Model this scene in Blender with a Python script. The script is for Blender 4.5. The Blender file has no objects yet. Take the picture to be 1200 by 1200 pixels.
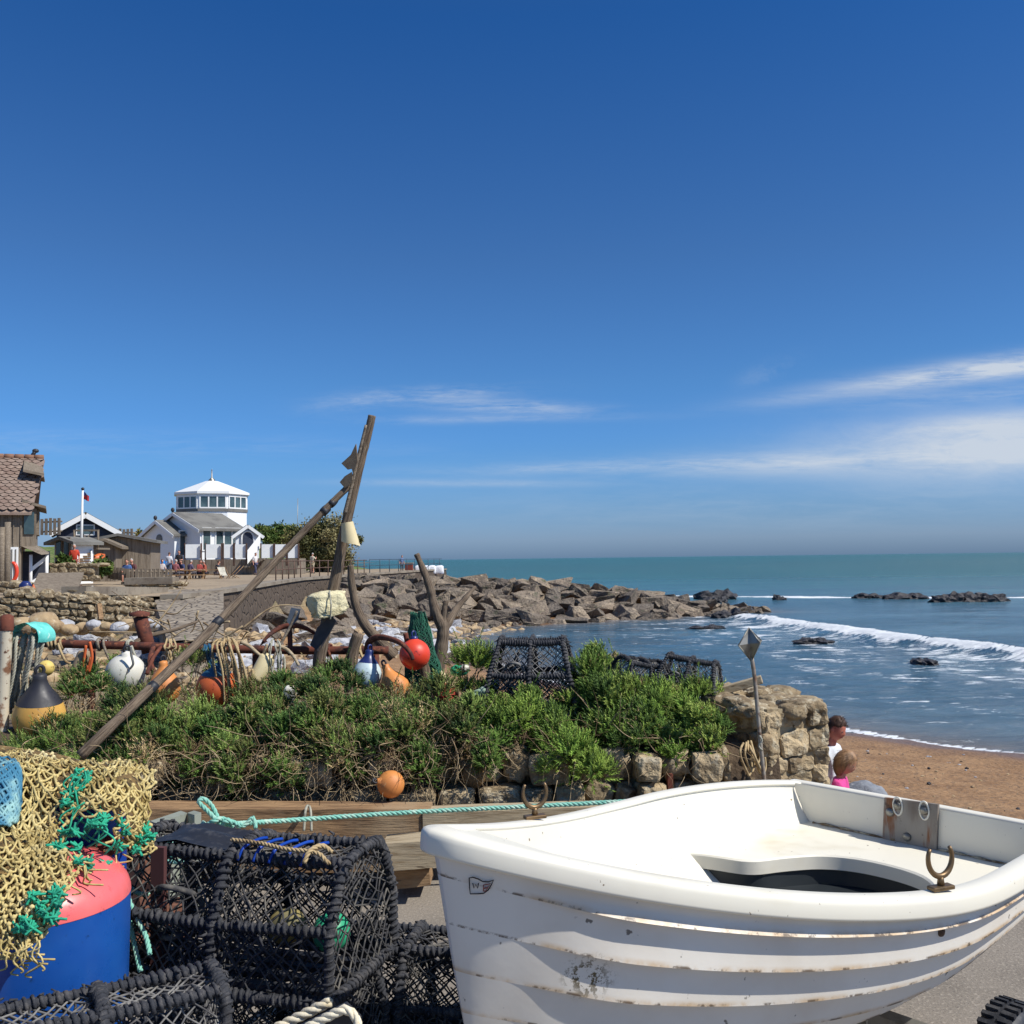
import bpy, bmesh, math, random
from mathutils import Vector, Matrix, Quaternion, noise
R = math.radians
scn = bpy.context.scene
COL = scn.collection
# ------------------------------------------------------------------ camera
FPX = 1150.0
PITCH = math.atan(54.5/FPX); ROLL = 0.0125; EYE = 1.9
def _axes():
    c, s = math.cos(PITCH), math.sin(PITCH)
    fw = Vector((0, c, s)); up = Vector((0, -s, c)); rt = Vector((1, 0, 0))
    cr, sr = math.cos(ROLL), math.sin(ROLL)
    return rt*cr - up*sr, rt*sr + up*cr, fw
RT, UP, FW = _axes()
CAMLOC = Vector((0, 0, EYE))
cam_d = bpy.data.cameras.new('camera'); cam = bpy.data.objects.new('camera', cam_d); COL.objects.link(cam)
cam_d.sensor_width = 36; cam_d.sensor_fit = 'HORIZONTAL'; cam_d.lens = 36*FPX/1200
cam_d.clip_start = 0.05; cam_d.clip_end = 30000
cam.matrix_world = Matrix(((RT.x, UP.x, -FW.x, 0), (RT.y, UP.y, -FW.y, 0), (RT.z, UP.z, -FW.z, EYE), (0, 0, 0, 1)))
scn.camera = cam
def ray(px, py): return RT*((px-600)/FPX) + UP*((600-py)/FPX) + FW
def P(px, py, d):
    r = ray(px, py); return CAMLOC + r*(d/r.y)
def G(px, py, z):
    r = ray(px, py); return CAMLOC + r*((z-EYE)/r.z)
def proj(p):
    q = Vector(p)-CAMLOC; F = q.dot(FW)
    return 600+FPX*q.dot(RT)/F, 600-FPX*q.dot(UP)/F
# ------------------------------------------------------------------ mesh helpers
class MB:
    def __init__(s): s.v = []; s.f = []; s.m = []; s.sm = []; s.uv = []; s.c = []
    def add(s, vs, fs, mi=0, smooth=True, uvs=None, col=None):
        b = len(s.v); s.v.extend([tuple(v) for v in vs])
        for i, f in enumerate(fs):
            s.f.append(tuple(b+k for k in f)); s.m.append(mi); s.sm.append(smooth)
            s.uv.append(uvs[i] if uvs else None); s.c.append(col)
    def box(s, c, sx, sy, sz, rot=None, mi=0, bev=0.0, taper=1.0):
        c = Vector(c); hx, hy, hz = sx/2, sy/2, sz/2
        b = min(bev, hx*.9, hy*.9, hz*.9)
        vs = []; fs = []
        if b <= 0:
            for z in (-1, 1):
                k = taper if z > 0 else 1
                for x, y in ((-1, -1), (1, -1), (1, 1), (-1, 1)): vs.append(Vector((x*hx*k, y*hy*k, z*hz)))
            fs = [(3, 2, 1, 0), (4, 5, 6, 7), (0, 1, 5, 4), (1, 2, 6, 5), (2, 3, 7, 6), (3, 0, 4, 7)]
        else:
            bm = bmesh.new(); bmesh.ops.create_cube(bm, size=1)
            for v in bm.verts:
                k = taper if v.co.z > 0 else 1
                v.co = Vector((v.co.x*sx*k, v.co.y*sy*k, v.co.z*sz))
            bmesh.ops.bevel(bm, geom=bm.edges[:], offset=b, segments=2, affect='EDGES', profile=.5)
            bm.verts.ensure_lookup_table(); vs = [v.co.copy() for v in bm.verts]; fs = [[v.index for v in f.verts] for f in bm.faces]; bm.free()
        M = rot.to_matrix() if isinstance(rot, Quaternion) else (Matrix.Rotation(rot, 3, 'Z') if isinstance(rot, (int, float)) else (rot or Matrix.Identity(3)))
        s.add([c+M@v for v in vs], fs, mi, False)
    def beam(s, a, b, w, h, mi=0, up=Vector((0, 0, 1)), bev=0.0):
        a = Vector(a); b = Vector(b); d = (b-a); L = d.length; x = d.normalized(); y = up.cross(x)
        if y.length < 1e-4: y = Vector((0, 1, 0)).cross(x)
        y.normalize(); z = x.cross(y)
        s.box((a+b)/2, L, w, h, Matrix((x, y, z)).transposed(), mi, bev)
    def tube(s, pts, r, n=6, caps=True, closed=False, mi=0, smooth=True, col=None):
        pts = [Vector(p) for p in pts]; N = len(pts)
        if N < 2: return
        rr = r if isinstance(r, (list, tuple)) else [r]*N
        T = []
        for i in range(N):
            if closed: t = pts[(i+1) % N]-pts[i-1]
            else: t = pts[min(i+1, N-1)]-pts[max(i-1, 0)]
            T.append(t.normalized() if t.length > 1e-9 else (T[-1] if T else Vector((0, 0, 1))))
        a = Vector((0, 0, 1)) if abs(T[0].z) < .9 else Vector((1, 0, 0))
        u = T[0].cross(a).normalized(); vs = []; L = [0]
        for i in range(N):
            u = u - T[i]*u.dot(T[i])
            u = u.normalized() if u.length > 1e-6 else T[i].orthogonal().normalized()
            w = T[i].cross(u)
            for k in range(n):
                an = 2*math.pi*k/n; vs.append(pts[i]+(u*math.cos(an)+w*math.sin(an))*rr[i])
            if i: L.append(L[-1]+(pts[i]-pts[i-1]).length)
        fs = []; uv = []
        for i in range(N if closed else N-1):
            j = (i+1) % N
            for k in range(n):
                k2 = (k+1) % n; fs.append((i*n+k, i*n+k2, j*n+k2, j*n+k))
                l2 = L[j] if j else L[i]+.01
                uv.append(((L[i], k/n), (L[i], (k+1)/n), (l2, (k+1)/n), (l2, k/n)))
        if caps and not closed:
            fs.append(tuple(range(n))[::-1]); fs.append(tuple((N-1)*n+k for k in range(n)))
            uv.append([(0, k/n) for k in range(n)]); uv.append([(L[-1], k/n) for k in range(n)])
        s.add(vs, fs, mi, smooth, uv, col)
    def rope(s, pts, r, pitch=None, strands=3, n=5, mi=0, col=None):
        pitch = pitch or r*6; pts = resample(pts, pitch/7); N = len(pts)
        if N < 3: return
        fr = frames(pts)
        for q in range(strands):
            out = []
            for i in range(N):
                an = 2*math.pi*(i/7.0+q/strands); u, w = fr[i]
                out.append(pts[i]+(u*math.cos(an)+w*math.sin(an))*r*.5)
            s.tube(out, r*.56, n, mi=mi, col=col)
    def lathe(s, prof, base, axis=(0, 0, 1), n=20, mi=0, mis=None, noi=0.0, seed=0):
        ax = Vector(axis).normalized(); u = ax.orthogonal().normalized(); w = ax.cross(u); base = Vector(base)
        vs = []; fs = []
        for (r, z) in prof:
            for k in range(n):
                a = 2*math.pi*k/n; p = base+ax*z+(u*math.cos(a)+w*math.sin(a))*r
                if noi: p = p + (p-base-ax*z)*noi*noise.noise(p*6+Vector((seed, 0, 0)))
                vs.append(p)
        for i in range(len(prof)-1):
            b = [(i*n+k, i*n+(k+1) % n, (i+1)*n+(k+1) % n, (i+1)*n+k) for k in range(n)]
            if mis:
                off = len(s.v) if i == 0 else off
                if i == 0: s.add(vs, b, mis[i], True)
                else:
                    for f in b: s.f.append(tuple(off+q for q in f)); s.m.append(mis[i]); s.sm.append(True); s.uv.append(None); s.c.append(None)
            else: fs += b
        if not mis: s.add(vs, fs, mi, True)
    def blob(s, c, rx, ry, rz, amp=.0, freq=3.0, seed=0, sub=3, mi=0, rot=None, sq=1.0, smooth=True, col=None):
        bm = bmesh.new(); bmesh.ops.create_icosphere(bm, subdivisions=sub, radius=1); vs = []
        M = Matrix.Rotation(rot, 3, 'Z') if isinstance(rot, (int, float)) else (rot or Matrix.Identity(3)); c = Vector(c)
        for v in bm.verts:
            p = v.co.copy()
            if sq != 1: p = Vector([math.copysign(abs(q)**sq, q) for q in p])
            if amp: p = p*(1+amp*noise.fractal(v.co*freq+Vector((seed*7.3, seed*1.7, 0)), 1, 2, 3))
            vs.append(c+M@Vector((p.x*rx, p.y*ry, p.z*rz)))
        fs = [[v.index for v in f.verts] for f in bm.faces]; bm.free(); s.add(vs, fs, mi, smooth, None, col)
    def quad(s, a, b, c, d, mi=0): s.add([a, b, c, d], [(0, 1, 2, 3)], mi, False, [((0, 0), (1, 0), (1, 1), (0, 1))])
    def prism(s, poly, ext, mi=0):
        n = len(poly); poly = [Vector(p) for p in poly]; e = Vector(ext)
        vs = poly+[p+e for p in poly]
        fs = [tuple(range(n))[::-1], tuple(range(n, 2*n))]+[(i, (i+1) % n, n+(i+1) % n, n+i) for i in range(n)]
        s.add(vs, fs, mi, False)
    def grid(s, fn, nu, nv, mi=0, smooth=True, uvfn=None):
        vs = [fn(i/nu, j/nv) for j in range(nv+1) for i in range(nu+1)]; fs = []; uv = []
        for j in range(nv):
            for i in range(nu):
                a = j*(nu+1)+i; fs.append((a, a+1, a+nu+2, a+nu+1))
                if uvfn: uv.append([uvfn(x/nu, y/nv) for x, y in ((i, j), (i+1, j), (i+1, j+1), (i, j+1))])
        s.add(vs, fs, mi, smooth, uv or None)
    def build(s, name, mats, parent=None, loc=None, fixn=False):
        me = bpy.data.meshes.new(name)
        root = parent
        while root is not None and root.parent is not None: root = root.parent
        o0 = Vector(root.location) if root is not None else (Vector(loc) if loc is not None else Vector((0, 0, 0)))
        if root is None and loc is None and s.v:
            n = len(s.v); o0 = Vector((sum(v[0] for v in s.v)/n, sum(v[1] for v in s.v)/n, min(v[2] for v in s.v)))
        me.from_pydata([(v[0]-o0.x, v[1]-o0.y, v[2]-o0.z) for v in s.v], [], s.f)
        mats = mats if isinstance(mats, (list, tuple)) else [mats]
        for m in mats: me.materials.append(m)
        me.polygons.foreach_set('material_index', s.m); me.polygons.foreach_set('use_smooth', s.sm)
        if any(u is not None for u in s.uv):
            ul = me.uv_layers.new(name='UVMap'); flat = []
            for f, u in zip(s.f, s.uv):
                if u is None: flat += [0.0, 0.0]*len(f)
                else:
                    for q in u: flat += [q[0], q[1]]
            ul.data.foreach_set('uv', flat)
        if any(c is not None for c in s.c):
            ca = me.color_attributes.new('tint', 'FLOAT_COLOR', 'CORNER'); flat = []
            for f, c in zip(s.f, s.c):
                c = c or (1, 1, 1); flat += [c[0], c[1], c[2], 1.0]*len(f)
            ca.data.foreach_set('color', flat)
        me.update()
        if fixn:
            bm = bmesh.new(); bm.from_mesh(me); bmesh.ops.recalc_face_normals(bm, faces=bm.faces); bm.to_mesh(me); bm.free()
        o = bpy.data.objects.new(name, me); COL.objects.link(o)
        if parent is not None: o.parent = parent
        else: o.location = o0
        return o
def resample(pts, step):
    pts = [Vector(p) for p in pts]; out = [pts[0]]; acc = 0
    for a, b in zip(pts, pts[1:]):
        L = (b-a).length
        if L < 1e-9: continue
        t = step-acc
        while t <= L: out.append(a+(b-a)*(t/L)); t += step
        acc = L-(t-step)
    return out
def frames(pts):
    N = len(pts); fr = []; u = None
    for i in range(N):
        t = (pts[min(i+1, N-1)]-pts[max(i-1, 0)]).normalized()
        if u is None: u = t.orthogonal().normalized()
        u = u-t*u.dot(t); u = u.normalized() if u.length > 1e-6 else t.orthogonal().normalized()
        fr.append((u, t.cross(u)))
    return fr
def spline(pts, n=8, closed=False):
    pts = [Vector(p) for p in pts]; N = len(pts); out = []
    for i in range(N if closed else N-1):
        g = (lambda k: pts[k % N]) if closed else (lambda k: pts[min(max(k, 0), N-1)])
        p0, p1, p2, p3 = g(i-1), g(i), g(i+1), g(i+2)
        for j in range(n):
            t = j/n; out.append(.5*((2*p1)+(p2-p0)*t+(2*p0-5*p1+4*p2-p3)*t*t+(3*p1-p0-3*p2+p3)*t*t*t))
    if not closed: out.append(pts[-1])
    return out
def lerp(a, b, t): return a+(b-a)*t
def sstep(a, b, x):
    t = min(max((x-a)/(b-a), 0), 1); return t*t*(3-2*t)
def tag(o, label, cat, group=None, kind=None):
    if label: o['label'] = label
    if cat: o['category'] = cat
    if group: o['group'] = group
    if kind: o['kind'] = kind
    return o
def struct(o): o['kind'] = 'structure'; return o
def thing(name, loc, label, cat, group=None, rz=0):
    o = bpy.data.objects.new(name, None); COL.objects.link(o); o.location = loc; o.rotation_euler = (0, 0, rz)
    o.empty_display_size = .2
    return tag(o, label, cat, group)
def copy_tree(o, parent=None):
    c = o.copy(); COL.objects.link(c)
    if parent is not None: c.parent = parent
    for ch in [x for x in COL.objects if x.parent == o]: copy_tree(ch, c)
    return c
# ------------------------------------------------------------------ materials
def lin(r, g, b):
    f = lambda c: (c/255/12.92) if c/255 <= .04045 else ((c/255+.055)/1.055)**2.4
    return (f(r), f(g), f(b), 1)
class NT:
    def __init__(s, tree): s.t = tree; s.n = tree.nodes; s.l = tree.links
    def new(s, ty, **kw):
        n = s.n.new(ty)
        for k, v in kw.items(): setattr(n, k, v)
        return n
    def put(s, sock, v):
        if hasattr(v, 'links') or isinstance(v, bpy.types.NodeSocket): s.l.new(v, sock)
        else: sock.default_value = v
    def math(s, op, a, b=0.0, c=None, clamp=False):
        n = s.new('ShaderNodeMath', operation=op, use_clamp=clamp); s.put(n.inputs[0], a); s.put(n.inputs[1], b)
        if c is not None: s.put(n.inputs[2], c)
        return n.outputs[0]
    def mix(s, f, a, b, blend='MIX'):
        n = s.new('ShaderNodeMix', data_type='RGBA', blend_type=blend); s.put(n.inputs[0], f); s.put(n.inputs[6], a); s.put(n.inputs[7], b); return n.outputs[2]
    def rng(s, x, lo, hi, a=0.0, b=1.0):
        n = s.new('ShaderNodeMapRange'); n.interpolation_type = 'SMOOTHSTEP'
        s.put(n.inputs[0], x); n.inputs[1].default_value = lo; n.inputs[2].default_value = hi; n.inputs[3].default_value = a; n.inputs[4].default_value = b; return n.outputs[0]
    def noise(s, vec, sc, det=4, ro=.6, dist=0):
        n = s.new('ShaderNodeTexNoise'); s.put(n.inputs['Vector'], vec); n.inputs['Scale'].default_value = sc; n.inputs['Detail'].default_value = det; n.inputs['Roughness'].default_value = ro; n.inputs['Distortion'].default_value = dist; return n.outputs[0]
    def vor(s, vec, sc, feat='F1', out=0):
        n = s.new('ShaderNodeTexVoronoi', feature=feat); s.put(n.inputs['Vector'], vec); n.inputs['Scale'].default_value = sc; return n.outputs[out]
    def scale(s, vec, v, rot=(0, 0, 0)):
        n = s.new('ShaderNodeMapping'); s.put(n.inputs[0], vec); n.inputs[3].default_value = v; n.inputs[2].default_value = rot; return n.outputs[0]
def newmat(name):
    m = bpy.data.materials.new(name); m.use_nodes = True; nt = NT(m.node_tree)
    return m, nt, nt.n['Principled BSDF']
def mat(name, col, rough=.7, metal=0.0, mixes=(), bumps=(), spec=.5, coord='Object', tint=False, rvar=0.0, coat=0.0, sub=0.0, orand=None):
    """mixes: (noise|vor|wave, scale, lo, hi, colour[, stretch]); bumps: (noise|vor, scale, strength, dist[, stretch])"""
    m, nt, b = newmat(name)
    tc = nt.new('ShaderNodeTexCoord'); vec = tc.outputs[coord]
    if not (isinstance(col, tuple) and len(col) == 4): col = (*col, 1)
    c = col
    if tint:
        a = nt.new('ShaderNodeAttribute'); a.attribute_name = 'tint'; c = nt.mix(1.0, col, a.outputs[0], 'MULTIPLY')
    for mx in mixes:
        ty, sc, lo, hi, c2 = mx[:5]
        v = nt.scale(vec, mx[5]) if len(mx) > 5 else vec
        f = nt.noise(v, sc) if ty == 'noise' else nt.vor(v, sc, 'DISTANCE_TO_EDGE' if ty == 'edge' else 'F1')
        c = nt.mix(nt.rng(f, lo, hi), c, c2 if len(c2) == 4 else (*c2, 1))
    if orand:   # each object its own slightly different stone
        oi = nt.new('ShaderNodeObjectInfo'); c = nt.mix(oi.outputs['Random'], nt.mix(1.0, c, (*orand[0], 1), 'MULTIPLY'), nt.mix(1.0, c, (*orand[1], 1), 'MULTIPLY'))
    nt.put(b.inputs['Base Color'], c)
    b.inputs['Metallic'].default_value = metal; b.inputs['Specular IOR Level'].default_value = spec
    if rvar: nt.put(b.inputs['Roughness'], nt.rng(nt.noise(vec, 9), .3, .7, max(rough-rvar, .02), min(rough+rvar, 1)))
    else: b.inputs['Roughness'].default_value = rough
    if coat: b.inputs['Coat Weight'].default_value = coat
    prev = None
    for bp in bumps:
        ty, sc, st, di = bp[:4]
        v = nt.scale(vec, bp[4]) if len(bp) > 4 else vec
        f = nt.noise(v, sc, 6) if ty == 'noise' else nt.vor(v, sc, 'DISTANCE_TO_EDGE' if ty == 'edge' else 'F1')
        if ty == 'edge': f = nt.rng(f, 0, .12)
        n = nt.new('ShaderNodeBump'); n.inputs['Strength'].default_value = st; n.inputs['Distance'].default_value = di
        nt.put(n.inputs['Height'], f)
        if prev is not None: nt.l.new(prev, n.inputs['Normal'])
        prev = n.outputs[0]
    if prev is not None: nt.l.new(prev, b.inputs['Normal'])
    return m
WX = (1, 12, 12); WU = (1.2, 14, 1)
M = {}
M['wood_grey'] = mat('weathered_grey_wood', lin(134, 122, 106), .85, 0, [('noise', 5, .35, .7, lin(92, 80, 66), WX), ('noise', 2.2, .5, .75, lin(160, 148, 130), WX)], [('noise', 9, .5, .01, WX)])
M['wood_tan'] = mat('tan_sleeper_wood', lin(160, 128, 92), .85, 0, [('noise', 3, .4, .7, lin(110, 82, 56), (1, 9, 9)), ('noise', 6, .58, .7, lin(80, 62, 44), (1, 14, 14)), ('noise', 1.7, .5, .8, lin(168, 146, 116))], [('noise', 9, .6, .012, (1, 12, 12))])
M['wood_pale'] = mat('pale_timber', lin(176, 160, 132), .85, 0, [('noise', 4, .45, .7, lin(132, 112, 84), (1, 10, 10)), ('noise', 7, .6, .72, lin(96, 78, 56), (1, 12, 12))], [('noise', 9, .4, .01, WX)])
M['pole'] = mat('driftwood_bark', lin(124, 108, 90), .9, 0, [('noise', 6, .4, .65, lin(72, 58, 46), (1, 3, 1)), ('noise', 14, .55, .7, lin(150, 136, 116), (.6, 3, 1))], [('noise', 12, .8, .01, (.7, 4, 1))], coord='UV')
M['twig'] = mat('dead_twig', lin(176, 156, 122), .9, 0, [('noise', 5, .4, .65, lin(112, 90, 66))], tint=False)
M['rust'] = mat('rusty_iron', lin(108, 58, 42), .85, .1, [('noise', 11, .45, .62, lin(66, 38, 32)), ('noise', 23, .56, .7, lin(140, 86, 60)), ('noise', 5, .6, .75, lin(128, 92, 84))], [('noise', 30, .5, .004)])
M['post_pale'] = mat('flaking_white_post', lin(196, 186, 164), .8, 0, [('noise', 10, .5, .62, lin(124, 86, 60)), ('noise', 26, .6, .66, lin(90, 60, 44))], [('noise', 22, .4, .003)])
M['galv'] = mat('galvanised_metal', lin(150, 148, 140), .45, .7, [('noise', 8, .45, .7, lin(112, 106, 94)), ('noise', 20, .62, .72, lin(106, 74, 54))], [('noise', 14, .15, .003)])
M['black_rope'] = mat('black_rope', lin(46, 48, 54), .8, 0, [('noise', 30, .45, .7, lin(84, 82, 82)), ('noise', 5, .55, .7, lin(28, 28, 31))], [('noise', 160, .7, .004)])
M['black_rubber'] = mat('black_rubber', lin(36, 38, 44), .55, 0, [('noise', 18, .5, .7, lin(70, 70, 72))], [('noise', 40, .3, .003)])
M['pot_net'] = mat('dark_pot_twine', lin(60, 60, 62), .85, 0, [('noise', 14, .45, .7, lin(112, 108, 100))], [('noise', 200, .5, .002)])
M['pot_net_pale'] = mat('sun_bleached_pot_twine', lin(128, 126, 122), .85, 0, [('noise', 9, .4, .65, lin(62, 60, 62))])
M['white_rope'] = mat('white_twisted_rope', lin(226, 216, 190), .8, 0, [('noise', 22, .5, .75, lin(188, 170, 130))], [('noise', 120, .5, .003)])
M['teal_rope'] = mat('teal_rope', lin(128, 190, 172), .8, 0, [('noise', 14, .45, .7, lin(180, 206, 188)), ('noise', 30, .6, .75, lin(70, 140, 130))], [('noise', 150, .4, .002)])
M['tan_rope'] = mat('tan_rope', lin(180, 158, 118), .85, 0, [('noise', 14, .45, .7, lin(134, 110, 76))], [('noise', 120, .5, .003)])
M['grey_rope'] = mat('pale_grey_rope', lin(168, 166, 150), .85, 0, [('noise', 12, .45, .7, lin(116, 112, 98))], [('noise', 120, .5, .003)])
M['net_tan'] = mat('tan_net_twine', lin(208, 188, 126), .85, 0, [('noise', 10, .4, .68, lin(164, 142, 84)), ('noise', 4, .52, .72, lin(220, 206, 156)), ('noise', 2.5, .6, .75, lin(150, 160, 116))], [('noise', 180, .6, .003)])
M['net_green'] = mat('green_net_twine', lin(40, 165, 128), .8, 0, [('noise', 12, .45, .7, lin(20, 116, 96))], [('noise', 160, .5, .002)])
M['net_dkgreen'] = mat('dark_green_net', lin(30, 92, 70), .8, 0, [('noise', 12, .45, .7, lin(16, 52, 44))])
M['net_blue'] = mat('blue_net', lin(62, 122, 150), .8, 0, [('noise', 12, .45, .7, lin(150, 190, 186))])
M['net_red'] = mat('red_net', lin(176, 70, 50), .85, 0, [('noise', 12, .45, .7, lin(128, 96, 76))])
M['cloth_teal'] = mat('turquoise_tarp', lin(110, 208, 196), .65, 0, [('noise', 6, .45, .7, lin(70, 176, 168)), ('noise', 18, .6, .7, lin(190, 226, 214))], [('noise', 14, .6, .02)])
def plastic(n, c, c2, r=.4): return mat(n, lin(*c), r, 0, [('noise', 3, .4, .75, lin(*c2)), ('noise', 26, .62, .72, lin(*[int(q*.6) for q in c2]))], [('noise', 18, .08, .004)], rvar=.12)
M['pink'] = plastic('faded_pink_plastic', (232, 104, 104), (236, 122, 120), .34)
M['blue'] = plastic('blue_plastic', (22, 74, 152), (30, 88, 164), .35)
M['drum_blue'] = plastic('blue_drum_plastic', (20, 60, 150), (36, 84, 176), .35)
M['navy'] = plastic('navy_plastic', (34, 46, 100), (46, 60, 112))
M['yellow'] = plastic('faded_yellow_plastic', (216, 170, 84), (196, 146, 72), .5)
M['yellow_pale'] = plastic('pale_yellow_plastic', (220, 196, 110), (206, 170, 88), .5)
M['black_pl'] = plastic('black_plastic', (42, 42, 48), (54, 54, 58), .55)
M['white_pl'] = plastic('white_plastic', (218, 216, 204), (202, 200, 186), .45)
M['cream_pl'] = plastic('cream_plastic', (222, 206, 162), (206, 186, 136), .5)
M['paleblue_pl'] = plastic('blue_white_plastic', (196, 212, 214), (176, 196, 202), .45)
M['orange'] = plastic('orange_plastic', (204, 104, 52), (186, 84, 46), .5)
M['orange_pale'] = plastic('faded_orange_plastic', (214, 140, 74), (196, 122, 66), .5)
M['red'] = plastic('orange_red_plastic', (226, 74, 48), (214, 62, 44), .4)
M['petrol'] = plastic('petrol_blue_plastic', (40, 84, 110), (52, 96, 118), .5)
M['green_pl'] = plastic('green_plastic', (56, 168, 124), (40, 140, 104), .4)
M['foam'] = mat('weathered_foam', lin(222, 212, 172), .95, 0, [('noise', 9, .5, .7, lin(188, 174, 130))], [('noise', 16, 1, .03), ('noise', 60, .6, .01)])
M['stone'] = mat('rubble_stone', lin(158, 142, 114), .92, 0, [('noise', 4, .4, .65, lin(122, 104, 78)), ('noise', 12, .5, .66, lin(184, 172, 146)), ('noise', 30, .6, .7, lin(88, 76, 58))], [('noise', 11, .9, .05), ('noise', 45, .6, .012)], tint=True)
M['mortar'] = mat('sandy_mortar', lin(160, 144, 114), .95, 0, [('noise', 7, .4, .7, lin(104, 88, 66))], [('noise', 40, .8, .01)])
M['boulder'] = mat('breakwater_rock', lin(138, 126, 112), .92, 0, [('noise', .9, .4, .65, lin(108, 96, 86)), ('noise', 3.5, .52, .7, lin(164, 150, 130)), ('noise', 9, .56, .7, lin(72, 64, 58)), ('noise', 1.4, .58, .72, lin(92, 96, 74))], [('noise', 2.2, 1, .4), ('noise', 7, .8, .12), ('noise', 25, .5, .03)], orand=((.72, .73, .75), (1.42, 1.37, 1.27)))
M['rock_pale'] = mat('pale_grey_rock', lin(186, 186, 188), .9, 0, [('noise', 1.6, .42, .65, lin(140, 142, 150)), ('noise', 5, .55, .7, lin(206, 204, 198))], [('noise', 4, .7, .1), ('noise', 14, .5, .03)])
M['rock_dark'] = mat('wet_dark_rock', lin(58, 56, 58), .6, 0, [('noise', 1.8, .45, .65, lin(40, 40, 44)), ('noise', 5, .58, .7, lin(90, 80, 72))], [('noise', 3, .9, .2), ('noise', 11, .6, .06)])
M['rock_tan'] = mat('tan_cobble', lin(176, 152, 116), .9, 0, [('noise', 2.2, .42, .65, lin(128, 106, 82)), ('noise', 6, .55, .7, lin(196, 182, 154))], [('noise', 7, .5, .05)])
M['concrete'] = mat('weathered_concrete', lin(146, 136, 120), .92, 0, [('noise', .8, .4, .7, lin(118, 106, 92)), ('noise', 7, .55, .72, lin(96, 86, 74))], [('noise', 12, .4, .02)])
M['white_wall'] = mat('white_painted_board', lin(232, 234, 234), .6, 0, [('noise', 1.2, .5, .8, lin(220, 222, 220))])
M['white_trim'] = mat('white_gloss_trim', lin(236, 236, 232), .4)
M['roof_grey'] = mat('grey_felt_roof', lin(120, 118, 112), .85, 0, [('noise', .9, .4, .7, lin(98, 96, 92))], [('noise', 6, .3, .03)])
M['roof_dark'] = mat('dark_moss_roof', lin(74, 68, 52), .9, 0, [('noise', 1.5, .4, .7, lin(96, 90, 58))], [('noise', 6, .4, .03)])
M['glass'] = mat('dark_window_glass', lin(54, 72, 76), .08, 0, [('noise', .7, .4, .7, lin(90, 110, 112))], spec=.8)
M['dark_wall'] = mat('dark_navy_board', lin(44, 50, 66), .7, 0, [('noise', 2, .4, .7, lin(58, 64, 78), (1, 1, 8))])
M['shed'] = mat('silvered_board', lin(138, 126, 110), .9, 0, [('noise', 1.6, .4, .7, lin(104, 92, 78), (6, 6, .5)), ('noise', 5, .55, .75, lin(80, 70, 60), (5, 5, .4))], [('noise', 5, .6, .04, (6, 6, .4))])
M['steel'] = mat('painted_steel_rail', lin(92, 72, 62), .7, .2, [('noise', 4, .4, .7, lin(120, 92, 76))])
M['blue_rail'] = mat('blue_grey_rail', lin(60, 84, 100), .6, .2)
M['sand_dark'] = mat('brick_red_paint', lin(120, 58, 48), .8, 0, [('noise', 2, .4, .7, lin(100, 46, 40))])
M['bag'] = mat('white_builders_bag', lin(226, 228, 230), .8, 0, [('noise', 1.6, .56, .7, lin(90, 130, 190))], [('noise', 5, .5, .08)])
M['skin'] = mat('skin', lin(206, 150, 124), .6, 0, [('noise', 20, .4, .7, lin(196, 134, 110))])
M['skin_red'] = mat('reddish_skin', lin(198, 122, 100), .6, 0, [('noise', 20, .4, .7, lin(180, 100, 84))])  # redder, slightly darker variant of the skin tone
M['hair_brown'] = mat('brown_hair', lin(82, 56, 40), .6, 0, [('noise', 30, .4, .7, lin(54, 36, 26), (1, 1, .15))], [('noise', 60, .6, .006, (1, 1, .12))])
M['hair_blond'] = mat('dark_blond_hair', lin(156, 120, 84), .55, 0, [('noise', 30, .4, .7, lin(104, 76, 50), (1, 1, .12))], [('noise', 60, .7, .006, (1, 1, .1))])
M['hair_grey'] = mat('grey_hair', lin(170, 166, 160), .7)
_cl = {}
def cloth(c):
    if c not in _cl: _cl[c] = mat('fabric', lin(*c), .85, 0, [('noise', 5, .4, .75, lin(*[int(q*.82) for q in c]))], [('noise', 9, .5, .03)])
    return _cl[c]
# ------------------------------------------------------------------ sun, sky
SAZ = Vector((.92, -.39)).normalized(); SEL = R(49)
sd = Vector((SAZ.x*math.cos(SEL), SAZ.y*math.cos(SEL), math.sin(SEL)))
sl = bpy.data.lights.new('sun', 'SUN'); sl.energy = 4.6; sl.angle = R(.53); sl.color = (1, .955, .88)
so = bpy.data.objects.new('sun', sl); COL.objects.link(so); so.rotation_euler = sd.to_track_quat('Z', 'Y').to_euler(); so.location = (20, -10, 40)
W = bpy.data.worlds.new('World'); scn.world = W; W.use_nodes = True
nt = NT(W.node_tree); bg = nt.n['Background']; bg.inputs[1].default_value = .091
sky = nt.new('ShaderNodeTexSky'); sky.sky_type = 'NISHITA'; sky.sun_disc = False; sky.sun_elevation = SEL; sky.sun_rotation = math.atan2(SAZ.x, SAZ.y)
sky.air_density = 1.0; sky.dust_density = .6; sky.ozone_density = 2.5
tc = nt.new('ShaderNodeTexCoord'); D = tc.outputs['Generated']
sx = nt.new('ShaderNodeSeparateXYZ'); nt.l.new(D, sx.inputs[0])
ysafe = nt.math('MAXIMUM', sx.outputs[1], .02)
U_ = nt.math('DIVIDE', sx.outputs[0], ysafe); W_ = nt.math('DIVIDE', sx.outputs[2], ysafe)
W2 = nt.math('ADD', W_, nt.math('MULTIPLY', U_, -.0125))     # elevation along the tilted cloud sheets
ramp = nt.new('ShaderNodeValToRGB'); el = nt.math('ARCSINE', sx.outputs[2]); nt.l.new(nt.math('MULTIPLY', el, 2/math.pi), ramp.inputs[0])
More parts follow.
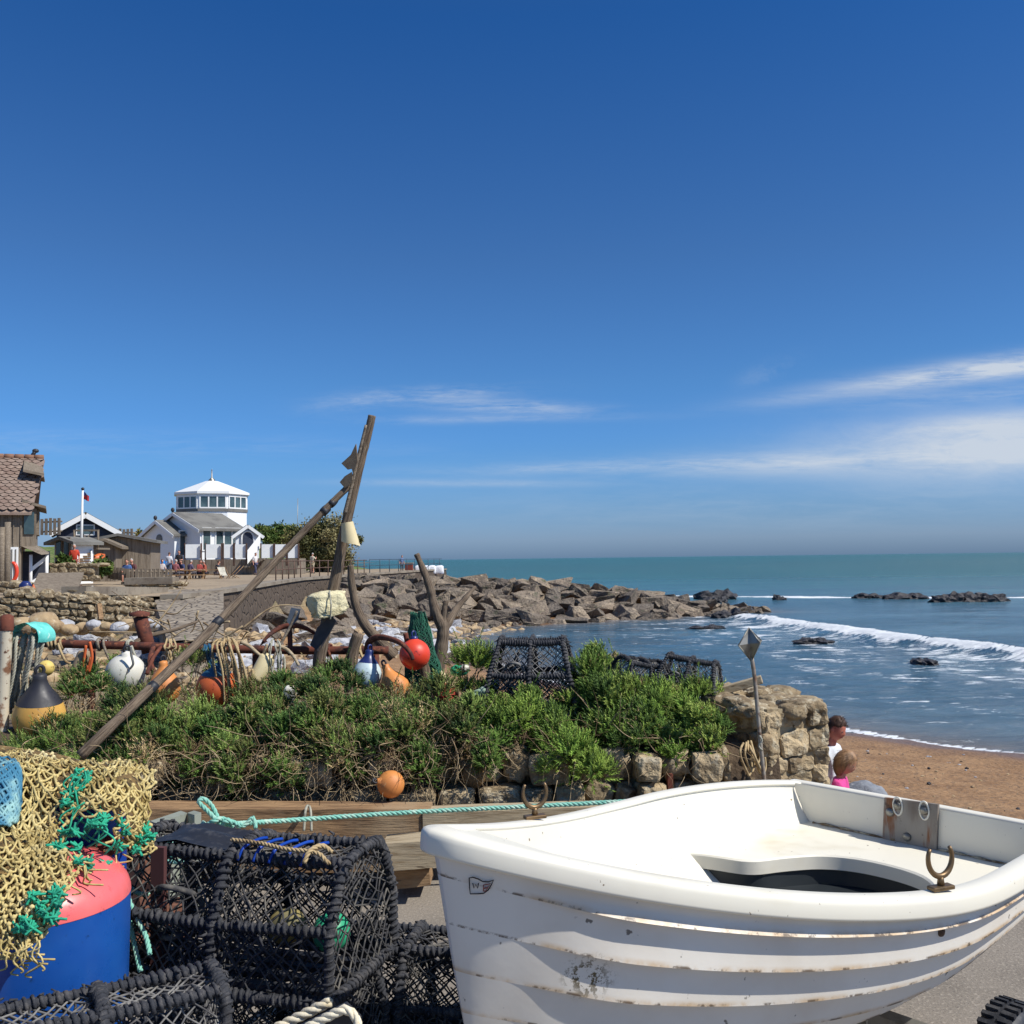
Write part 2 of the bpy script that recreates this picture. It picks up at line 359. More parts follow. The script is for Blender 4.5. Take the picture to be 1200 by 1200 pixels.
SKYT = [(0.0, (.38, .62, 1.2)), (.012, (.47, .68, 1.22)), (.03, (.40, .66, 1.17)), (.06, (.36, .70, 1.2)), (.079, (.355, .71, 1.22)), (.112, (.36, .71, 1.14)), (.19, (.33, .64, 1.02)), (.329, (.165, .55, 1.04)), (.45, (.3, .58, .95)), (.6, (.6, .78, 1.0)), (1.0, (.7, .82, 1.0))]
cr = ramp.color_ramp
while len(cr.elements) < len(SKYT): cr.elements.new(.5)
for e, (p, c) in zip(cr.elements, SKYT): e.position = p; e.color = (*c, 1)
skyc = nt.mix(1.0, sky.outputs[0], ramp.outputs[0], 'MULTIPLY')
cmb = nt.new('ShaderNodeCombineXYZ'); nt.l.new(U_, cmb.inputs[0]); nt.l.new(W_, cmb.inputs[1])
def patch(px, py, hw, hh, slope, amt, sc, st, lo, hi):
    """a wisp of cirrus: gaussian window in direction space times stretched noise"""
    u0 = (px-600)/FPX; w0 = (654.5-(px-600)*.0125-py)/FPX
    du = nt.math('SUBTRACT', U_, u0); dw = nt.math('SUBTRACT', nt.math('SUBTRACT', W_, w0), nt.math('MULTIPLY', du, slope))
    a = nt.math('POWER', nt.math('DIVIDE', nt.math('ABSOLUTE', du), hw/FPX), 2.0); b = nt.math('POWER', nt.math('DIVIDE', nt.math('ABSOLUTE', dw), hh/FPX), 2.0)
    g = nt.math('EXPONENT', nt.math('MULTIPLY', nt.math('ADD', a, b), -1.0))
    v = nt.scale(cmb.outputs[0], (1, st, 1), (0, 0, -math.atan(slope)))
    n = nt.rng(nt.math('ADD', nt.math('MULTIPLY', nt.noise(v, sc, 7, .62, .4), .68), nt.math('MULTIPLY', nt.noise(v, sc*4.5, 6, .7, .8), .32)), lo, hi)
    return nt.math('MULTIPLY', nt.math('MULTIPLY', g, n), amt)
cl = [patch(1210, 425, 190, 13, .12, 1.1, 7, 7, .26, .58), patch(1060, 447, 150, 9, .13, .4, 9, 8, .3, .7), patch(1190, 522, 210, 38, .03, 1.05, 4, 2.2, .12, .6),
      patch(1000, 540, 330, 14, .02, .55, 5, 8, .3, .65), patch(600, 476, 90, 8, -.05, .55, 9, 9, .35, .65), patch(500, 462, 90, 9, .03, .55, 8, 8, .38, .7),
      patch(905, 433, 30, 11, .35, .22, 14, 2, .35, .7), patch(560, 490, 140, 5, .0, .3, 7, 7, .35, .65), patch(420, 470, 60, 10, .1, .25, 9, 4, .4, .7), patch(540, 566, 130, 4, -.02, .3, 6, 6, .3, .6), patch(760, 545, 210, 6, .01, .4, 6, 9, .35, .65), patch(1150, 462, 160, 9, .05, .35, 7, 8, .35, .7),
      patch(130, 520, 300, 14, -.04, .22, 5, 9, .4, .7), patch(950, 590, 400, 26, 0, .22, 3.5, 7, .35, .7), patch(1140, 500, 120, 16, .1, .4, 6, 6, .35, .65)]
tot = cl[0]
for c in cl[1:]: tot = nt.math('ADD', tot, c)
skyc = nt.mix(nt.math('MINIMUM', tot, .9), skyc, (6.2, 6.8, 7.6, 1))
nt.l.new(skyc, bg.inputs[0])
scn.view_settings.view_transform = 'Standard'; scn.view_settings.look = 'None'; scn.view_settings.gamma = 1; scn.view_settings.exposure = 0.14

# ------------------------------------------------------------------ terrain
SEA = -2.1
SHORE = [(30, 6), (18, 12), (12.2, 17), (7.7, 22), (1, 32), (-2.8, 44), (-4, 50), (-2, 57), (4.5, 61), (13.5, 67.5), (18, 70), (16, 76), (6, 82), (-3, 96), (-8, 125), (-60, 260)]
def shore_dist(x, y):
    best = 1e9; sg = 1
    for (ax, ay), (bx, by) in zip(SHORE, SHORE[1:]):
        dx, dy = bx-ax, by-ay; t = min(max(((x-ax)*dx+(y-ay)*dy)/(dx*dx+dy*dy), 0), 1)
        d = math.hypot(x-ax-dx*t, y-ay-dy*t)
        if d < best: best = d; sg = 1 if (dx*(y-ay)-dy*(x-ax)) > 0 else -1
    return best*sg
def hgt(x, y):
    s = shore_dist(x, y)
    zb = SEA + (s*.105 if s > 0 else s*.09)
    pl = -.05+.55*sstep(22, 40, y)+.25*sstep(44, 60, y)
    if x < -3: pl += .1*sstep(3, 12, -x)*0
    z = min(zb, pl); k = .35; h = max(k-abs(zb-pl), 0)/k; z -= h*h*k*.25
    if 36 < y < 130:   # bay stays at beach level up to the promenade wall
        wx = wall_x(y); z = min(z, lerp(pl, -1.15, sstep(0, 2.2, x-wx-.2))) if x > wx-.2 else pl
        if x > wx+2: z = min(z, max(SEA+s*.05, SEA-2) if s > 0 else SEA+s*.09)
    z += .05*noise.noise(Vector((x*.7, y*.7, 0)))*sstep(7.5, 12, y)
    return max(z, -6)
WALL = [(36, -12.2), (42, -12.0), (62, -13.2), (82, -11.4), (100, -8.9), (112, -7.6), (130, -9)]
def wall_x(y):
    for (a, xa), (b, xb) in zip(WALL, WALL[1:]):
        if a <= y <= b: return lerp(xa, xb, (y-a)/(b-a))
    return WALL[0][1] if y < 36 else WALL[-1][1]
def ground():
    xs = [-4000, -900, -300, -120]+[-70+i*2.5 for i in range(17)]+[-28+i*.8 for i in range(76)]+[33+i*2.5 for i in range(14)]+[100, 300, 900, 4000]
    ys = [-60, -20, -4]+[i*.7 for i in range(0, 60)]+[42+i*1.3 for i in range(70)]+[140, 160, 200, 300, 700, 3000]
    mb = MB(); nx = len(xs); vs = []
    for y in ys:
        for x in xs:
            if y < 5: z = min(-.05, hgt(x, 5)) if y > -4 else -.05
            else: z = hgt(x, y)
            if y < 7.0 or (y < 9 and x < 2): z = min(z, -.04)
            vs.append((x, y, z))
    fs = [(j*nx+i, j*nx+i+1, (j+1)*nx+i+1, (j+1)*nx+i) for j in range(len(ys)-1) for i in range(nx-1)]
    mb.add(vs, fs)
    m, nt, b = newmat('beach_ground'); tc = nt.new('ShaderNodeTexCoord'); v = tc.outputs['Object']
    sp = nt.new('ShaderNodeSeparateXYZ'); nt.l.new(v, sp.inputs[0]); x, y, z = sp.outputs
    sand = nt.mix(nt.rng(nt.noise(v, 1.3), .35, .7), lin(164, 128, 90), lin(138, 104, 70))
    sand = nt.mix(nt.rng(nt.noise(v, 9), .55, .7), sand, lin(120, 98, 78))
    sand = nt.mix(nt.rng(nt.vor(v, 14), .0, .22, 1, 0), sand, lin(188, 164, 132))
    soil = nt.mix(nt.rng(nt.noise(v, .9), .35, .65), lin(142, 124, 96), lin(116, 104, 74))
    soil = nt.mix(nt.rng(nt.noise(v, 7), .5, .7), soil, lin(170, 152, 118))
    c = nt.mix(nt.rng(nt.math('ADD', z, nt.math('MULTIPLY', nt.noise(v, .8), .5)), -1.1, -.5), sand, soil)
    wet = nt.rng(nt.math('ADD', z, nt.math('MULTIPLY', nt.noise(v, .5), .25)), -2.0, -1.72, 1, 0)
    c = nt.mix(wet, c, lin(116, 88, 66))
    nt.put(b.inputs['Base Color'], c); nt.put(b.inputs['Roughness'], nt.rng(wet, 0, 1, .95, .35))
    bp = nt.new('ShaderNodeBump'); bp.inputs['Strength'].default_value = .9; bp.inputs['Distance'].default_value = .1; nt.put(bp.inputs['Height'], nt.noise(v, 3.5, 8, .7))
    b2 = nt.new('ShaderNodeBump'); b2.inputs['Strength'].default_value = .6; b2.inputs['Distance'].default_value = .04; nt.put(b2.inputs['Height'], nt.vor(v, 11)); nt.l.new(bp.outputs[0], b2.inputs['Normal']); nt.l.new(b2.outputs[0], b.inputs['Normal'])
    struct(mb.build('ground', m, loc=(0, 0, 0)))
ground()
# shingle and cobbles: nobody could count them
def shingle(name, n, fn, smin, smax, m, seed):
    rnd = random.Random(seed); mb = MB()
    for _ in range(n):
        x, y = fn(rnd); z = hgt(x, y); s = smin+(smax-smin)*rnd.random()**2.2
        mb.blob((x, y, z+s*.15), s*rnd.uniform(.8, 1.4), s*rnd.uniform(.7, 1.1), s*rnd.uniform(.5, .8), .25, 1.3, rnd.random()*90, 1, rnd.randrange(len(m)), rnd.random()*3, smooth=False)
    return tag(mb.build(name, m, loc=(0, 0, 0)), None, None, None, 'stuff')
tag(shingle('beach_shingle', 420, lambda r: (r.uniform(2.5, 12), r.uniform(8.5, 19)), .008, .038, [M['rock_tan'], M['rock_tan'], M['rock_dark'], M['rock_pale']], 1), 'scattered pebbles on the brown sand behind the dinghy transom', 'pebbles')
def cob(r):
    t = r.random(); y = lerp(38, 58, t); x0 = lerp(-9, -3, t); return x0+r.gauss(0, 2.2), y+r.gauss(0, 1.5)
tag(shingle('terrace_rubble', 900, lambda r: (r.uniform(-17, -6.5), r.uniform(19, 40)), .05, .3, [M['rock_tan'], M['boulder'], M['rock_tan']], 6), 'loose brown rubble strewn over the terraces behind the bank', 'rubble')
tag(shingle('cobble_beach', 1000, cob, .1, .45, [M['rock_tan'], M['rock_tan'], M['boulder']], 2), 'tan cobbles covering the shore below the breakwater boulders', 'cobbles')
# asphalt slip the boat and pots stand on
def slip():
    mb = MB(); mb.prism([(-9, -6, -.35), (5.0, -6, -.35), (5.0, 5.6, -.35), (3.2, 6.5, -.35), (-9, 6.5, -.35)], (0, 0, .35))
    m = mat('asphalt_slip', lin(136, 127, 115), .95, 0, [('noise', 1.4, .4, .7, lin(118, 110, 99)), ('noise', 60, .5, .7, lin(160, 150, 136)), ('noise', 90, .58, .7, lin(74, 68, 62))], [('noise', 90, .7, .006)])
    struct(mb.build('slipway', m, loc=(0, 0, 0), fixn=True))
slip()
# ------------------------------------------------------------------ sea
BRK = [(12.5, 70), (14.8, 65), (15.8, 54), (17.6, 44.5), (19.3, 36.5), (22.5, 28), (30, 20)]
def polyd(x, y, L):
    best = 1e9; tt = 0; sg = 1
    for i, ((ax, ay), (bx, by)) in enumerate(zip(L, L[1:])):
        dx, dy = bx-ax, by-ay; t = min(max(((x-ax)*dx+(y-ay)*dy)/(dx*dx+dy*dy), 0), 1); d = math.hypot(x-ax-dx*t, y-ay-dy*t)
        if d < best: best = d; tt = i+t; sg = 1 if (dx*(y-ay)-dy*(x-ax)) > 0 else -1
    return best*sg, tt
FARW = [(10, 101), (22, 96), (34, 90), (50, 84), (90, 78)]
def sea():
    rows = []; y = 11.0
    while y < 14000:
        rows.append(y); y *= 1.0085 if y < 140 else (1.03 if y < 800 else 1.25)
    nc = 300; vs = []; foam = []; shal = []
    for y in rows:
        for i in range(nc+1):
            u = -.75+1.65*i/nc
            x = u*y
            f = 0; z = SEA; sh = 0
            if y < 140:
                z += .05*noise.noise(Vector((x*.35, y*.55, 1)))+.022*noise.noise(Vector((x*1.3, y*1.9, 4)))
                d, t = polyd(x, y, BRK); wob = noise.noise(Vector((x*.3, y*.3, 9)))*1.0
                d = -(d+wob*.5)
                st = sstep(.2, 1.6, t)
                z += .42*st*math.exp(-(d/1.1)**2)
                # white water lies on the shore side (d>0) of the crest
                nn = noise.fractal(Vector((x*.5, y*.5, 3)), 1, 2, 4)
                f = max(f, st**.5*(1.15*math.exp(-((d-.4)/(.5+.4*nn))**2)))
                if d > 0: f = max(f, (.56*math.exp(-d/16)+.06)*sstep(-.2, 1.5, t+nn)*(.8+.5*nn))
                d2, t2 = polyd(x, y, FARW); d2 += 2.2*noise.noise(Vector((x*.11, y*.11, 2)))
                f = max(f, (.98+.9*noise.noise(Vector((x*.2, 3, 2))))*math.exp(-(d2/2.3)**2)*sstep(0, .3, t2)*.95)
                s = -shore_dist(x, y)
                sh = math.exp(-max(s, 0)/1.6) if s < 40 else 0
                f = max(f, 1.35*math.exp(-((s-.15-.3*noise.noise(Vector((x*.4, y*.4, 7))))/.13)**2)*sstep(0, .2, 45-y))
                if y < 35: f = max(f, .42*math.exp(-((s-2.4)/1.2)**2)*(.6+nn))
                # ripples breaking round the breakwater toe
                if 44 < y < 78: f = max(f, .42*math.exp(-(max(s, 0)/.6)**2))
            vs.append((x, y, z)); foam.append(f); shal.append(sh)
    n1 = nc+1; fs = [(j*n1+i, j*n1+i+1, (j+1)*n1+i+1, (j+1)*n1+i) for j in range(len(rows)-1) for i in range(nc)]
    mb = MB(); mb.add(vs, fs); m, nt, b = newmat('sea_water')
    tc = nt.new('ShaderNodeTexCoord'); v = tc.outputs['Object']; sp = nt.new('ShaderNodeSeparateXYZ'); nt.l.new(v, sp.inputs[0])
    fa = nt.new('ShaderNodeAttribute'); fa.attribute_name = 'foam'; sa = nt.new('ShaderNodeAttribute'); sa.attribute_name = 'shallow'
    y = sp.outputs[1]
    deep = nt.mix(nt.rng(y, 30, 220), lin(60, 94, 114), lin(58, 106, 106))
    deep = nt.mix(nt.rng(nt.noise(nt.scale(v, (.03, .12, 1)), 1.0, 4), .42, .66), deep, nt.mix(nt.rng(y, 60, 130), lin(86, 120, 138), lin(66, 118, 118)))
    deep = nt.mix(nt.math('MULTIPLY', sa.outputs[2], .9), deep, lin(126, 108, 92))
    n1_ = nt.noise(nt.scale(v, (1.3, 2.6, 1)), 1.0, 9, .72, .6); n2 = nt.vor(nt.scale(v, (.9, 1.6, 1)), 1.1)
    th = nt.math('SUBTRACT', nt.math('ADD', fa.outputs[2], nt.math('MULTIPLY', nt.math('SUBTRACT', n1_, .5), 1.7)), nt.math('MULTIPLY', nt.math('SUBTRACT', .45, n2), .25))
    fm = nt.rng(th, .42, .72)
    c = nt.mix(fm, deep, lin(236, 240, 242)); nt.put(b.inputs['Base Color'], c)
    nt.put(b.inputs['Roughness'], nt.math('MAXIMUM', nt.rng(y, 20, 220, .12, .3), nt.math('MULTIPLY', fm, .9))); b.inputs['IOR'].default_value = 1.33
    nt.put(b.inputs['Specular IOR Level'], nt.rng(fm, 0, 1, .5, .1))
    h = nt.math('ADD', nt.noise(nt.scale(v, (.55, 1.5, 1)), 1.0, 8, .65, .3), nt.math('MULTIPLY', nt.noise(nt.scale(v, (.12, .4, 1)), 1.0, 3), 1.8))
    bp = nt.new('ShaderNodeBump'); nt.put(bp.inputs['Strength'], nt.rng(y, 20, 600, .85, .7)); nt.put(bp.inputs['Distance'], nt.rng(y, 20, 500, .5, 3.0)); nt.put(bp.inputs['Height'], h); nt.l.new(bp.outputs[0], b.inputs['Normal'])
    o = struct(mb.build('sea', m, loc=(0, 0, 0)))
    for nm, dat in (('foam', foam), ('shallow', shal)):
        a = o.data.attributes.new(nm, 'FLOAT', 'POINT'); a.data.foreach_set('value', dat)
sea()
# ------------------------------------------------------------------ breakwater
def boulder_mesh(seed, name, m, ang=.09):
    rnd = random.Random(seed); bm = bmesh.new()
    for _ in range(15):
        p = Vector((rnd.uniform(-1, 1), rnd.uniform(-1, 1), rnd.uniform(-.8, .8)))
        p = Vector([math.copysign(abs(q)**.55, q) for q in p]); bm.verts.new((p.x, p.y*.85, p.z*.62))
    bmesh.ops.convex_hull(bm, input=bm.verts[:])
    for v in [v for v in bm.verts if not v.link_faces]: bm.verts.remove(v)
    bmesh.ops.bevel(bm, geom=bm.edges[:], offset=ang, segments=2, affect='EDGES', profile=.6, clamp_overlap=True)
    for v in bm.verts:
        if v.co.length > 1.25: v.co *= 1.25/v.co.length
    bmesh.ops.triangulate(bm, faces=bm.faces[:]); bmesh.ops.subdivide_edges(bm, edges=[e for e in bm.edges if e.calc_length() > .3], cuts=2, use_grid_fill=True)
    for v in bm.verts: v.co += v.co.normalized()*.14*noise.fractal(v.co*2.4+Vector((seed, 0, 0)), 1, 2, 4)
    me = bpy.data.meshes.new(name); bm.to_mesh(me); bm.free(); me.materials.append(m)
    for p in me.polygons: p.use_smooth = False
    return me
BM = [boulder_mesh(i+3, 'boulder', M['boulder'], .19) for i in range(9)]
PM = [boulder_mesh(i+40, 'pale_rock', M['rock_pale'], .14) for i in range(5)]
DM = [boulder_mesh(i+70, 'sea_rock', M['rock_dark'], .05) for i in range(4)]
rnd = random.Random(5)
AXIS = [(-12.6, 70, .9), (-6, 67, .7), (1.5, 67, .35), (8.5, 68.5, -.35), (13, 69.5, -1.2), (17.5, 70.5, -1.9)]
def axis_at(t):
    k = min(int(t), len(AXIS)-2); a, b = AXIS[k], AXIS[k+1]; f = t-k
    return tuple(lerp(a[i], b[i], f) for i in range(3))
BCNT = 0
def put_boulder(x, y, z, s, meshes, name, label, group, cat='boulder', flat=1.0):
    o = bpy.data.objects.new(name, rnd.choice(meshes)); COL.objects.link(o); o.location = (x, y, z)
    o.rotation_euler = (rnd.uniform(-.35, .35), rnd.uniform(-.35, .35), rnd.uniform(0, 6.28)); o.scale = (s*rnd.uniform(.85, 1.25), s*rnd.uniform(.8, 1.1), s*rnd.uniform(.8, 1.1)*flat)
    return tag(o, label, cat, group)
BL = 'large angular brown boulder packed among its like in the breakwater'
placed = []
for _ in range(9000):
    t = rnd.uniform(0, 4.9); ax, ay, az = axis_at(t); wid = lerp(14, 2.6, (t/4.9)**.8); o = rnd.uniform(-1, .45)
    x = ax+rnd.gauss(0, .3); y = ay+o*wid; x += (o*wid)*.12
    if x < wall_x(y)+1.2: continue
    zt = lerp(az, max(hgt(x, y), SEA)-.1, min(abs(o)*1.0, 1)**1.15)
    s = rnd.uniform(.68, 1.25)*(.7 if t > 4 else 1)
    if any((x-a)**2+(y-b)**2*.8+(zt-c)**2*1.5 < (.60*(s+q))**2 for a, b, c, q in placed): continue
    placed.append((x, y, zt, s))
    put_boulder(x, y, zt-.35*s, s, BM, 'boulder', BL, 'boulders of the breakwater')
    if len(placed) > 295: break
# dark weedy rocks trailing off the tip and out in the sea
def sea_rock(px0, px1, pyb, pyt, label):
    pc = (px0+px1)/2; c = G(pc, pyb, SEA); m_ = c.y/FPX; w = (px1-px0)*m_; h = (pyb-pyt)*m_
    t = thing('sea_rock', (c.x, c.y, SEA), label, 'rock', 'dark rocks breaking the sea')
    mb = MB(); n = max(2, int(w/1.1)); rr = random.Random(int(px0))
    for i in range(n):
        f = (i+.5)/n; hh = h*rr.uniform(.6, 1.1); mb.blob((c.x-w/2+w*f, c.y+rr.uniform(-.3, .3), SEA+hh*.05), w/n*.85, max(.5, w/n*.7), hh, .45, 2.2, rr.random()*50, 3, smooth=False)
    mb.build('rock', M['rock_dark'], t)
    # one mesh only: fold the part into the thing
    ch = [o for o in COL.objects if o.parent == t][0]; ch.parent = None; ch.location = t.location
    for k in ('label', 'category', 'group'): ch[k] = t[k]
    bpy.data.objects.remove(t); ch.name = 'sea_rock'
sea_rock(1095, 1176, 705, 694, 'longest dark rock hump awash far out at the right edge of the sea')
sea_rock(1045, 1082, 702, 696, 'low dark rock awash just left of the longest sea rock')
sea_rock(1003, 1030, 701, 695, 'small dark rock in the far surf, third from the right edge')
sea_rock(818, 857, 702, 692, 'dark rock standing in the surf beyond the breakwater tip')
sea_rock(826, 848, 706, 700, 'flat dark rock in front of the rock beyond the breakwater tip')
sea_rock(908, 920, 703, 697, 'tiny dark rock in surf between two bigger groups')
sea_rock(934, 968, 753, 746, 'wet black rock just inside the white breaker')
sea_rock(1072, 1092, 778, 772, 'low wet rock in the foamy shallows below the breaker')
sea_rock(812, 845, 737, 732, 'flat black rocks off the breakwater toe')
sea_rock(840, 874, 724, 713, 'dark weedy rock ending the breakwater tip')
sea_rock(866, 882, 718, 712, 'small dark rock just off the breakwater tip')
# pale boulders on the beach below the promenade
pl = []
for _ in range(900):
    y = rnd.uniform(27, 56); x = lerp(-9.6, -5.2, (y-27)/29)+rnd.gauss(0, 1.9)
    if x < wall_x(y)+.8 and y > 36: continue
    s = rnd.uniform(.3, .72)
    if any((x-a)**2+(y-b)**2 < (.8*(s+q))**2 for a, b, q in pl): continue
    pl.append((x, y, s)); put_boulder(x, y, hgt(x, y)+s*.18, s, PM, 'pale_rock', 'pale grey rock lying on the beach below the promenade wall', 'pale rocks below the promenade wall', 'rock')
    if len(pl) > 85: break
nb = 0; pb = []
for _ in range(800):
    y = rnd.uniform(43, 92); x = wall_x(y)+rnd.uniform(.8, 4.5); s = rnd.uniform(.6, 1.05)
    if any((x-a)**2+(y-b)**2 < (.85*(s+q))**2 for a, b, q in pb): continue
    pb.append((x, y, s)); put_boulder(x, y, hgt(x, y)+s*.3, s, BM, 'boulder', 'brown boulder tipped against the foot of the promenade wall', 'boulders at the promenade wall foot')
    if len(pb) > 45: break
# ------------------------------------------------------------------ promenade wall, paving, ramp
def promenade():
    mb = MB(); top = []
    ys = [36, 42, 50, 56, 62, 70, 76, 82, 90, 100, 112]
    ztop = lambda y: .86 if y > 55 else lerp(.74, .86, (y-36)/19)
    for y in ys: top.append(Vector((wall_x(y), y, ztop(y))))
    vs = []
    for p in top: vs += [(p.x+.35, p.y, -2.0), (p.x, p.y, p.z-.16), (p.x-.6, p.y, p.z-.16), (p.x-.6, p.y, -2)]
    n = len(top); fs = []
    for i in range(n-1):
        for k in range(4): fs.append((i*4+k, (i+1)*4+k, (i+1)*4+(k+1) % 4, i*4+(k+1) % 4))
    fs += [(0, 1, 2, 3), tuple((n-1)*4+k for k in (3, 2, 1, 0))]
    mb.add(vs, fs, 0, False)
    wm = mat('promenade_wall_stone', lin(128, 112, 92), .9, 0, [('noise', .6, .35, .7, lin(96, 84, 70)), ('noise', 3, .52, .7, lin(156, 140, 116)), ('vor', 2.6, .0, .16, lin(84, 72, 60))], [('edge', 1.6, .8, .1), ('noise', 5, .5, .05)])
    t = thing('promenade_wall', top[3], 'long stone sea wall with a pale coping curving past the white tower', 'wall')
    mb.build('wall_face', wm, t, fixn=True)
    cp = MB(); vs = []
    for p in top: vs += [(p.x+.12, p.y, p.z-.16), (p.x+.12, p.y, p.z), (p.x-.72, p.y, p.z), (p.x-.72, p.y, p.z-.16)]
    cp.add(vs, fs, 0, False); cp.build('coping', M['concrete'], t, fixn=True)
    pv = MB(); vs = []
    for p in top: vs += [(p.x-.7, p.y, p.z-.06), (p.x-60, p.y, p.z-.06+.4)]
    pv.add(vs, [(i*2, i*2+1, i*2+3, i*2+2) for i in range(n-1)], 0, False)
    struct(pv.build('promenade', mat('promenade_paving', lin(164, 146, 120), .95, 0, [('noise', .5, .4, .7, lin(140, 124, 102)), ('noise', 6, .5, .7, lin(120, 104, 88))], [('noise', 10, .3, .02)]), loc=(0, 0, 0), fixn=True))
promenade()
def rail_run(pts, posts_m, h, m, label, bars=2, r=.03):
    t = thing('railing', pts[0], label, 'railing')
    for b in range(bars):
        mb = MB(); mb.tube([p+Vector((0, 0, h*(1-b*.45))) for p in pts], r, 5); mb.build('rail_bar', m, t)
    for p in resample(pts, posts_m):
        mb = MB(); mb.tube([p-Vector((0, 0, .15)), p+Vector((0, 0, h+.05))], r*1.25, 5); mb.build('rail_post', m, t)
rail_run([Vector((wall_x(y)-.3, y, .86)) for y in (54, 62, 68, 74, 80)], 2.1, 1.05, M['steel'], 'brown post and rail fence along the promenade edge below the white tower')
rail_run([Vector((wall_x(y)-.3, y, .86)) for y in (81, 88, 95, 104, 111)], 3.2, 1.1, M['blue_rail'], 'blue grey railing at the far seaward end of the promenade')
# stone paved ramp running down to the beach
def ramp():
    a, b, c, d = P(178, 692, 41), P(262, 690, 41.5), P(262, 752, 24), P(196, 752, 23)
    mb = MB()
    f = lambda u, v: lerp(lerp(a, b, u), lerp(d, c, u), v)+Vector((0, 0, .05*noise.noise(lerp(lerp(a, b, u), lerp(d, c, u), v)*2)))
    mb.grid(f, 10, 26)
    m = mat('cobbled_ramp_stone', lin(156, 144, 126), .92, 0, [('noise', 1.2, .4, .7, lin(128, 116, 100)), ('edge', 2.6, .08, .0, lin(92, 80, 68))], [('edge', 2.6, .9, .06), ('noise', 8, .5, .03)])
    for v in range(1):
        k = len(mb.v)
        mb.prism([a-Vector((0, 0, .06)), b-Vector((0, 0, .06)), c-Vector((0, 0, .06)), d-Vector((0, 0, .06))], (0, 0, -1.0))
    struct(mb.build('ramp', m, loc=(0, 0, 0), fixn=True))
ramp()
# ------------------------------------------------------------------ low rubble walls at the left
def rubble(name, line, h, label, stones=(.3, .5), thick=.5, seed=1, cap=None, m=None, z0=None):
    rr = random.Random(seed); t = thing(name, line[0], label, 'wall')
    core = MB(); L = [Vector(p) for p in line]
    for a, b in zip(L, L[1:]):
        ha = h; d = (b-a).normalized(); n = Vector((-d.y, d.x, 0))*thick*.5
        core.add([a-n, b-n, b+n, a+n, a-n+Vector((0, 0, ha-.06)), b-n+Vector((0, 0, ha-.06)), b+n+Vector((0, 0, ha-.06)), a+n+Vector((0, 0, ha-.06))], [(0, 1, 5, 4), (1, 2, 6, 5), (2, 3, 7, 6), (3, 0, 4, 7), (4, 5, 6, 7)], 0, False)
    core.build('mortar_core', M['mortar'], t, fixn=True)
    st = MB()
    for a, b in zip(L, L[1:]):
        d = (b-a); ln = d.length; d.normalize(); n = Vector((-d.y, d.x, 0)); z = 0
        if n.y > 0: n = -n
        M3 = Matrix((d, -n, Vector((0, 0, 1)))).transposed()
        while z < h-.02:
            rh = min(rr.uniform(*stones)*.6, h-z+.08); x = -rr.random()*.2
            while x < ln:
                w = rr.uniform(*stones); k = rr.uniform(.5, .95)
                st.blob(a+d*(x+w/2)+n*(thick*.5-.02)+Vector((0, 0, z+rh/2+rr.uniform(-.02, .02))), w*.5, .13, rh*.5*rr.uniform(.8, 1.1), .34, 1.8, rr.random()*99, 2, 0, M3@Matrix.Rotation(rr.uniform(-.2, .2), 3, 'Y'), .62, False, (k, k*.98, k*.95)); x += w
            z += rh
        x = 0
        while x < ln:
            w = rr.uniform(*stones)*1.1; k = rr.uniform(.85, 1.2)
            st.blob(a+d*(x+w/2)+Vector((0, 0, h+rr.uniform(-.12, .09))), w*.55, thick*.55, rr.uniform(.06, .16), .25, 1.6, rr.random()*99, 2, 0, M3, .7, False, (k, k*.97, k*.92)); x += w
    st.build('stones', M['stone'], t)
    if cap is not None:
        c = MB(); c.beam(L[0]+Vector((0, 0, h+.12)), L[-1]+Vector((0, 0, h+.12)), thick+.25, .3); c.build('coping', M['concrete'], t)
    return t
def gp(px, py, d, dz=0): p = P(px, py, d); return Vector((p.x, p.y, p.z+dz))
rubble('rubble_wall', [gp(8, 722, 24), gp(100, 728, 24.5), gp(168, 730, 26)], .55, 'low rough stone wall with uneven top behind the pipe rail', (.12, .38), .5, 3)
rubble('capped_wall', [gp(86, 716, 33), gp(185, 712, 40)], .55, 'dark stone wall with a wide sloping concrete coping at the ramp', (.35, .7), .6, 4, cap=1)
rubble('capped_wall', [gp(150, 696, 44), gp(206, 695, 44)], .45, 'short dark wall with concrete coping just below the seated people', (.35, .7), .6, 5, cap=1)
rubble('garden_wall', [gp(64, 681, 48), gp(113, 681, 48)], .8, 'tan dry stone garden wall at the foot of the wooden steps', (.35, .6), .6, 6)
rubble('planter_wall', [gp(0, 694, 38), gp(36, 696, 38)], .35, 'grey stone wall below the timber house door', (.3, .5), .5, 7)
rr = random.Random(8)
for i in range(16):   # row of boulders before the rubble wall
    p = P(8+i*11+rr.uniform(-4, 4), 737+rr.uniform(-3, 4), 22.2+rr.uniform(-.5, .5)); s = rr.uniform(.13, .28)
    mb = MB(); mb.blob(p+Vector((0, 0, s*.3)), s*1.25, s, s*.85, .22, 1.2, rr.random()*50, 3)
    tag(mb.build('beach_stone', M['rock_tan'] if i % 3 else M['rock_pale'], None), 'rounded tan stone in the row below the rough stone wall', 'stone', 'row of stones below the rough wall')
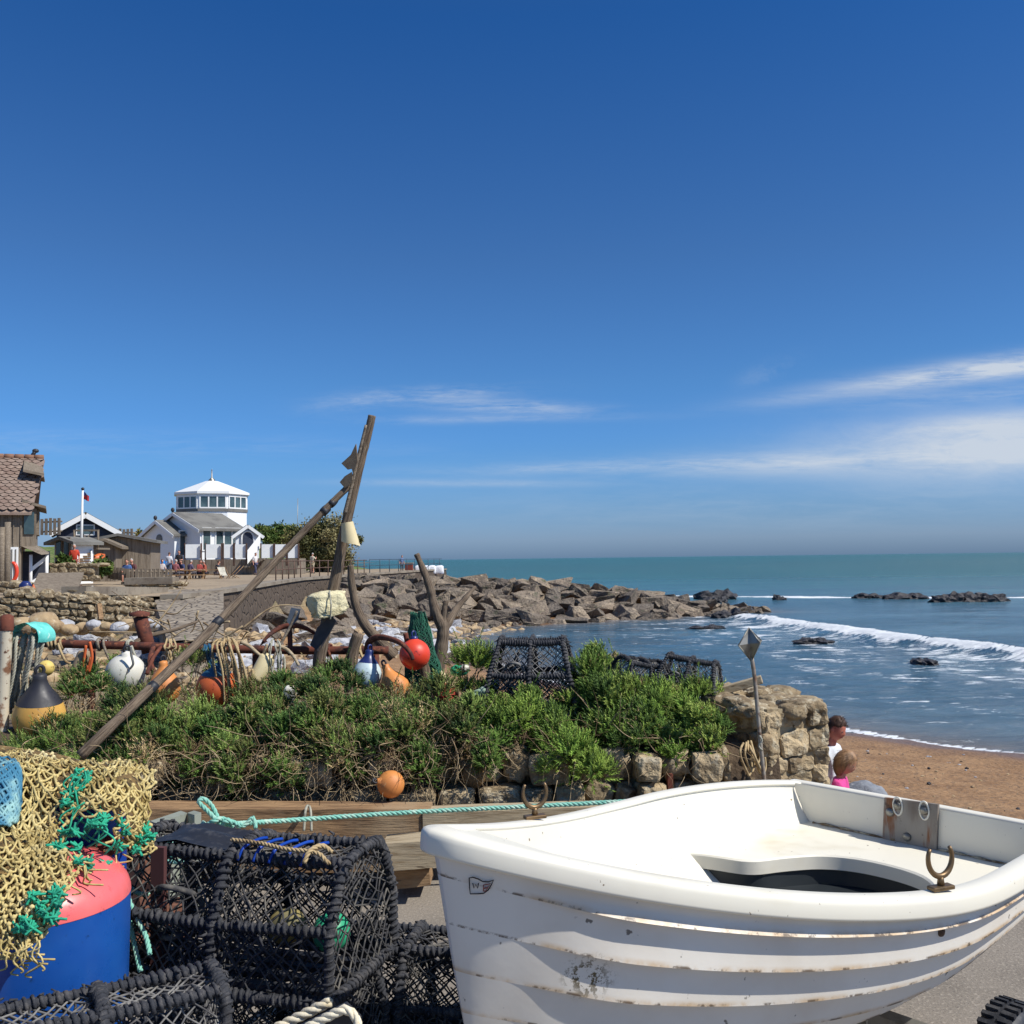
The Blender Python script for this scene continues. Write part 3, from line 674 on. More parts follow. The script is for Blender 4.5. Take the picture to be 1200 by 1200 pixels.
# timber props, net float and marker lying on the walls
mb = MB(); mb.beam(P(118, 726, 22.8), P(116, 708, 22.9), .1, .1); tag(mb.build('wooden_stake', M['wood_tan']), 'short leaning tan stake in the row of beach stones', 'stake')
mb = MB(); mb.blob(P(30, 687, 36.5), .22, .22, .2, .1, 2, 1, 3); tag(mb.build('blue_sack', M['navy']), 'dark blue rounded sack on the wall below the timber house', 'sack')
mb = MB(); c = P(39, 696, 36); mb.lathe([(.02, .45), (.12, .18), (.18, 0), (.17, -.03), (.02, -.04)], c-Vector((0, 0, .1)), n=12); tag(mb.build('orange_cone', M['orange']), 'orange cone shaped float beside the dark blue sack', 'float')
mb = MB(); c = P(28, 693, 36.2); mb.blob(c, .35, .25, .1, .1, 2, 3, 3); tag(mb.build('red_tray', M['sand_dark']), 'flat reddish tray under the dark blue sack', 'tray')
mb = MB(); c = P(66, 688, 36); mb.beam(P(62, 696, 36), P(72, 672, 38), 1.6, .07); tag(mb.build('plank_slope', M['wood_grey']), 'grey wooden ramp board leading up to the timber house', 'board')
# ------------------------------------------------------------------ white tower house
def wpoly(mb, pts, ext, mi=0): mb.prism(pts, ext, mi)
def tower():
    d = 91.0; k = d/FPX; c = P(248, 668, d); zb = c.z-.3
    Z = lambda py: P(248, py, d).z
    t = thing('tower_house', (c.x, c.y, zb), 'white octagonal tower house with low grey roofed wings behind glass screens', 'house')
    r = 40*k/math.cos(R(22.5))*.965; re = 43*k/math.cos(R(22.5))*.97
    def ring(rad, z, off=0): return [Vector((c.x+rad*math.sin(a), c.y-rad*math.cos(a), z)) for a in [R(-3.6+off+45*i) for i in range(8)]]
    def frus(mb, r0, z0, r1, z1, mi=0):
        A, B = ring(r0, z0), ring(r1, z1); mb.add(A+B, [(i, (i+1) % 8, 8+(i+1) % 8, 8+i) for i in range(8)]+[tuple(range(8))[::-1], tuple(range(8, 16))], mi, False)
    mb = MB(); frus(mb, r, zb, r, Z(581)); w = mb.build('tower_wall', mat('white_boarding', lin(236, 238, 238), .55, 0, [], [('noise', 3, .25, .03, (.2, .2, 9))]), t, fixn=True)
    mb = MB(); frus(mb, r*1.03, Z(601), r*1.03, Z(598)); frus(mb, r*1.03, Z(611), r*1.03, Z(609)) if False else None; mb.build('string_course', M['roof_grey'], t, fixn=True)
    mb = MB(); frus(mb, re, Z(581), re*1.0, Z(578.5)); frus(mb, re*.99, Z(578.4), re*.16, Z(564)); rf = mb.build('roof', M['white_trim'], t, fixn=True)
    mb = MB(); mb.lathe([(.35, 0), (.3, .18), (.06, .4), (.05, 1.1), (.01, 1.2)], (c.x, c.y, Z(564.6)), n=8); mb.build('finial', M['galv'], rf)
    top = ring(r, 0)
    for i in range(8):
        a, b = top[i], top[(i+1) % 8]; n = ((a+b)/2-Vector((c.x, c.y, 0))).normalized(); dr = (b-a).normalized(); ln = (b-a).length
        fb = MB(); z0, z1 = Z(597), Z(583.5)
        for (lo, hi) in ((.06, .94),):
            for kk in range(4):
                x = lerp(lo, hi, kk/3)*ln; p = a+dr*x+n*.03; fb.box((p.x, p.y, (z0+z1)/2), .12, .1, z1-z0, math.atan2(dr.y, dr.x))
            for zz in (z0, z1): p = a+dr*ln*.5+n*.035; fb.box((p.x, p.y, zz), ln*.9, .1, .12, math.atan2(dr.y, dr.x))
        f = fb.build('window', M['white_trim'], t)
        gb = MB(); p = a+dr*ln*.5+n*.02; gb.box((p.x, p.y, (z0+z1)/2), ln*.87, .03, z1-z0-.1, math.atan2(dr.y, dr.x)); gb.build('pane', M['glass'], f)
    # wings: local frame, gable faces -y_local
    ex = Vector((.8, -.6, 0)); ey = Vector((.6, .8, 0)); o = P(186, 662, 84.0); o.z = 0
    Z2 = lambda py, dd=84: P(186, py, dd).z
    def gable(hw, depth, ox, oy, ze, zp, over, wname, rname):
        L = lambda x, y, z: o+ex*(x+ox)+ey*(y+oy)+Vector((0, 0, z))
        mb = MB(); mb.prism([L(-hw, 0, zb), L(hw, 0, zb), L(hw, 0, ze), L(0, 0, zp), L(-hw, 0, ze)], ey*depth); wl = mb.build(wname, M['white_wall'], t, fixn=True)
        rb = MB(); s = (zp-ze)/hw; e = hw+over; th = .16
        for sg in (-1, 1):
            P4 = [L(0, -over, zp+.05), L(sg*e, -over, zp-s*e+.05), L(sg*e, -over, zp-s*e+.05+th), L(0, -over, zp+.05+th)]
            rb.prism(P4, ey*(depth+over*2))
        rf = rb.build(rname, M['roof_grey'], t, fixn=True)
        tb = MB()
        for sg in (-1, 1):
            tb.beam(L(0, -over-.03, zp+.02), L(sg*e, -over-.03, zp-s*e+.02), .06, .26)
        tb.build('bargeboard', M['white_wall'], rf)
        return L, wl, rf
    L, wl, rf = gable(2.25, 3.4, 0, 0, Z2(627.5), Z2(612), .35, 'wing_wall', 'wing_roof')
    mb = MB(); mb.blob(L(0, -.35, Z2(611)+.3), .16, .16, .2, 0, 1, 1, 2); mb.build('ridge_finial', M['black_pl'], rf)
    # round louvre
    mb = MB(); q = L(.1, -.02, Z2(632)); mb.lathe([(0, .06), (.34, .06), (.36, .05), (.42, .05), (.42, -.02)], q, axis=-ey, n=20); mb.build('round_vent', M['roof_grey'], wl)
    def win(L_, face, x, y, z, w, h, par):   # face 'side' -> on +x side wall
        if face == 'side': ux, un = ey, ex
        else: ux, un = ex, -ey
        p = L_(x, y, z)+un*.04; ang = math.atan2(ux.y, ux.x)
        fb = MB()
        for s in (-1, 1):
            q = p+ux*s*w/2; fb.box(q, .1, .1, h+.1, ang)
            q = p+Vector((0, 0, s*h/2)); fb.box(q, w-.1, .09, .1, ang)
        if w > 1: fb.box(p, .08, .08, h-.1, ang)
        f = fb.build('window', M['white_trim'], par)
        gb = MB(); gb.box(p-un*.02, w, .03, h, ang); gb.build('pane', M['glass'], f)
    win(L, 'side', 2.25, 1.0, Z2(637), 1.3, 2.0, wl) if False else None
    def swin(x, y, z, w, h):
        # window directly under the house (thing > window > pane)
        win(L2, 'side', x, y, z, w, h, t)
    L2 = L; swin(2.25, 1.2, Z2(637), 1.5, 2.1)
    L2, wl2, rf2 = gable(3.3, 4.2, 1.1, 1.0, Z2(622), Z2(603), .4, 'wing_wall', 'wing_roof')
    mb = MB(); mb.blob(L2(0, -.4, Z2(602)+.3), .16, .16, .2, 0, 1, 1, 2); mb.build('ridge_finial', M['black_pl'], rf2)
    for y in (.6, 1.9, 2.75, 3.6): swin(3.3, y, Z2(633), .8, 1.9)
    # porch with arched door
    pc = P(290, 650, 82.5); ZZ = lambda py: P(290, py, 82.5).z
    px_ = Vector((.93, .37, 0)); pn = Vector((.37, -.93, 0)); Lp = lambda x, y, z: Vector((pc.x, pc.y, 0))+px_*x+pn*y+Vector((0, 0, z))
    mb = MB(); mb.prism([Lp(-.95, 0, zb), Lp(.95, 0, zb), Lp(.95, 0, ZZ(628)), Lp(0, 0, ZZ(618)), Lp(-.95, 0, ZZ(628))], -pn*1.0); pw = mb.build('porch_wall', M['white_wall'], t, fixn=True)
    rb = MB()
    for sg in (-1, 1): rb.prism([Lp(0, .3, ZZ(616.5)), Lp(sg*1.3, .3, ZZ(630)), Lp(sg*1.3, .3, ZZ(628.5)), Lp(0, .3, ZZ(614.8))], -pn*1.5)
    pr = rb.build('porch_roof', M['roof_grey'], t, fixn=True)
    tb = MB()
    for sg in (-1, 1): tb.beam(Lp(0, .34, ZZ(616.8)), Lp(sg*1.3, .34, ZZ(630.2)), .08, .25)
    tb.build('bargeboard', M['white_trim'], pr)
    arch = [Lp(-.5, .03, ZZ(647))]+[Lp(-.5*math.cos(a), .03, ZZ(630)+.55*math.sin(a)) for a in [math.pi*i/10 for i in range(11)]]+[Lp(.5, .03, ZZ(647))]
    db = MB(); db.prism(arch, pn*.05); db.build('arched_door', M['dark_wall'], t, fixn=True)
    fb = MB(); fb.tube([p+pn*.05 for p in arch], .09, 5); fb.build('door_frame', M['white_trim'], t)
    # terrace deck and white screens in front
    dz = P(280, 656, 79).z
    dk = MB(); a, b = P(210, 656, 79.5), P(350, 656, 79.5); dk.box(((a.x+b.x)/2, 80.6, (dz+zb)/2-.05), b.x-a.x, 3.2, dz-zb+.2); dk.build('terrace_deck', M['shed'], t)
    sc_ = mat('frosted_screen', lin(232, 234, 232), .35, 0, [('noise', 2, .5, .8, lin(214, 218, 218))])
    for x0, x1 in ((217, 236), (241, 260), (262, 274), (275, 289), (306, 321), (322, 336), (337, 350)):
        a, b = P(x0, 654, 79.1), P(x1, 654, 79.1); h = (P(x0, 638, 79.1).z-a.z)
        pb = MB(); pb.box(((a.x+b.x)/2, 79.1, a.z+h/2), b.x-a.x-.1, .05, h, R(13)); s_ = pb.build('screen_panel', sc_, t)
        qb = MB()
        for q in (a, b): qb.box((q.x, 79.05, q.z+h/2-.25), .1, .12, h+.7)
        qb.build('screen_post', M['steel'], s_)
    sb = MB(); a, b = P(290, 661, 78.3), P(305, 642, 79.3); sb.prism([a, b, b+Vector((0, 0, 1.1)), a+Vector((0, 0, 1.1))], (0, .06, 0)); sb.build('stair_screen', M['white_trim'], t, fixn=True)
    rb = MB()
    for i in range(7): rb.box(lerp(P(292, 664, 78.6), P(308, 655, 79.2), i/6), .5, 1.2, .12)
    rb.build('stair', M['shed'], t)
tower()
# ------------------------------------------------------------------ timber house at the left edge
def timber_house():
    d = 45.0; q = lambda px, py, dd=d: P(px, py, dd)
    base = q(20, 692); zg = base.z-.25
    t = thing('timber_house', (P(34, 640, 45).x, 45, zg), 'weathered timber house with scalloped tile roof and carved ridge finial', 'house')
    xr = q(34, 640).x; xl = q(-120, 640).x; dep = 6.5
    ze = q(20, 592).z; zr = q(20, 537).z; yr = d+dep/2
    zr = P(20, 537, yr).z
    mb = MB(); mb.box(((xl+xr)/2, d+dep/2, (zg+ze)/2), xr-xl, dep, ze-zg); wl = mb.build('wall', M['shed'], t)
    bt = MB()
    x = xl
    while x < xr: bt.box((x, d-.02, (q(20, 640).z+ze)/2), .05, .06, ze-q(20, 640).z); x += .3
    bt.build('batten', M['wood_grey'], wl)
    gb = MB(); gb.prism([(xr, d, ze), (xr, d+dep, ze), (xr, yr, zr-.3)], (-.2, 0, 0)); gb.build('gable_wall', M['shed'], t, fixn=True)
    tile = mat('scalloped_roof_tile', lin(136, 118, 106), .9, 0, [('noise', 1.1, .4, .7, lin(122, 100, 88)), ('noise', 5, .5, .7, lin(156, 136, 120)), ('noise', 14, .6, .72, lin(96, 88, 70))], [('noise', 12, .3, .02)])
    rb = MB(); ov = .35; xo = xr+.55; s = (zr-ze)/(dep/2)
    e0 = Vector((0, d-ov, ze-s*ov))
    # rows of overlapping scalloped tiles on the seaward slope
    up = Vector((0, dep/2+ov, zr-e0.z)); ul = up.length; ud = up/ul; nn = Vector((0, -ud.z, ud.y))
    rows = 17; tw = .36
    rb.prism([(xl, d-ov, e0.z-.08), (xo-.15, d-ov, e0.z-.08), (xo+.35, yr, zr-.08), (xl, yr, zr-.08)], (0, 0, -.12))
    for r_ in range(rows):
        off = tw/2 if r_ % 2 else 0; x = max(xl, -26.5)+off
        while x < xo-.12+.5*r_/rows:
            y0 = ul*r_/rows; hgt_ = ul/rows*1.35; c = lambda u, v: Vector((x+u*tw, e0.y, e0.z))+ud*(y0+v*hgt_)+nn*(.05-.045*v)
            k = rr.uniform(.8, 1.15)
            vs = [c(-.49, .45), c(-.3, .12), c(0, -.08), c(.3, .12), c(.49, .45), c(.49, 1), c(-.49, 1)]
            rb.add(vs, [(0, 1, 2, 3, 4, 5, 6)], 0, False, None, (k, k, k)); x += tw
    tile_t = tile
    rb.prism([(xl, d+dep+ov, e0.z), (xo, d+dep+ov, e0.z), (xo+.3, yr, zr-.02), (xl, yr, zr-.02)], (0, 0, .1))
    rf = rb.build('roof', tile_t, t)
    cb = MB(); x = max(xl, -27)
    while x < xo+.2: cb.tube([(x, yr, zr+.02), (x+.42, yr, zr+.02)], .14, 8); x += .44
    cb.build('ridge_tile', mat('orange_ridge_tile', lin(132, 98, 78), .85), rf)
    fb = MB(); fx = q(46, 540).x; zz = P(45, 548, yr).z
    fb.tube(spline([(fx, yr, zz-.3), (fx+.05, yr, zz+.2), (fx-.1, yr, zz+.5), (fx+.02, yr, zz+.75)], 6), [.09]*19, 7); fb.blob((fx+.06, yr, zz+.82), .16, .1, .11, 0, 1, 1, 2); fb.build('finial', M['black_pl'], rf)
    # gable bay on the right end: barge roof, upper window, projecting lower window
    bx = xr+.5
    bb = MB(); bb.prism([(xr, yr-1.9, P(48, 556, yr).z-.05), (bx+.4, yr-1.9, P(48, 558, yr).z-.15), (bx+.25, yr, zr-.35), (xr, yr, zr-.2)], (0, 0, .12)); bb.prism([(xr, yr+1.9, P(48, 556, yr).z-.05), (bx+.4, yr+1.9, P(48, 558, yr).z-.15), (bx+.25, yr, zr-.35), (xr, yr, zr-.2)], (0, 0, .12)); bb.build('gable_hood', M['wood_grey'], t, fixn=True)
    wb = MB(); z0, z1 = P(48, 596, d).z, P(48, 560, d).z
    wb.box((xr+.16, yr, (z0+z1)/2), .28, 3.0, z1-z0); wb.build('gable_panel', M['dark_wall'], t)
    def sidewin(yc, w, za, zb_, nbar, xo_):
        f = MB()
        for i in range(nbar+1): f.box((xo_+.03, yc-w/2+w*i/nbar, (za+zb_)/2), .1, .09, zb_-za)
        for z in (za, zb_): f.box((xo_+.035, yc, z), .1, w+.1, .1)
        ff = f.build('window', M['wood_grey'], t); g = MB(); g.box((xo_, yc, (za+zb_)/2), .06, w, zb_-za-.05); g.build('pane', M['glass'], ff)
    sidewin(yr-.2, 1.6, P(48, 575, yr).z, P(48, 561, yr).z, 2, xr+.34)
    # projecting bay
    jb = MB(); j0, j1 = P(45, 642, d+1.5).z, P(45, 597, d+1.5).z; jb.box((xr+.3, d+2.6, (j0+j1)/2), .6, 4.6, j1-j0); jb.build('bay', M['shed'], t)
    hb = MB(); hb.prism([(xr, d+.1, j1+.25), (xr+1.0, d+.1, j1-.02), (xr+1.0, d+.1, j1+.1), (xr, d+.1, j1+.4)], (0, 5.2, 0)); hb.build('bay_hood', M['wood_grey'], t, fixn=True)
    sidewin(d+2.2, 2.6, P(40, 626, d+1.5).z, P(40, 600, d+1.5).z, 4, xr+.62)
    fw = MB(); za, zb_ = P(40, 626, d+.3).z, P(40, 600, d+.3).z; xa = xr+.3
    fw.box((xa, d+.26, (za+zb_)/2), .42, .06, zb_-za); fw.build('bay_pane', M['glass'], t)
    # ground floor: white door panel, dark recess, lean-to canopy on white posts
    db = MB(); a, b = q(20.5, 684), q(31, 641); db.box(((a.x+b.x)/2, d-.06, (a.z+b.z)/2), b.x-a.x, .1, b.z-a.z); dr = db.build('door', M['white_wall'], t)
    for px in (24, 28):
        g = MB(); p = q(px, 660); g.box((p.x, d-.12, (a.z+b.z)/2), .05, .03, b.z-a.z-.2); g.build('door_bead', M['roof_grey'], dr)
    cb = MB(); cb.prism([q(33, 640, d-.1), q(48, 640, d-.1), q(62, 649, d-.1), q(48, 650, d-.6)], (0, 2.5, .1)); cb.build('canopy', M['wood_grey'], t, fixn=True)
    for px in (44, 61):
        pb = MB(); p = q(px, 650, d); pb.tube([p, (p.x, p.y, zg)], .08, 6); pb.build('canopy_post', M['white_trim'], t)
    rb = MB(); rb.box((q(46, 665).x, d+2.6, (zg+P(46, 645, d).z)/2), 1.4, .2, P(46, 645, d).z-zg); rb.build('recess_wall', M['dark_wall'], t)
    for (x0, y0, x1, y1) in ((45, 668, 62, 653), (46, 683, 62, 672)):
        sb = MB(); sb.beam(q(x0, y0, d+.1), q(x1, y1, d+.1), .08, .16); sb.build('stair_rail', M['white_trim'], t)
    for px, y0, y1 in ((4, 612, 692), (-2, 618, 692)):
        pb = MB(); a = q(px, y0, d-1.3); pb.tube([a, (a.x, a.y, zg)], .14, 6); pb.build('veranda_post', M['wood_grey'], t)
    vb = MB(); a, b = q(-60, 649, d-.75), q(8, 649, d-.75); vb.box(((a.x+b.x)/2, d-.75, a.z), b.x-a.x, 1.2, .3); vb.build('veranda_beam', M['wood_grey'], t)
    a = q(-60, 622, d-1.3); b = q(6, 622, d-1.3); vb = MB()
    for z in (0, -.5): vb.tube([a+Vector((0, 0, z)), b+Vector((0, 0, z))], .06, 5)
    vb.build('veranda_rail', M['wood_grey'], t)
    c = q(14, 670, d-.2); lb = MB(); lb.tube([c+Vector((math.cos(a)*.22, 0, math.sin(a)*.42)) for a in [2*math.pi*i/16 for i in range(16)]], .09, 7, closed=True); tag(lb.build('lifebuoy', M['red']), 'orange red lifebuoy ring hanging on the timber house wall', 'lifebuoy')
timber_house()
HOUSE = [o for o in COL.objects if o.name == 'timber_house'][0]; HOUSE.rotation_euler = (0, 0, R(25)); HOUSE.location.x -= .35
# ------------------------------------------------------------------ huts, fences, steps behind
def gable_hut(name, c, w, dep, ze, zp, zg, rz, wallm, roofm, label, trim=None, win=None):
    t = thing(name, (c.x, c.y, zg), label, 'hut'); Mz = Matrix.Rotation(rz, 3, 'Z'); L = lambda x, y, z: Vector((c.x, c.y, 0))+Mz@Vector((x, y, 0))+Vector((0, 0, z))
    ey = Mz@Vector((0, 1, 0)); mb = MB(); mb.prism([L(-w/2, 0, zg), L(w/2, 0, zg), L(w/2, 0, ze), L(0, 0, zp), L(-w/2, 0, ze)], ey*dep); mb.build('wall', wallm, t, fixn=True)
    s = (zp-ze)/(w/2); e = w/2+.4; rb = MB()
    for sg in (-1, 1): rb.prism([L(0, -.35, zp+.04), L(sg*e, -.35, zp-s*e+.04), L(sg*e, -.35, zp-s*e+.2), L(0, -.35, zp+.2)], ey*(dep+.7))
    rf = rb.build('roof', roofm, t, fixn=True)
    if trim:
        for sg in (-1, 1):
            tb = MB(); tb.beam(L(0, -.4, zp), L(sg*e, -.4, zp-s*e), .06, .3); tb.build('bargeboard', trim, rf)
    if win:
        for (x, z, ww, hh) in win:
            f = MB(); f.box(L(x, -.03, z), ww+.16, .08, hh+.16, rz); ff = f.build('window', M['white_trim'] if trim else M['wood_grey'], t); g = MB(); g.box(L(x, -.07, z), ww, .04, hh, rz); g.build('pane', M['glass'], ff)
    return t
c = P(100, 640, 60); gable_hut('beach_hut', c, 3.2, 9, P(100, 622, 60).z, P(100, 604, 60).z, .6, R(24), M['dark_wall'], M['roof_dark'], 'dark navy hut with white bargeboards and mossy roof', M['white_trim'], [(0, P(100, 621, 60).z, .9, .5)])
c = P(139, 655, 58); gable_hut('garden_shed', c, 3.6, 4, P(139, 636, 58).z, P(139, 629, 58).z, .6, R(12), M['shed'], M['roof_grey'], 'low silvered wooden shed with a grey roof beside the white tower house', None, [(-.5, P(139, 643, 58).z, .7, .7)])
c = P(122, 655, 56.5); gable_hut('garden_shed', c, 1.3, 2, P(122, 641, 57).z, P(122, 635, 57).z, .6, R(10), M['shed'], M['wood_grey'], 'narrow wooden lean-to hut right of the steps', None)
c = P(74, 660, 52); gable_hut('beach_hut', c, 1.2, 1.5, P(74, 637, 52).z, P(74, 633, 52).z, .5, R(-20), M['white_wall'], M['roof_grey'], 'small white hut with flat grey roof left of the steps', None, [(-.25, P(74, 646, 52).z, .3, 1.3), (.28, P(74, 646, 52).z, .3, 1.3)])
def slat_fence(pts, h, label):
    t = thing('slat_fence', pts[0], label, 'fence'); mb = MB()
    for i, p in enumerate(resample(pts, .24)): mb.box(p+Vector((0, 0, h/2)), .16, .05, h*(1+.04*((i*7) % 3)), 0)
    mb.build('slats', M['shed'], t); rb = MB()
    for z in (.2, .8): rb.tube([p+Vector((0, .06, h*z)) for p in pts], .05, 4)
    rb.build('fence_rail', M['wood_grey'], t)
slat_fence([P(49, 627, 55), P(72, 626, 55)], .9, 'silvered slat fence standing between the timber house and dark hut')
slat_fence([P(118, 640, 61), P(138, 640, 61), P(158, 640, 61)], 1.05, 'pale slat fence along the top behind the silvered sheds')
slat_fence([P(128, 678, 51), P(150, 681, 50), P(204, 681, 52)], .62, 'low grey plank barrier in front of the terrace crowd')
def steps():
    t = thing('wooden_steps', P(99, 664, 52), 'open wooden steps with white stringers and a railed landing', 'steps')
    a, b = P(99, 664, 51.5), P(99, 643, 53.5)
    for i in range(8): mb = MB(); mb.box(lerp(a, b, i/7), .62, .28, .06); mb.build('tread', M['wood_tan'], t)
    for s in (-.38, .38): mb = MB(); mb.beam(a+Vector((s, 0, -.1)), b+Vector((s, 0, .05)), .07, .26); mb.build('stringer', M['white_wall'], t)
    ld = MB(); ld.box(b+Vector((0, .9, 0)), 1.4, 1.6, .1); ld.build('landing', M['wood_grey'], t)
    rl = MB(); c = b+Vector((0, .2, 0))
    for x in (-.65, .65): rl.tube([c+Vector((x, 0, 0)), c+Vector((x, 0, 1.0))], .06, 5)
    rl.beam(c+Vector((-.7, 0, 1)), c+Vector((.7, 0, 1)), .08, .1); rl.tube([c+Vector((-.3, .05, .1)), c+Vector((.3, .05, .95))], .03, 4); rl.tube([c+Vector((.3, .05, .1)), c+Vector((-.3, .05, .95))], .03, 4)
    rl.build('handrail', M['wood_grey'], t)
steps()
def flagpole():
    a, b = P(95, 630, 53), P(97, 573, 53); t = thing('flagpole', a-Vector((0, 0, 1)), 'white flagpole flying a small red ensign above the huts', 'flagpole')
    mb = MB(); mb.tube([a-Vector((0, 0, 1)), b], [.09, .05], 7); mb.build('pole', M['white_trim'], t)
    mb = MB(); mb.blob(b, .09, .09, .09, 0, 1, 1, 2); mb.build('truck', M['black_pl'], t)
    fl = MB(); f0 = P(96.5, 575.5, 53)
    def fn(u, v): return f0+Vector((.36*u+.02, .1*math.sin(u*6), -.42*v-.12*u*(1-v)-.15*u))
    fl.grid(fn, 10, 6, 0); fl.grid(lambda u, v: fn(u*.45, v*.5)+Vector((0, -.012, 0)), 5, 4, 1); fl.build('flag', [cloth((176, 44, 52)), M['navy']], t)
flagpole()
mb = MB(); a = P(348, 622, 100); mb.tube([a-Vector((0, 0, 3)), P(349, 584, 100)], .03, 5); tag(mb.build('radio_mast', M['galv']), 'thin bare mast behind the round bush', 'mast')
mb = MB(); mb.blob(P(189, 661, 78), .75, .3, .28, .1, 2, 2, 3); tag(mb.build('blue_kayak', plastic('bright_blue_plastic', (34, 126, 196), (50, 140, 206))), 'bright blue upturned hull against the white gable wall', 'boat')
def spindle(name, a, b, r, m, label, cat):
    a, b = Vector(a), Vector(b); pts = [lerp(a, b, i/12)+Vector((0, 0, .12*abs(i/6-1)**2)) for i in range(13)]; mb = MB(); mb.tube(pts, [max(.02, r*(1-abs(i/6-1)**2.2)) for i in range(13)], 9); tag(mb.build(name, m), label, cat)
spindle('orange_kayak', P(108, 656, 53.5), P(123, 652, 54.5), .26, M['orange'], 'orange kayak lying beside the wooden steps', 'kayak')
# headland behind: grassy bank, round bush
def bank_hill():
    mb = MB(); cx = P(325, 640, 108)
    mb.grid(lambda u, v: Vector((lerp(-70, -20, u), lerp(98, 150, v), .4+(3.6+.7*noise.noise(Vector((u*9, v*6, 3))))*math.sin(math.pi*min(max(v*.9+.03, 0), 1))**.6*sstep(1.0, .82, u)*sstep(0, .1, u+.05))), 60, 30)
    struct(mb.build('grassy_hill', mat('hill_grass', lin(104, 122, 58), .95, 0, [('noise', .35, .4, .65, lin(76, 98, 42)), ('noise', 1.6, .5, .7, lin(140, 136, 84))], [('noise', 1.4, 1, .5)]), loc=(0, 0, 0)))
bank_hill()
def leafcloud(mb, c, rx, ry, rz, n, leaf, seed, cols, clump=.35, droop=0):
    """many small leaf faces spread in lumpy clumps through an ellipsoid"""
    rr = random.Random(seed); cl = []
    while len(cl) < 46:
        p = Vector((rr.uniform(-1, 1), rr.uniform(-1, 1), rr.uniform(-.75, 1)))
        if .35 < p.length < 1.0: cl.append((p, rr.uniform(.5, 1.2), rr.random()))
    for _ in range(n):
        q, s, k = rr.choice(cl); d = Vector((rr.gauss(0, 1), rr.gauss(0, 1), rr.gauss(0, 1)))*clump*.42*s; p = q+d
        w = Vector(c)+Vector((p.x*rx, p.y*ry, p.z*rz)); l = leaf*rr.uniform(.6, 1.4)
        ax = Vector((rr.gauss(0, 1), rr.gauss(0, 1), rr.gauss(0, .8)-droop)).normalized(); sd_ = ax.orthogonal().normalized(); sd_.rotate(Quaternion(ax, rr.random()*6.28))
        ci = cols[min(int(k*len(cols)), len(cols)-1)]; v = rr.uniform(.75, 1.25)
        mb.add([w, w+ax*l*.5+sd_*l*.22, w+ax*l, w+ax*l*.5-sd_*l*.22], [(0, 1, 2, 3)], 0, False, None, (ci[0]*v, ci[1]*v, ci[2]*v))
M['leaf'] = mat('leaf_tint', (1, 1, 1), .7, 0, tint=True, spec=.3)
def bush(name, px0, px1, pyt, pyb, d, n, leaf, cols, label, seed, group=None):
    a, b = P(px0, pyb, d), P(px1, pyb, d); top = P((px0+px1)/2, pyt, d); w = b.x-a.x; h = top.z-a.z
    t = thing(name, ((a.x+b.x)/2, d, a.z), label, 'bush', group); mb = MB(); leafcloud(mb, ((a.x+b.x)/2, d, a.z+h*.5), w*.5, w*.42, h*.55, n, leaf, seed, cols); mb.build('foliage', M['leaf'], t)
    sb = MB(); rr = random.Random(seed)
    for i in range(9):
        e = Vector(((a.x+b.x)/2+rr.uniform(-.35, .35)*w, d+rr.uniform(-.3, .3)*w, a.z+h*rr.uniform(.4, .85))); s = Vector(((a.x+b.x)/2+rr.uniform(-.08, .08)*w, d, a.z-.2)); sb.tube(spline([s, lerp(s, e, .5)+Vector((rr.uniform(-.2, .2), 0, .2)), e], 4), [.09-.008*k for k in range(9)], 5)
    sb.build('stems', M['pole'] if False else M['twig'], t)
GY = [lin(114, 108, 66)[:3], lin(92, 92, 52)[:3], lin(132, 124, 84)[:3], lin(78, 80, 46)[:3]]
GG = [lin(70, 92, 40)[:3], lin(96, 112, 50)[:3], lin(54, 74, 34)[:3], lin(120, 128, 64)[:3]]
bush('tamarisk_bush', 342, 420, 610, 672, 92, 30000, .27, GY, 'large round olive brown bush at the seaward end of the promenade', 3)
bush('hedge_bush', 300, 350, 615, 640, 97, 8000, .3, GG, 'low green bushes right of the porch behind the white screens', 4)
bush('hedge_bush', 66, 84, 653, 668, 49.5, 1500, .2, GG, 'small green bush on the dry stone wall left of the steps', 5)
bush('hedge_bush', 104, 130, 656, 674, 50, 2200, .22, GG, 'green bush spilling over the dry stone wall right of the steps', 6)
bush('hedge_bush', 157, 166, 624, 668, 88, 1200, .35, [lin(150, 130, 50)[:3], lin(120, 116, 50)[:3]], 'narrow yellow green bush squeezed behind the white gable wall', 7)
# white bags and kiosk at the promenade end
for i, (x0, x1) in enumerate(((486, 496), (495, 503), (502, 511), (510, 520))):
    a, b = P(x0, 673, 104+i*.4), P(x1, 673, 104+i*.4); w = b.x-a.x; mb = MB(); mb.blob(((a.x+b.x)/2, 104+i*.4, a.z+.45), w*.52, w*.52, .5, .08, 2, i, 3, 0, None, .55); tag(mb.build('bulk_bag', M['bag']), 'white and blue bulk bag in the row on the promenade end', 'bag', 'bulk bags on the promenade end')
mb = MB(); a, b = P(475, 672, 103), P(484, 672, 103); mb.box(((a.x+b.x)/2, 103, a.z+.5), b.x-a.x, .8, 1.05, 0, 0, .06); mb.box(((a.x+b.x)/2, 103, a.z+1.08), b.x-a.x+.12, .9, .1, 0, 1); tag(mb.build('utility_cabinet', [M['sand_dark'], M['concrete']]), 'brick red box standing left of the white bulk bags', 'cabinet')
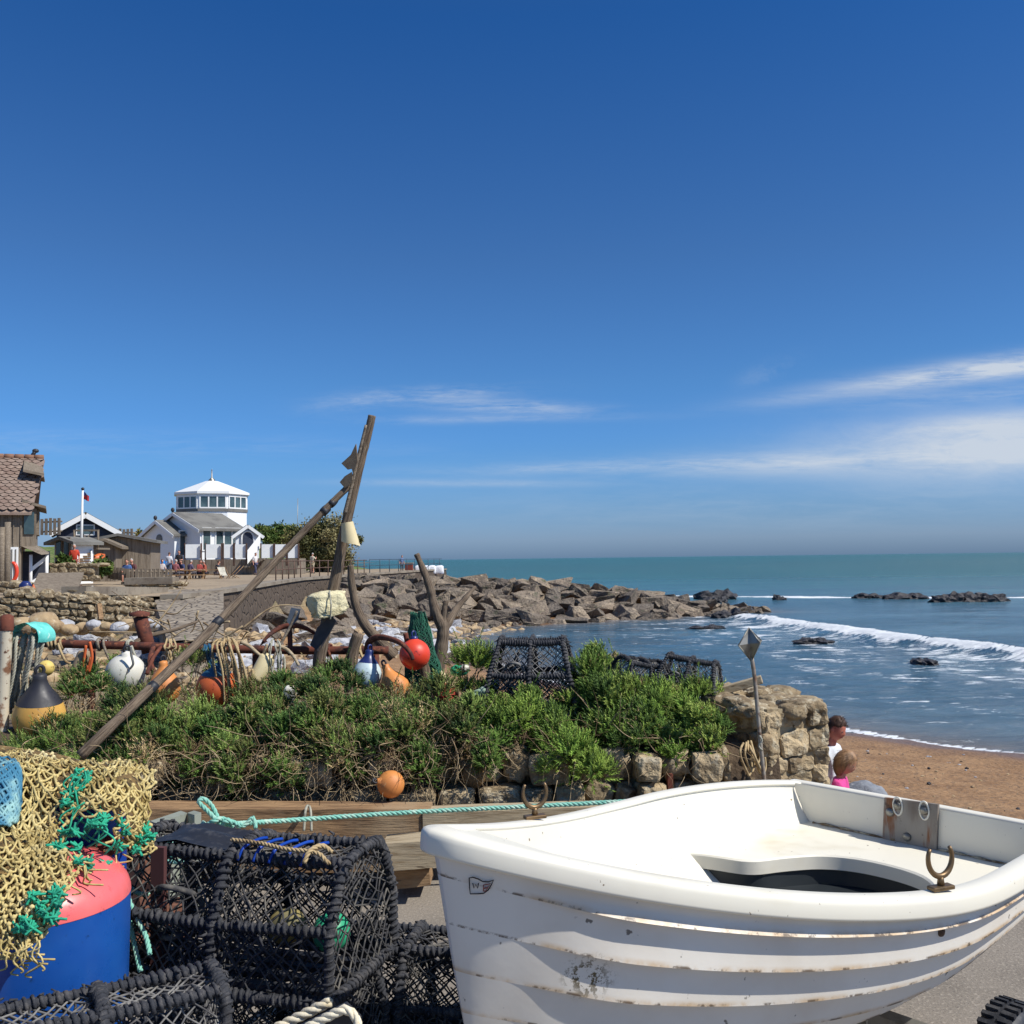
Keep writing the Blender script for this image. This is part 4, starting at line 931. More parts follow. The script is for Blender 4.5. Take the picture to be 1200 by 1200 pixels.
# ------------------------------------------------------------------ planted bank with its stone face
def bank():
    prof = [(6.45, -.1), (6.5, .35), (6.6, .62), (7.0, .72), (7.8, .64), (9.0, .45), (10.2, -.15)]
    mb = MB(); nx = 60; vs = []
    for i in range(nx+1):
        x = lerp(-9, 1.75, i/nx)
        for (y, z) in prof:
            w = noise.noise(Vector((x*1.5, y*1.5, 0))); vs.append((x, y+.07*w, z+.07*w*(z > 0)))
    n = len(prof); fs = [(i*n+k, (i+1)*n+k, (i+1)*n+k+1, i*n+k+1) for i in range(nx) for k in range(n-1)]
    mb.add(vs, fs); mb.add([vs[nx*n+k] for k in range(n)], [tuple(range(n))], 0, False)
    struct(mb.build('earth_bank', mat('dry_bank_soil', lin(92, 76, 58), .95, 0, [('noise', 3, .4, .7, lin(64, 52, 40)), ('noise', 16, .55, .7, lin(130, 112, 86))], [('noise', 9, .9, .05), ('noise', 40, .6, .01)]), loc=(0, 0, 0), fixn=True))
bank()
def stones_face(mb, a, b, z0, z1, lo, hi, n, rr, rnd_=.62, rough=.24, depth=.13, lean=0.0, tints=(.7, 1.2), warm=1.0, push=0.0, crags=False):
    a, b = Vector(a), Vector(b); d = b-a; ln = d.length; d.normalize(); M3 = Matrix((d, -n, Vector((0, 0, 1)))).transposed(); z = z0
    while z < z1-.02:
        rh = min(rr.uniform(lo, hi)*.75, z1-z+.03); x = -rr.random()*lo
        while x < ln:
            w = rr.uniform(lo, hi); k = rr.uniform(*tints); hh = rh*rr.uniform(.8, 1.12)
            if x+w > ln+.04: w = ln-x+.03
            if w > .04 and (crags or (depth > .1 and rr.random() < .45)):
                crag(mb, a+d*(x+w/2)+n*(push+rr.uniform(-.012, .012))+Vector((0, 0, z+rh/2+rr.uniform(-.01, .01))), w*.47, depth, hh*.46, M3@Matrix.Rotation(rr.uniform(-.09, .09), 3, 'Y'), rr, k)
            elif w > .04:
                mb.blob(a+d*(x+w/2)+n*(push+rr.uniform(-.03, .025)*(.4 if push else 1)-lean*(z-z0))+Vector((0, 0, z+rh/2+rr.uniform(-.012, .012))), w*.5, depth, hh*.52, rough, 2.0, rr.random()*99, 3, 0, M3@Matrix.Rotation(rr.uniform(-.12, .12), 3, 'Y'), rnd_, True, (k*warm, k*.97, k*.92))
            x += w
        z += rh
def crag(mb, c, hx, hy, hz, M3, rr, k):
    bm = bmesh.new(); bmesh.ops.create_cube(bm, size=2); bmesh.ops.subdivide_edges(bm, edges=bm.edges[:], cuts=5, use_grid_fill=True)
    cor = {(i, j, l): Vector((rr.uniform(-.16, .16), rr.uniform(-.1, .1), rr.uniform(-.16, .16))) for i in (0, 1) for j in (0, 1) for l in (0, 1)}; sd = Vector((rr.random()*90, rr.random()*90, 0)); vs = []
    for v in bm.verts:
        p = v.co.copy(); q = (p+Vector((1, 1, 1)))/2; o = Vector()
        for (i, j, l), cv in cor.items(): o += cv*((q.x if i else 1-q.x)*(q.y if j else 1-q.y)*(q.z if l else 1-q.z))
        e = sorted(abs(t) for t in p); rd = 1-.10*max(0, e[1]-.66)/.34-.05*max(0, e[0]-.66)/.34
        w = Vector(((p.x*rd+o.x)*hx, (p.y*rd+o.y)*hy, (p.z*rd+o.z)*hz)); w += Vector(p).normalized()*(.02*noise.fractal(w*9+sd, 1, 2, 4)+.008*noise.noise(w*45+sd)); vs.append(c+M3@w)
    fs = [[v.index for v in f.verts] for f in bm.faces]; bm.free(); mb.add(vs, fs, 0, False, None, (k, k*.975, k*.93))
def bank_wall():
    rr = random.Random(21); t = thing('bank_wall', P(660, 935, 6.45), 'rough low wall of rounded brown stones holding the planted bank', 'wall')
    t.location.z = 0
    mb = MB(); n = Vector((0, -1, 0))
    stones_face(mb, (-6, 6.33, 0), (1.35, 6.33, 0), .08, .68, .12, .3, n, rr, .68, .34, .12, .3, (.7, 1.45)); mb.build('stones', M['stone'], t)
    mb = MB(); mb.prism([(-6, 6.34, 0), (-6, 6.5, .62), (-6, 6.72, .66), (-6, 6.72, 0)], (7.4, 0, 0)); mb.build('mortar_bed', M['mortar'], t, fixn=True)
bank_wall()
def pier():
    rr = random.Random(33); c = (1.9, 7.0, 0); t = thing('stone_pier', c, 'stubby rounded end of a mortared stone wall beside the beach', 'wall')
    # plan outline of the wall end: shaded left return, sunny front, right end
    A, B, C_, D_, E_ = Vector((1.33, 7.0, 0)), Vector((1.68, 6.58, 0)), Vector((2.12, 6.82, 0)), Vector((2.24, 7.4, 0)), Vector((1.45, 7.5, 0))
    core = MB(); top = lambda p: .93-.05*(p.x-1.4)
    P5 = [A, B, C_, D_, E_]; cen = sum(P5, Vector())/5; sh = P5
    core.add([(p.x, p.y, -.9) for p in sh]+[(p.x, p.y, top(p)-.04) for p in sh], [(i, (i+1) % 5, 5+(i+1) % 5, 5+i) for i in range(5)]+[tuple(range(5, 10))], 0, False); core.build('mortar_core', M['mortar'], t, fixn=True)
    mb = MB()
    for a, b, lo, hi, sq in ((A, B, .1, .2, .62), (B, C_, .11, .26, .34), (C_, D_, .12, .26, .34), (E_, A, .14, .28, .5)):
        d = (b-a).normalized(); n = Vector((d.y, -d.x, 0)); stones_face(mb, a, b, -.35, .84, lo, hi, n, rr, sq, .17, .06, 0, (1.05, 1.7), 1.0, -.035, True)
    for i in range(26):
        u, v = rr.random(), rr.random(); p = lerp(lerp(B, C_, u), lerp(E_, D_, u), v) if i > 6 else lerp(A, B, rr.random()); p = cen+(p-cen)*.94; k = rr.uniform(.8, 1.15)
        mb.blob((p.x, p.y, top(p)-.05+rr.uniform(-.03, .02)), rr.uniform(.08, .16), rr.uniform(.08, .14), rr.uniform(.04, .07), .25, 2, rr.random()*99, 3, 0, rr.random()*3, .75, True, (k, k*.97, k*.92))
    mb.build('stones', M['stone'], t)
pier()
# ------------------------------------------------------------------ shrubs on the bank
SG = [lin(96, 124, 54)[:3], lin(74, 104, 46)[:3], lin(122, 142, 70)[:3], lin(56, 82, 38)[:3], lin(108, 116, 60)[:3]]
SGL = [lin(126, 150, 62)[:3], lin(100, 128, 50)[:3], lin(148, 166, 78)[:3], lin(74, 100, 42)[:3], lin(112, 140, 56)[:3]]
SGD = [lin(150, 128, 90)[:3], lin(120, 98, 66)[:3], lin(176, 154, 112)[:3]]
def sprig(mb, p, dr, ln, cols, rr, dead=.05, nl=13, lw=.0045):
    """one feathery shoot: a thin stem with needle leaves round it"""
    side = dr.orthogonal().normalized(); c = rr.choice(cols); v = rr.uniform(.7, 1.3)
    if rr.random() < dead: c = rr.choice(SGD); nl = int(nl*.7)
    col = (c[0]*v, c[1]*v, c[2]*v)
    e = p+dr*ln
    for i in range(nl):
        f = .15+.85*i/nl; b = p+dr*ln*f; q = side.copy(); q.rotate(Quaternion(dr, i*2.4+rr.random()*.6))
        l = ln*(.42-.22*f)*rr.uniform(.8, 1.25); tip = b+(dr*.85+q*.75)*l; w = dr.cross(q)*lw
        mb.add([b-w, b+w, tip], [(0, 1, 2)], 0, False, None, col)
def shrub(px0, px1, pyt, pyb, d, nclump, label, seed, cols=SG, dead=.05, hang=.25, name='shrub', per=34):
    rr = random.Random(seed); a, b = P(px0, pyb, d), P(px1, pyb, d); zt = P((px0+px1)/2, pyt, d).z; w = b.x-a.x; h = zt-a.z
    base = Vector(((a.x+b.x)/2, d+.1, .62)); t = thing(name, base, label, 'shrub', 'green shrubs on the bank'); mb = MB(); dm = MB()
    npl = max(3, int(nclump/5.2)); left = nclump*per
    for k in range(npl):   # each plume is a tuft of feathery shoots with dark gaps to its neighbours
        u, v = ((k+rr.uniform(.1, .9))/npl-.5 if k % 2 else rr.uniform(-.5, .5)), rr.random()**.85
        x = (a.x+b.x)/2+u*w; top = a.z+h*(1-.6*(2*abs(u))**2.4)*(1+.22*noise.noise(Vector((x*4, seed, 0))))
        cc = Vector((x, d+.25*(v-.4)+rr.uniform(-.12, .2)-.1*(1-abs(v-.5)*2), lerp(a.z, top, v))); s = rr.uniform(.6, 1.35)
        out = Vector((u*.9, -.5+.5*v+rr.gauss(0, .25), .6+.7*v)).normalized(); R_ = rr.uniform(.065, .125)*s; isd = rr.random() < dead*(1.5 if v < .35 else .8)
        c0 = rr.choice(SGD) if isd else rr.choice(cols); g = rr.uniform(.65, 1.3)
        for j in range(int(left/npl*(.45 if isd else 1)*rr.uniform(.6, 1.25))):
            dr = (out*.75+Vector((rr.gauss(0, .62), rr.gauss(0, .55), rr.gauss(0, .5)))).normalized(); q = cc+Vector((dr.x, dr.y, dr.z*.9))*R_*rr.uniform(.15, 1.0)
            cj = [tuple(c*g for c in c0)]*3+[rr.choice(cols)]; sprig(mb, q, (dr+Vector((0, 0, .35))).normalized(), rr.uniform(.035, .085)*(.7+.4*s), cj, rr, dead*.5, 12 if not isd else 7, .0036)
        for q in range(3):   # woody stems from the root into the tuft
            s0 = base+Vector((u*w*.6+rr.gauss(0, .04), rr.uniform(-.1, .1), -.05)); e = cc+Vector((rr.gauss(0, .04), rr.gauss(0, .03), rr.gauss(0, .04))); m = lerp(s0, e, .5)+Vector((rr.gauss(0, .06), rr.gauss(0, .04)-.05, .04)); dm.tube(spline([s0, m, e], 5), [.0062-.0004*i for i in range(11)], 4)
        if rr.random() < .5:   # a stray shoot standing clear of the tuft
            e = cc+out*R_; dr = (out+Vector((rr.gauss(0, .3), 0, .5))).normalized()
            for i in range(4): sprig(mb, e+dr*.035*i, dr, .05, cols, rr, dead, 11, .0034)
    n = int(nclump*hang*1.5)   # dead twigs hanging below and poking out
    for k in range(n):
        u = rr.uniform(-.52, .52); s0 = Vector(((a.x+b.x)/2+u*w, d+rr.uniform(-.12, .05)-.1, a.z+h*rr.uniform(.0, .6))); L = rr.uniform(.12, .42)
        dr = Vector((rr.gauss(0, .6), -.45+rr.gauss(0, .3), -.5+rr.gauss(0, .7))).normalized(); pts = [s0]
        for q in range(4): dr = (dr+Vector((rr.gauss(0, .35), rr.gauss(0, .2), rr.gauss(0, .35)))).normalized(); pts.append(pts[-1]+dr*L/4)
        r0 = rr.uniform(.002, .0048); dm.tube(spline(pts, 3), [r0*(1-.06*i) for i in range(13)], 3)
    mb.build('foliage', M['leaf'], t); dm.build('dead_stems', M['twig'], t)
shrub(85, 185, 812, 940, 6.4, 185, 'dense dark green shrub at the left end of the bank beside the diagonal pole', 1, dead=.14, hang=.6)
shrub(150, 270, 824, 942, 6.42, 200, 'dark green feathery shrub below the faded orange float', 2, dead=.08, hang=.6)
shrub(245, 335, 826, 938, 6.42, 185, 'green shrub below the blue topped orange float', 3, dead=.12, hang=.8)
shrub(315, 420, 814, 925, 6.42, 190, 'green shrub with bleached stems below the foam block and tall pole', 4, dead=.2, hang=.8)
shrub(400, 500, 830, 915, 6.4, 160, 'green shrub with many dead twigs around the lowest orange float', 5, dead=.22, hang=.9)
shrub(470, 572, 818, 895, 6.42, 150, 'green shrub below the red float, twiggy at its foot', 6, dead=.14, hang=.6)
shrub(565, 645, 828, 868, 6.5, 76, 'low light green shrub in front of the largest pot on the bank', 7, SGL, .03, .2)
shrub(535, 574, 772, 830, 7.2, 34, 'small light green shrub left of the largest pot on the bank', 8, SGL, .03, .1)
shrub(642, 692, 850, 908, 6.3, 56, 'light green shrub hanging over the stone wall face', 9, SGL, .03, .2)
shrub(665, 745, 776, 862, 6.85, 130, 'tall light green shrub between the two pots on the bank', 10, SGL, .03, .1)
shrub(690, 790, 816, 876, 6.6, 150, 'broad light green shrub covering the wall top near the pier', 11, SGL, .04, .2)
shrub(768, 845, 836, 884, 6.5, 80, 'light green shrub beside the yellow float at the pier', 12, SGL, .05, .2)
shrub(796, 838, 800, 832, 6.95, 22, 'light green shrub growing through the rightmost pot on the bank', 13, SGL, .05, .15)
shrub(10, 95, 868, 915, 6.6, 50, 'dark green shrub under the yellow and black float', 14, dead=.12)
shrub(65, 138, 790, 850, 7.35, 50, 'twiggy shrub under the pipe rail by the white round float', 15, dead=.35, hang=1.3)
shrub(360, 416, 776, 825, 7.3, 44, 'green shrub tuft directly right of the rusty anchor', 16, dead=.1)
shrub(203, 245, 772, 815, 7.5, 20, 'small green shrub behind the diagonal pole at the pipe rail', 17, dead=.15)
shrub(706, 742, 776, 805, 7.5, 16, 'sparse green shrub behind the tangled middle pot', 18, SGL, .1, .3)
shrub(280, 350, 800, 830, 7.2, 30, 'green shrub under the cream cylindrical float', 19, dead=.15, hang=.6)
shrub(424, 480, 822, 845, 7.0, 26, 'green shrub in front of the navy topped white float', 20, dead=.2, hang=.5)
# dry grass behind the bank: nobody could count it
def drygrass():
    rr = random.Random(4); mb = MB()
    for _ in range(3800):
        y = rr.uniform(9, 22); x = rr.uniform(-.56, -.02)*y; z = max(hgt(x, y), .45-(y-9)*.5 if y < 10 else -9)
        if noise.noise(Vector((x*.6, y*.6, 5))) < -.1: continue
        c = rr.choice(SGD+[SG[4]]); v = rr.uniform(.6, 1.1)
        for k in range(3):
            h = rr.uniform(.08, .3); a = rr.random()*6.28; l = Vector((math.cos(a), math.sin(a), 0))*h*rr.uniform(.1, .8); w = Vector((-math.sin(a), math.cos(a), 0))*.006; p = Vector((x+rr.gauss(0, .05), y+rr.gauss(0, .05), z))
            mb.add([p-w, p+w, p+l+Vector((0, 0, h))], [(0, 1, 2)], 0, False, None, (c[0]*v, c[1]*v, c[2]*v))
    tag(mb.build('dry_grass', M['leaf'], None, (0, 0, 0)), 'dry grass tufts on the slope behind the pipe rail', 'grass', None, 'stuff')
drygrass()
# ------------------------------------------------------------------ sleepers, post, rope along the foot of the bank
def sleeper(px0, px1, py0, py1, d, hpx, th, m, label, d2=None):
    a, b = P(px0, py0, d), P(px1, py1, d2 or d); h = hpx*d/FPX; dz = Vector((0, 0, -h/2)); a = a+dz; b = b+dz
    mb = MB(); dr = (b-a); L = dr.length; n = 28; x = dr.normalized(); y = Vector((0, 0, 1)).cross(x).normalized(); z = x.cross(y); vs = []
    for i in range(n+1):
        for (u, v) in ((-1, -1), (1, -1), (1, 1), (-1, 1)):
            q = a+dr*(i/n); w = noise.noise(q*4+Vector((u, v, 0)))*.008; vs.append(q+y*(u*th/2*(1-.0)+w)+z*(v*h/2+w))
    fs = [(i*4+k, (i+1)*4+k, (i+1)*4+(k+1) % 4, i*4+(k+1) % 4) for i in range(n) for k in range(4)]+[(0, 1, 2, 3), (n*4+3, n*4+2, n*4+1, n*4)]
    mb.add(vs, fs, 0, False); o = mb.build('timber_sleeper', m, None, fixn=True); o.location = o.location
    return tag(o, label, 'timber')
sleeper(60, 505, 943, 944, 5.95, 45, .2, M['wood_tan'], 'long tan timber along the foot of the bank left of the dinghy')
sleeper(497, 850, 948, 938, 5.92, 40, .16, M['wood_pale'], 'pale bleached timber running behind the dinghy bow')
sleeper(40, 500, 984, 980, 5.98, 34, .2, M['wood_tan'], 'lower tan timber lying under the long one')
sleeper(452, 512, 984, 979, 5.55, 30, .22, M['wood_pale'], 'short pale timber stub end just left of the dinghy bow')
sleeper(462, 505, 1012, 1008, 5.7, 22, .2, M['wood_tan'], 'short tan timber stub lowest at the dinghy bow')
mb = MB(); a, b = P(176, 962, 5.2), P(212, 950, 5.45); mb.prism([(a.x, a.y, .0), (b.x, b.y, .0), (b.x, b.y, b.z), (a.x, a.y, a.z)], (.05, -.05, 0)); c = P(228, 955, 5.3); mb.prism([(b.x+.051, b.y-.05, 0), (c.x, c.y, 0), (c.x, c.y, c.z), (b.x+.051, b.y-.05, b.z)], (.02, .05, 0))
tag(mb.build('painted_post', mat('grey_green_paint', lin(142, 148, 136), .7, 0, [('noise', 6, .5, .72, lin(112, 112, 98))], [('noise', 14, .3, .005)]), None, fixn=True), 'short grey painted corner post behind the pots', 'post')
mb = MB(); a = P(150, 1010, 4.9); b = P(190, 1000, 5.1); mb.beam((a.x, a.y, a.z-.1), (b.x, b.y, b.z-.1), .12, .26); mb.beam((a.x-.3, a.y-.1, a.z-.36), (b.x+.1, b.y, b.z-.36), .14, .24); tag(mb.build('red_brown_timber', mat('red_brown_board', lin(124, 82, 62), .8, 0, [('noise', 4, .4, .7, lin(90, 60, 48), (1, 8, 8))])), 'red brown boards stacked between the mooring buoy and the pots', 'timber')
def teal_line():
    t = thing('teal_rope', P(250, 960, 5.2), 'teal twisted rope strung along the timbers with a looped knot at its left end', 'rope')
    mb = MB(); pts = spline([P(268, 966, 5.0), P(330, 962, 5.4), P(480, 952, 5.6), P(640, 944, 5.7), P(760, 938, 5.75), P(826, 936, 5.8)], 10); mb.rope(pts, .014); mb.build('line', M['teal_rope'], t)
    mb = MB(); rr = random.Random(2); mb.rope(spline([P(258, 966, 4.95), P(245, 952, 4.95), P(233, 940, 4.95), P(238, 936, 4.96), P(248, 944, 4.98), P(255, 958, 4.98), P(262, 968, 4.98)], 9), .012)
    for i in range(4):
        o = [P(232+rr.uniform(0, 10)+k*14, 964+rr.uniform(-6, 9), 4.96+rr.uniform(-.05, .05)) for k in range(4)]; mb.rope(spline(o, 8), .013)
    mb.rope(spline([P(262, 966, 4.97), P(285, 968, 5.0), P(296, 958, 5.02), P(300, 972, 5.0)], 9), .011); mb.build('looped_knot', M['teal_rope'], t)
    mb = MB()
    for i in range(5): mb.rope(spline([P(776+i*3, 940+i, 5.78), P(792+i*4, 932+3*(i % 3), 5.7), P(812+i*2, 938, 5.76), P(828, 936+2*(i % 2), 5.78)], 8), .01)
    mb.build('tied_end', M['net_green'], t)
    mb = MB()
    for (p) in ([P(176, 985, 4.95), P(196, 988, 4.8), P(214, 984, 4.85), P(236, 972, 4.9)], [P(172, 996, 4.9), P(200, 1002, 4.8), P(228, 996, 4.8)], [P(176, 1003, 4.9), P(204, 1010, 4.78), P(230, 1006, 4.8)]): mb.rope(spline(p, 8), .012)
    mb.build('hitch', M['teal_rope'], t)
teal_line()
def tail_rope():
    t = thing('hanging_rope', P(160, 1050, 3.7), 'pale teal rope ends drooping between the pink and blue buoy and the stacked pots', 'rope'); t.location.z = .3
    for p, r in (([P(140, 1000, 3.5), P(143, 1030, 3.45), P(155, 1065, 3.4), P(170, 1095, 3.35), P(176, 1120, 3.3)], .009), ([P(146, 1055, 3.5), P(152, 1075, 3.45), P(166, 1092, 3.4)], .008), ([P(147, 1060, 3.45), P(154, 1090, 3.4), P(160, 1118, 3.35), P(165, 1140, 3.3)], .009), ([P(150, 1036, 3.6), P(160, 1046, 3.55), P(174, 1048, 3.5)], .008)):
        mb = MB(); mb.rope(spline(p, 8), r); mb.build('rope_end', M['teal_rope'], t)
tail_rope()
mb = MB(); mb.tube(spline([P(356, 974, 5.55), P(358, 950, 5.6), P(361, 944, 5.85), P(364, 950, 5.75), P(365, 974, 5.7)], 6), .008, 5); tag(mb.build('twine_loop', M['grey_rope']), 'grey twine loop around the long tan timber', 'twine')
# ------------------------------------------------------------------ pipe rail and everything hung on it
PD = 7.9
def pipe_rail():
    t = thing('pipe_rail', P(200, 800, PD), 'rusty iron pipe rail along the bank hung with floats', 'rail'); t.location.z = .6
    mb = MB(); mb.tube(spline([P(-40, 750, PD), P(60, 754, PD), P(160, 757, PD), P(250, 760, PD), P(350, 762, PD), P(455, 762, PD)], 8), .034, 10); mb.build('pipe', M['rust'], t)
    for px, pt, d in ((108, 758, PD+.09), (300, 760, PD+.09), (440, 762, PD+.09)): mb = MB(); a = P(px, pt, d); mb.tube([(a.x, a.y, .4), a], .03, 8); mb.build('upright', M['rust'], t)
pipe_rail()
def pole(name, pts, r, m, label, cat='pole', n=9, wob=.25, seed=0, steps=6):
    mb = MB(); pts = spline(pts, steps); N = len(pts)
    rr_ = [lerp(r[0], r[1], i/(N-1))*(1+wob*noise.noise(Vector((i*.7, seed, 0)))) for i in range(N)]; mb.tube(pts, rr_, n); return tag(mb.build(name, m), label, cat)
def ground_end(p, z=.5): return Vector((p.x, p.y, z))
pole('iron_post', [ground_end(P(4, 880, 7.0), .3), P(3, 830, 7.0), P(6, 770, 7.0), P(8, 728, 7.0)], (.042, .042), M['post_pale'], 'flaking pale iron post with a rusty top at the left edge', 'post', 12, .03)
mb = MB(); a = P(8, 729, 7.0); mb.lathe([(.046, 0), (.046, .1), (.02, .115), (0, .115)], a-Vector((0, 0, .06)), n=12); c_ = mb.build('rust_cap', M['rust']); po = [o for o in COL.objects if o.name == 'iron_post'][0]; bpy.data.objects.remove(c_)
mb = MB(); mb.lathe([(.046, 0), (.046, .1), (.02, .115), (0, .115)], a-Vector((0, 0, .06)), n=12); mb.build('rust_cap', M['rust'], po)
mb = MB(); mb.tube([P(175, 765, 8.5), P(170, 745, 8.5), P(164, 722, 8.5)], [.06, .06, .058], 10); mb.lathe([(.085, 0), (.085, .03), (0, .05)], P(163.5, 722, 8.5), n=12); tag(mb.build('rusty_bollard', M['rust']), 'leaning rusty iron stub with a flanged top behind the pipe rail', 'bollard')
pole('tall_pole', [P(372, 790, 7.75), P(378, 750, 7.75), P(391, 690, 7.75), P(402, 632, 7.75), P(411, 590, 7.75), P(424, 535, 7.75), P(432, 505, 7.75), P(436, 487, 7.75)], (.052, .03), M['pole'], 'tall weathered driftwood pole leaning right against the sky', 'pole', 10, .2, 3)
pole('thin_spar', [P(404, 602, 7.66), P(412, 570, 7.66), P(420, 535, 7.66), P(429, 498, 7.66)], (.016, .011), M['wood_grey'], 'thin grey spar lashed along the upper part of the tall pole', 'spar', 7, .1, 5)
pole('diagonal_pole', [P(94, 886, 6.02), P(150, 832, 6.2), P(240, 745, 6.85), P(330, 650, 7.45), P(384, 594, 7.6), P(413, 566, 7.68)], (.036, .024), M['pole'], 'long diagonal driftwood pole propped against the tall pole', 'pole', 9, .15, 8)
LASH = []
for (px, py, d, r) in ((390, 589, 7.62, .03), (381, 598, 7.6, .034), (178, 806, 6.38, .036), (255, 729, 6.95, .033)):
    c = P(px, py, d); ax = (P(413, 566, 7.68)-P(94, 886, 6.02)).normalized(); mb = MB(); LASH.append(mb); mb.tube([c-ax*.035, c-ax*.012, c+ax*.012, c+ax*.035], [r*.92, r*1.02, r*1.02, r*.92], 9)
dp = [o for o in COL.objects if o.name == 'diagonal_pole'][0]; [q.build('lashing', M['black_rubber'], dp) for q in LASH]
dia = lambda p, d: [P(x, y, d) for x, y in p]
def slab(name, poly, d, th, m, label, cat, skew=0.0):
    mb = MB(); pp = [P(x, y, d+skew*(x-poly[0][0])) for x, y in poly]; mb.prism(pp, (0, th, 0)); return tag(mb.build(name, m, None, fixn=True), label, cat)
M['leather'] = mat('weathered_board_fin', lin(134, 118, 96), .8, 0, [('noise', 6, .4, .7, lin(84, 68, 54)), ('noise', 16, .58, .7, lin(166, 150, 126))], [('noise', 12, .3, .01)])
slab('wooden_fin', [(417, 520), (411, 533), (400, 543), (407, 550), (412, 549), (414, 556), (419, 540)], 7.6, .03, M['leather'], 'upper pointed brown fin on the tall pole', 'fin', -.002)
slab('wooden_fin', [(412, 553), (404, 558), (398, 565), (404, 572), (409, 569), (413, 562)], 7.6, .03, M['leather'], 'lower pointed brown fin on the tall pole', 'fin', -.002)
def fender():
    d = 7.66; mb = MB(); c0 = P(404, 611, d); 
    def fn(u, v):
        a = lerp(-1.9, 1.5, u); r = .046+.006*v; k = .2*v*v
        return c0+Vector((math.sin(a)*r+.02+.05*v*u, -math.cos(a)*r, -.02-.13*v-.045*u*v+.02*u*(1-v)))
    mb.grid(fn, 14, 8); mb.grid(lambda u, v: fn(1-u, v)+Vector((-.006*math.sin(lerp(-1.9, 1.5, 1-u)), .006, 0)), 14, 8)
    tag(mb.build('split_fender', M['cream_pl']), 'cream half shell of a split float clipped on the tall pole', 'float')
fender()
mb = MB(); mb.blob(P(384, 708, 7.6), .135, .1, .095, .16, 2.2, 4, 4, 0, Matrix.Rotation(R(32), 3, 'Z')@Matrix.Rotation(R(-8), 3, 'Y'), .45); tag(mb.build('foam_block', M['foam']), 'crumbling cream foam block tied to the tall pole', 'foam block')
mb = MB(); mb.rope([P(386, 692, 7.52), P(388, 708, 7.46), P(387, 726, 7.52)], .006); tag(mb.build('foam_lashing', M['grey_rope']), 'thin cord passing over the cream foam block', 'cord')
slab('flat_board', [(363, 756), (372, 735), (388, 722), (394, 728), (382, 750), (374, 764)], 7.7, .03, M['wood_grey'] if False else mat('dark_board', lin(70, 66, 68), .8, 0, [('noise', 5, .4, .7, lin(100, 94, 88))]), 'dark flat board at the foot of the tall pole', 'board')
pole('curved_branch', [P(411, 662, 8.2), P(412, 682, 8.2), P(418, 712, 8.2), P(430, 735, 8.2), P(446, 752, 8.2), P(462, 770, 8.2)], (.026, .055), M['pole'], 'dark curved branch rising to a point right of the foam block', 'branch', 9, .2, 11)
def snag():
    t = thing('forked_snag', P(510, 800, 7.9), 'bare forked dead branch standing right of the red float', 'branch'); t.location.z = .6
    mb = MB(); g = lambda pts, r0, r1: mb.tube(spline(pts, 6), [lerp(r0, r1, i/((len(pts)-1)*6))*(1+.25*noise.noise(Vector((i*.6, r0*99, 1)))) for i in range((len(pts)-1)*6+1)], 9)
    g([P(508, 800, 7.9), P(514, 775, 7.9), P(519, 745, 7.9), P(517, 728, 7.9)], .062, .046); g([P(518, 735, 7.9), P(509, 712, 7.9), P(504, 690, 7.9), P(496, 668, 7.9), P(488, 649, 7.9)], .045, .022)
    g([P(517, 745, 7.9), P(526, 728, 7.95), P(536, 712, 8.05), P(546, 700, 8.1), P(557, 688, 8.2)], .042, .014); g([P(519, 728, 7.9), P(521, 712, 7.9), P(523, 704, 7.9)], .028, .02)
    mb.build('wood', M['pole'], t); ch = [o for o in COL.objects if o.parent == t][0]; ch.parent = None; ch.location = t.location
    for k in ('label', 'category'): ch[k] = t[k]
    bpy.data.objects.remove(t); ch.name = 'forked_snag'
snag()
pole('wooden_post', [ground_end(P(408, 800, 7.8), .5), P(412, 775, 7.8), P(420, 743, 7.8)], (.05, .045), M['pole'], 'stubby dark post left of the blue topped white float', 'post', 8, .2, 2)
pole('wooden_post', [ground_end(P(500, 845, 7.5), .5), P(500, 810, 7.5), P(496, 770, 7.5)], (.05, .045), M['pole'], 'dark wooden post behind the red float', 'post', 8, .2, 7)
pole('wooden_post', [ground_end(P(696, 790, 7.5), .6), P(696, 772, 7.5), P(697, 760, 7.5)], (.04, .035), M['pole'], 'short broken post among the light green shrubs', 'post', 8, .2, 5)
# floats
def flt(name, px, py, d, r, label, m, ax=(0, 0, 1), prof=None, group='floats hung along the bank', cap=None, capf=.35, loop=True, split=None):
    c = P(px, py, d); ax = Vector(ax).normalized(); t = thing(name, c, label, 'float', group)
    prof = prof or [(math.sin(a), -math.cos(a)) for a in [math.pi*i/18 for i in range(19)]]
    pr = [(q*r, z*r) for q, z in prof]; n = len(pr); ks = int(n*(1-capf)) if cap else n-1
    mb = MB(); mb.lathe(pr[:ks+1], c, ax, 26); mb.build('body', m, t)
    if cap: mb = MB(); mb.lathe([(q*1.002+.001, z) for q, z in pr[ks:]], c, ax, 26); mb.build('cap', cap, t)
    if loop:
        e = c+ax*pr[-1][1]; mb = MB(); u = ax.orthogonal().normalized(); mb.tube([e+ax*(.1*r+.2*r*math.sin(a))+u*(.16*r*math.cos(a)) for a in [2*math.pi*i/12 for i in range(12)]], r*.07, 6, closed=True); mb.build('eye', M['black_pl'] if not cap else cap, t)
    return t
PEAR = [(0, -1), (.35, -.96), (.65, -.82), (.88, -.55), (.99, -.2), (.98, .15), (.86, .5), (.66, .8), (.46, 1.05), (.33, 1.25), (.26, 1.45), (.27, 1.6), (.2, 1.68), (0, 1.7)]
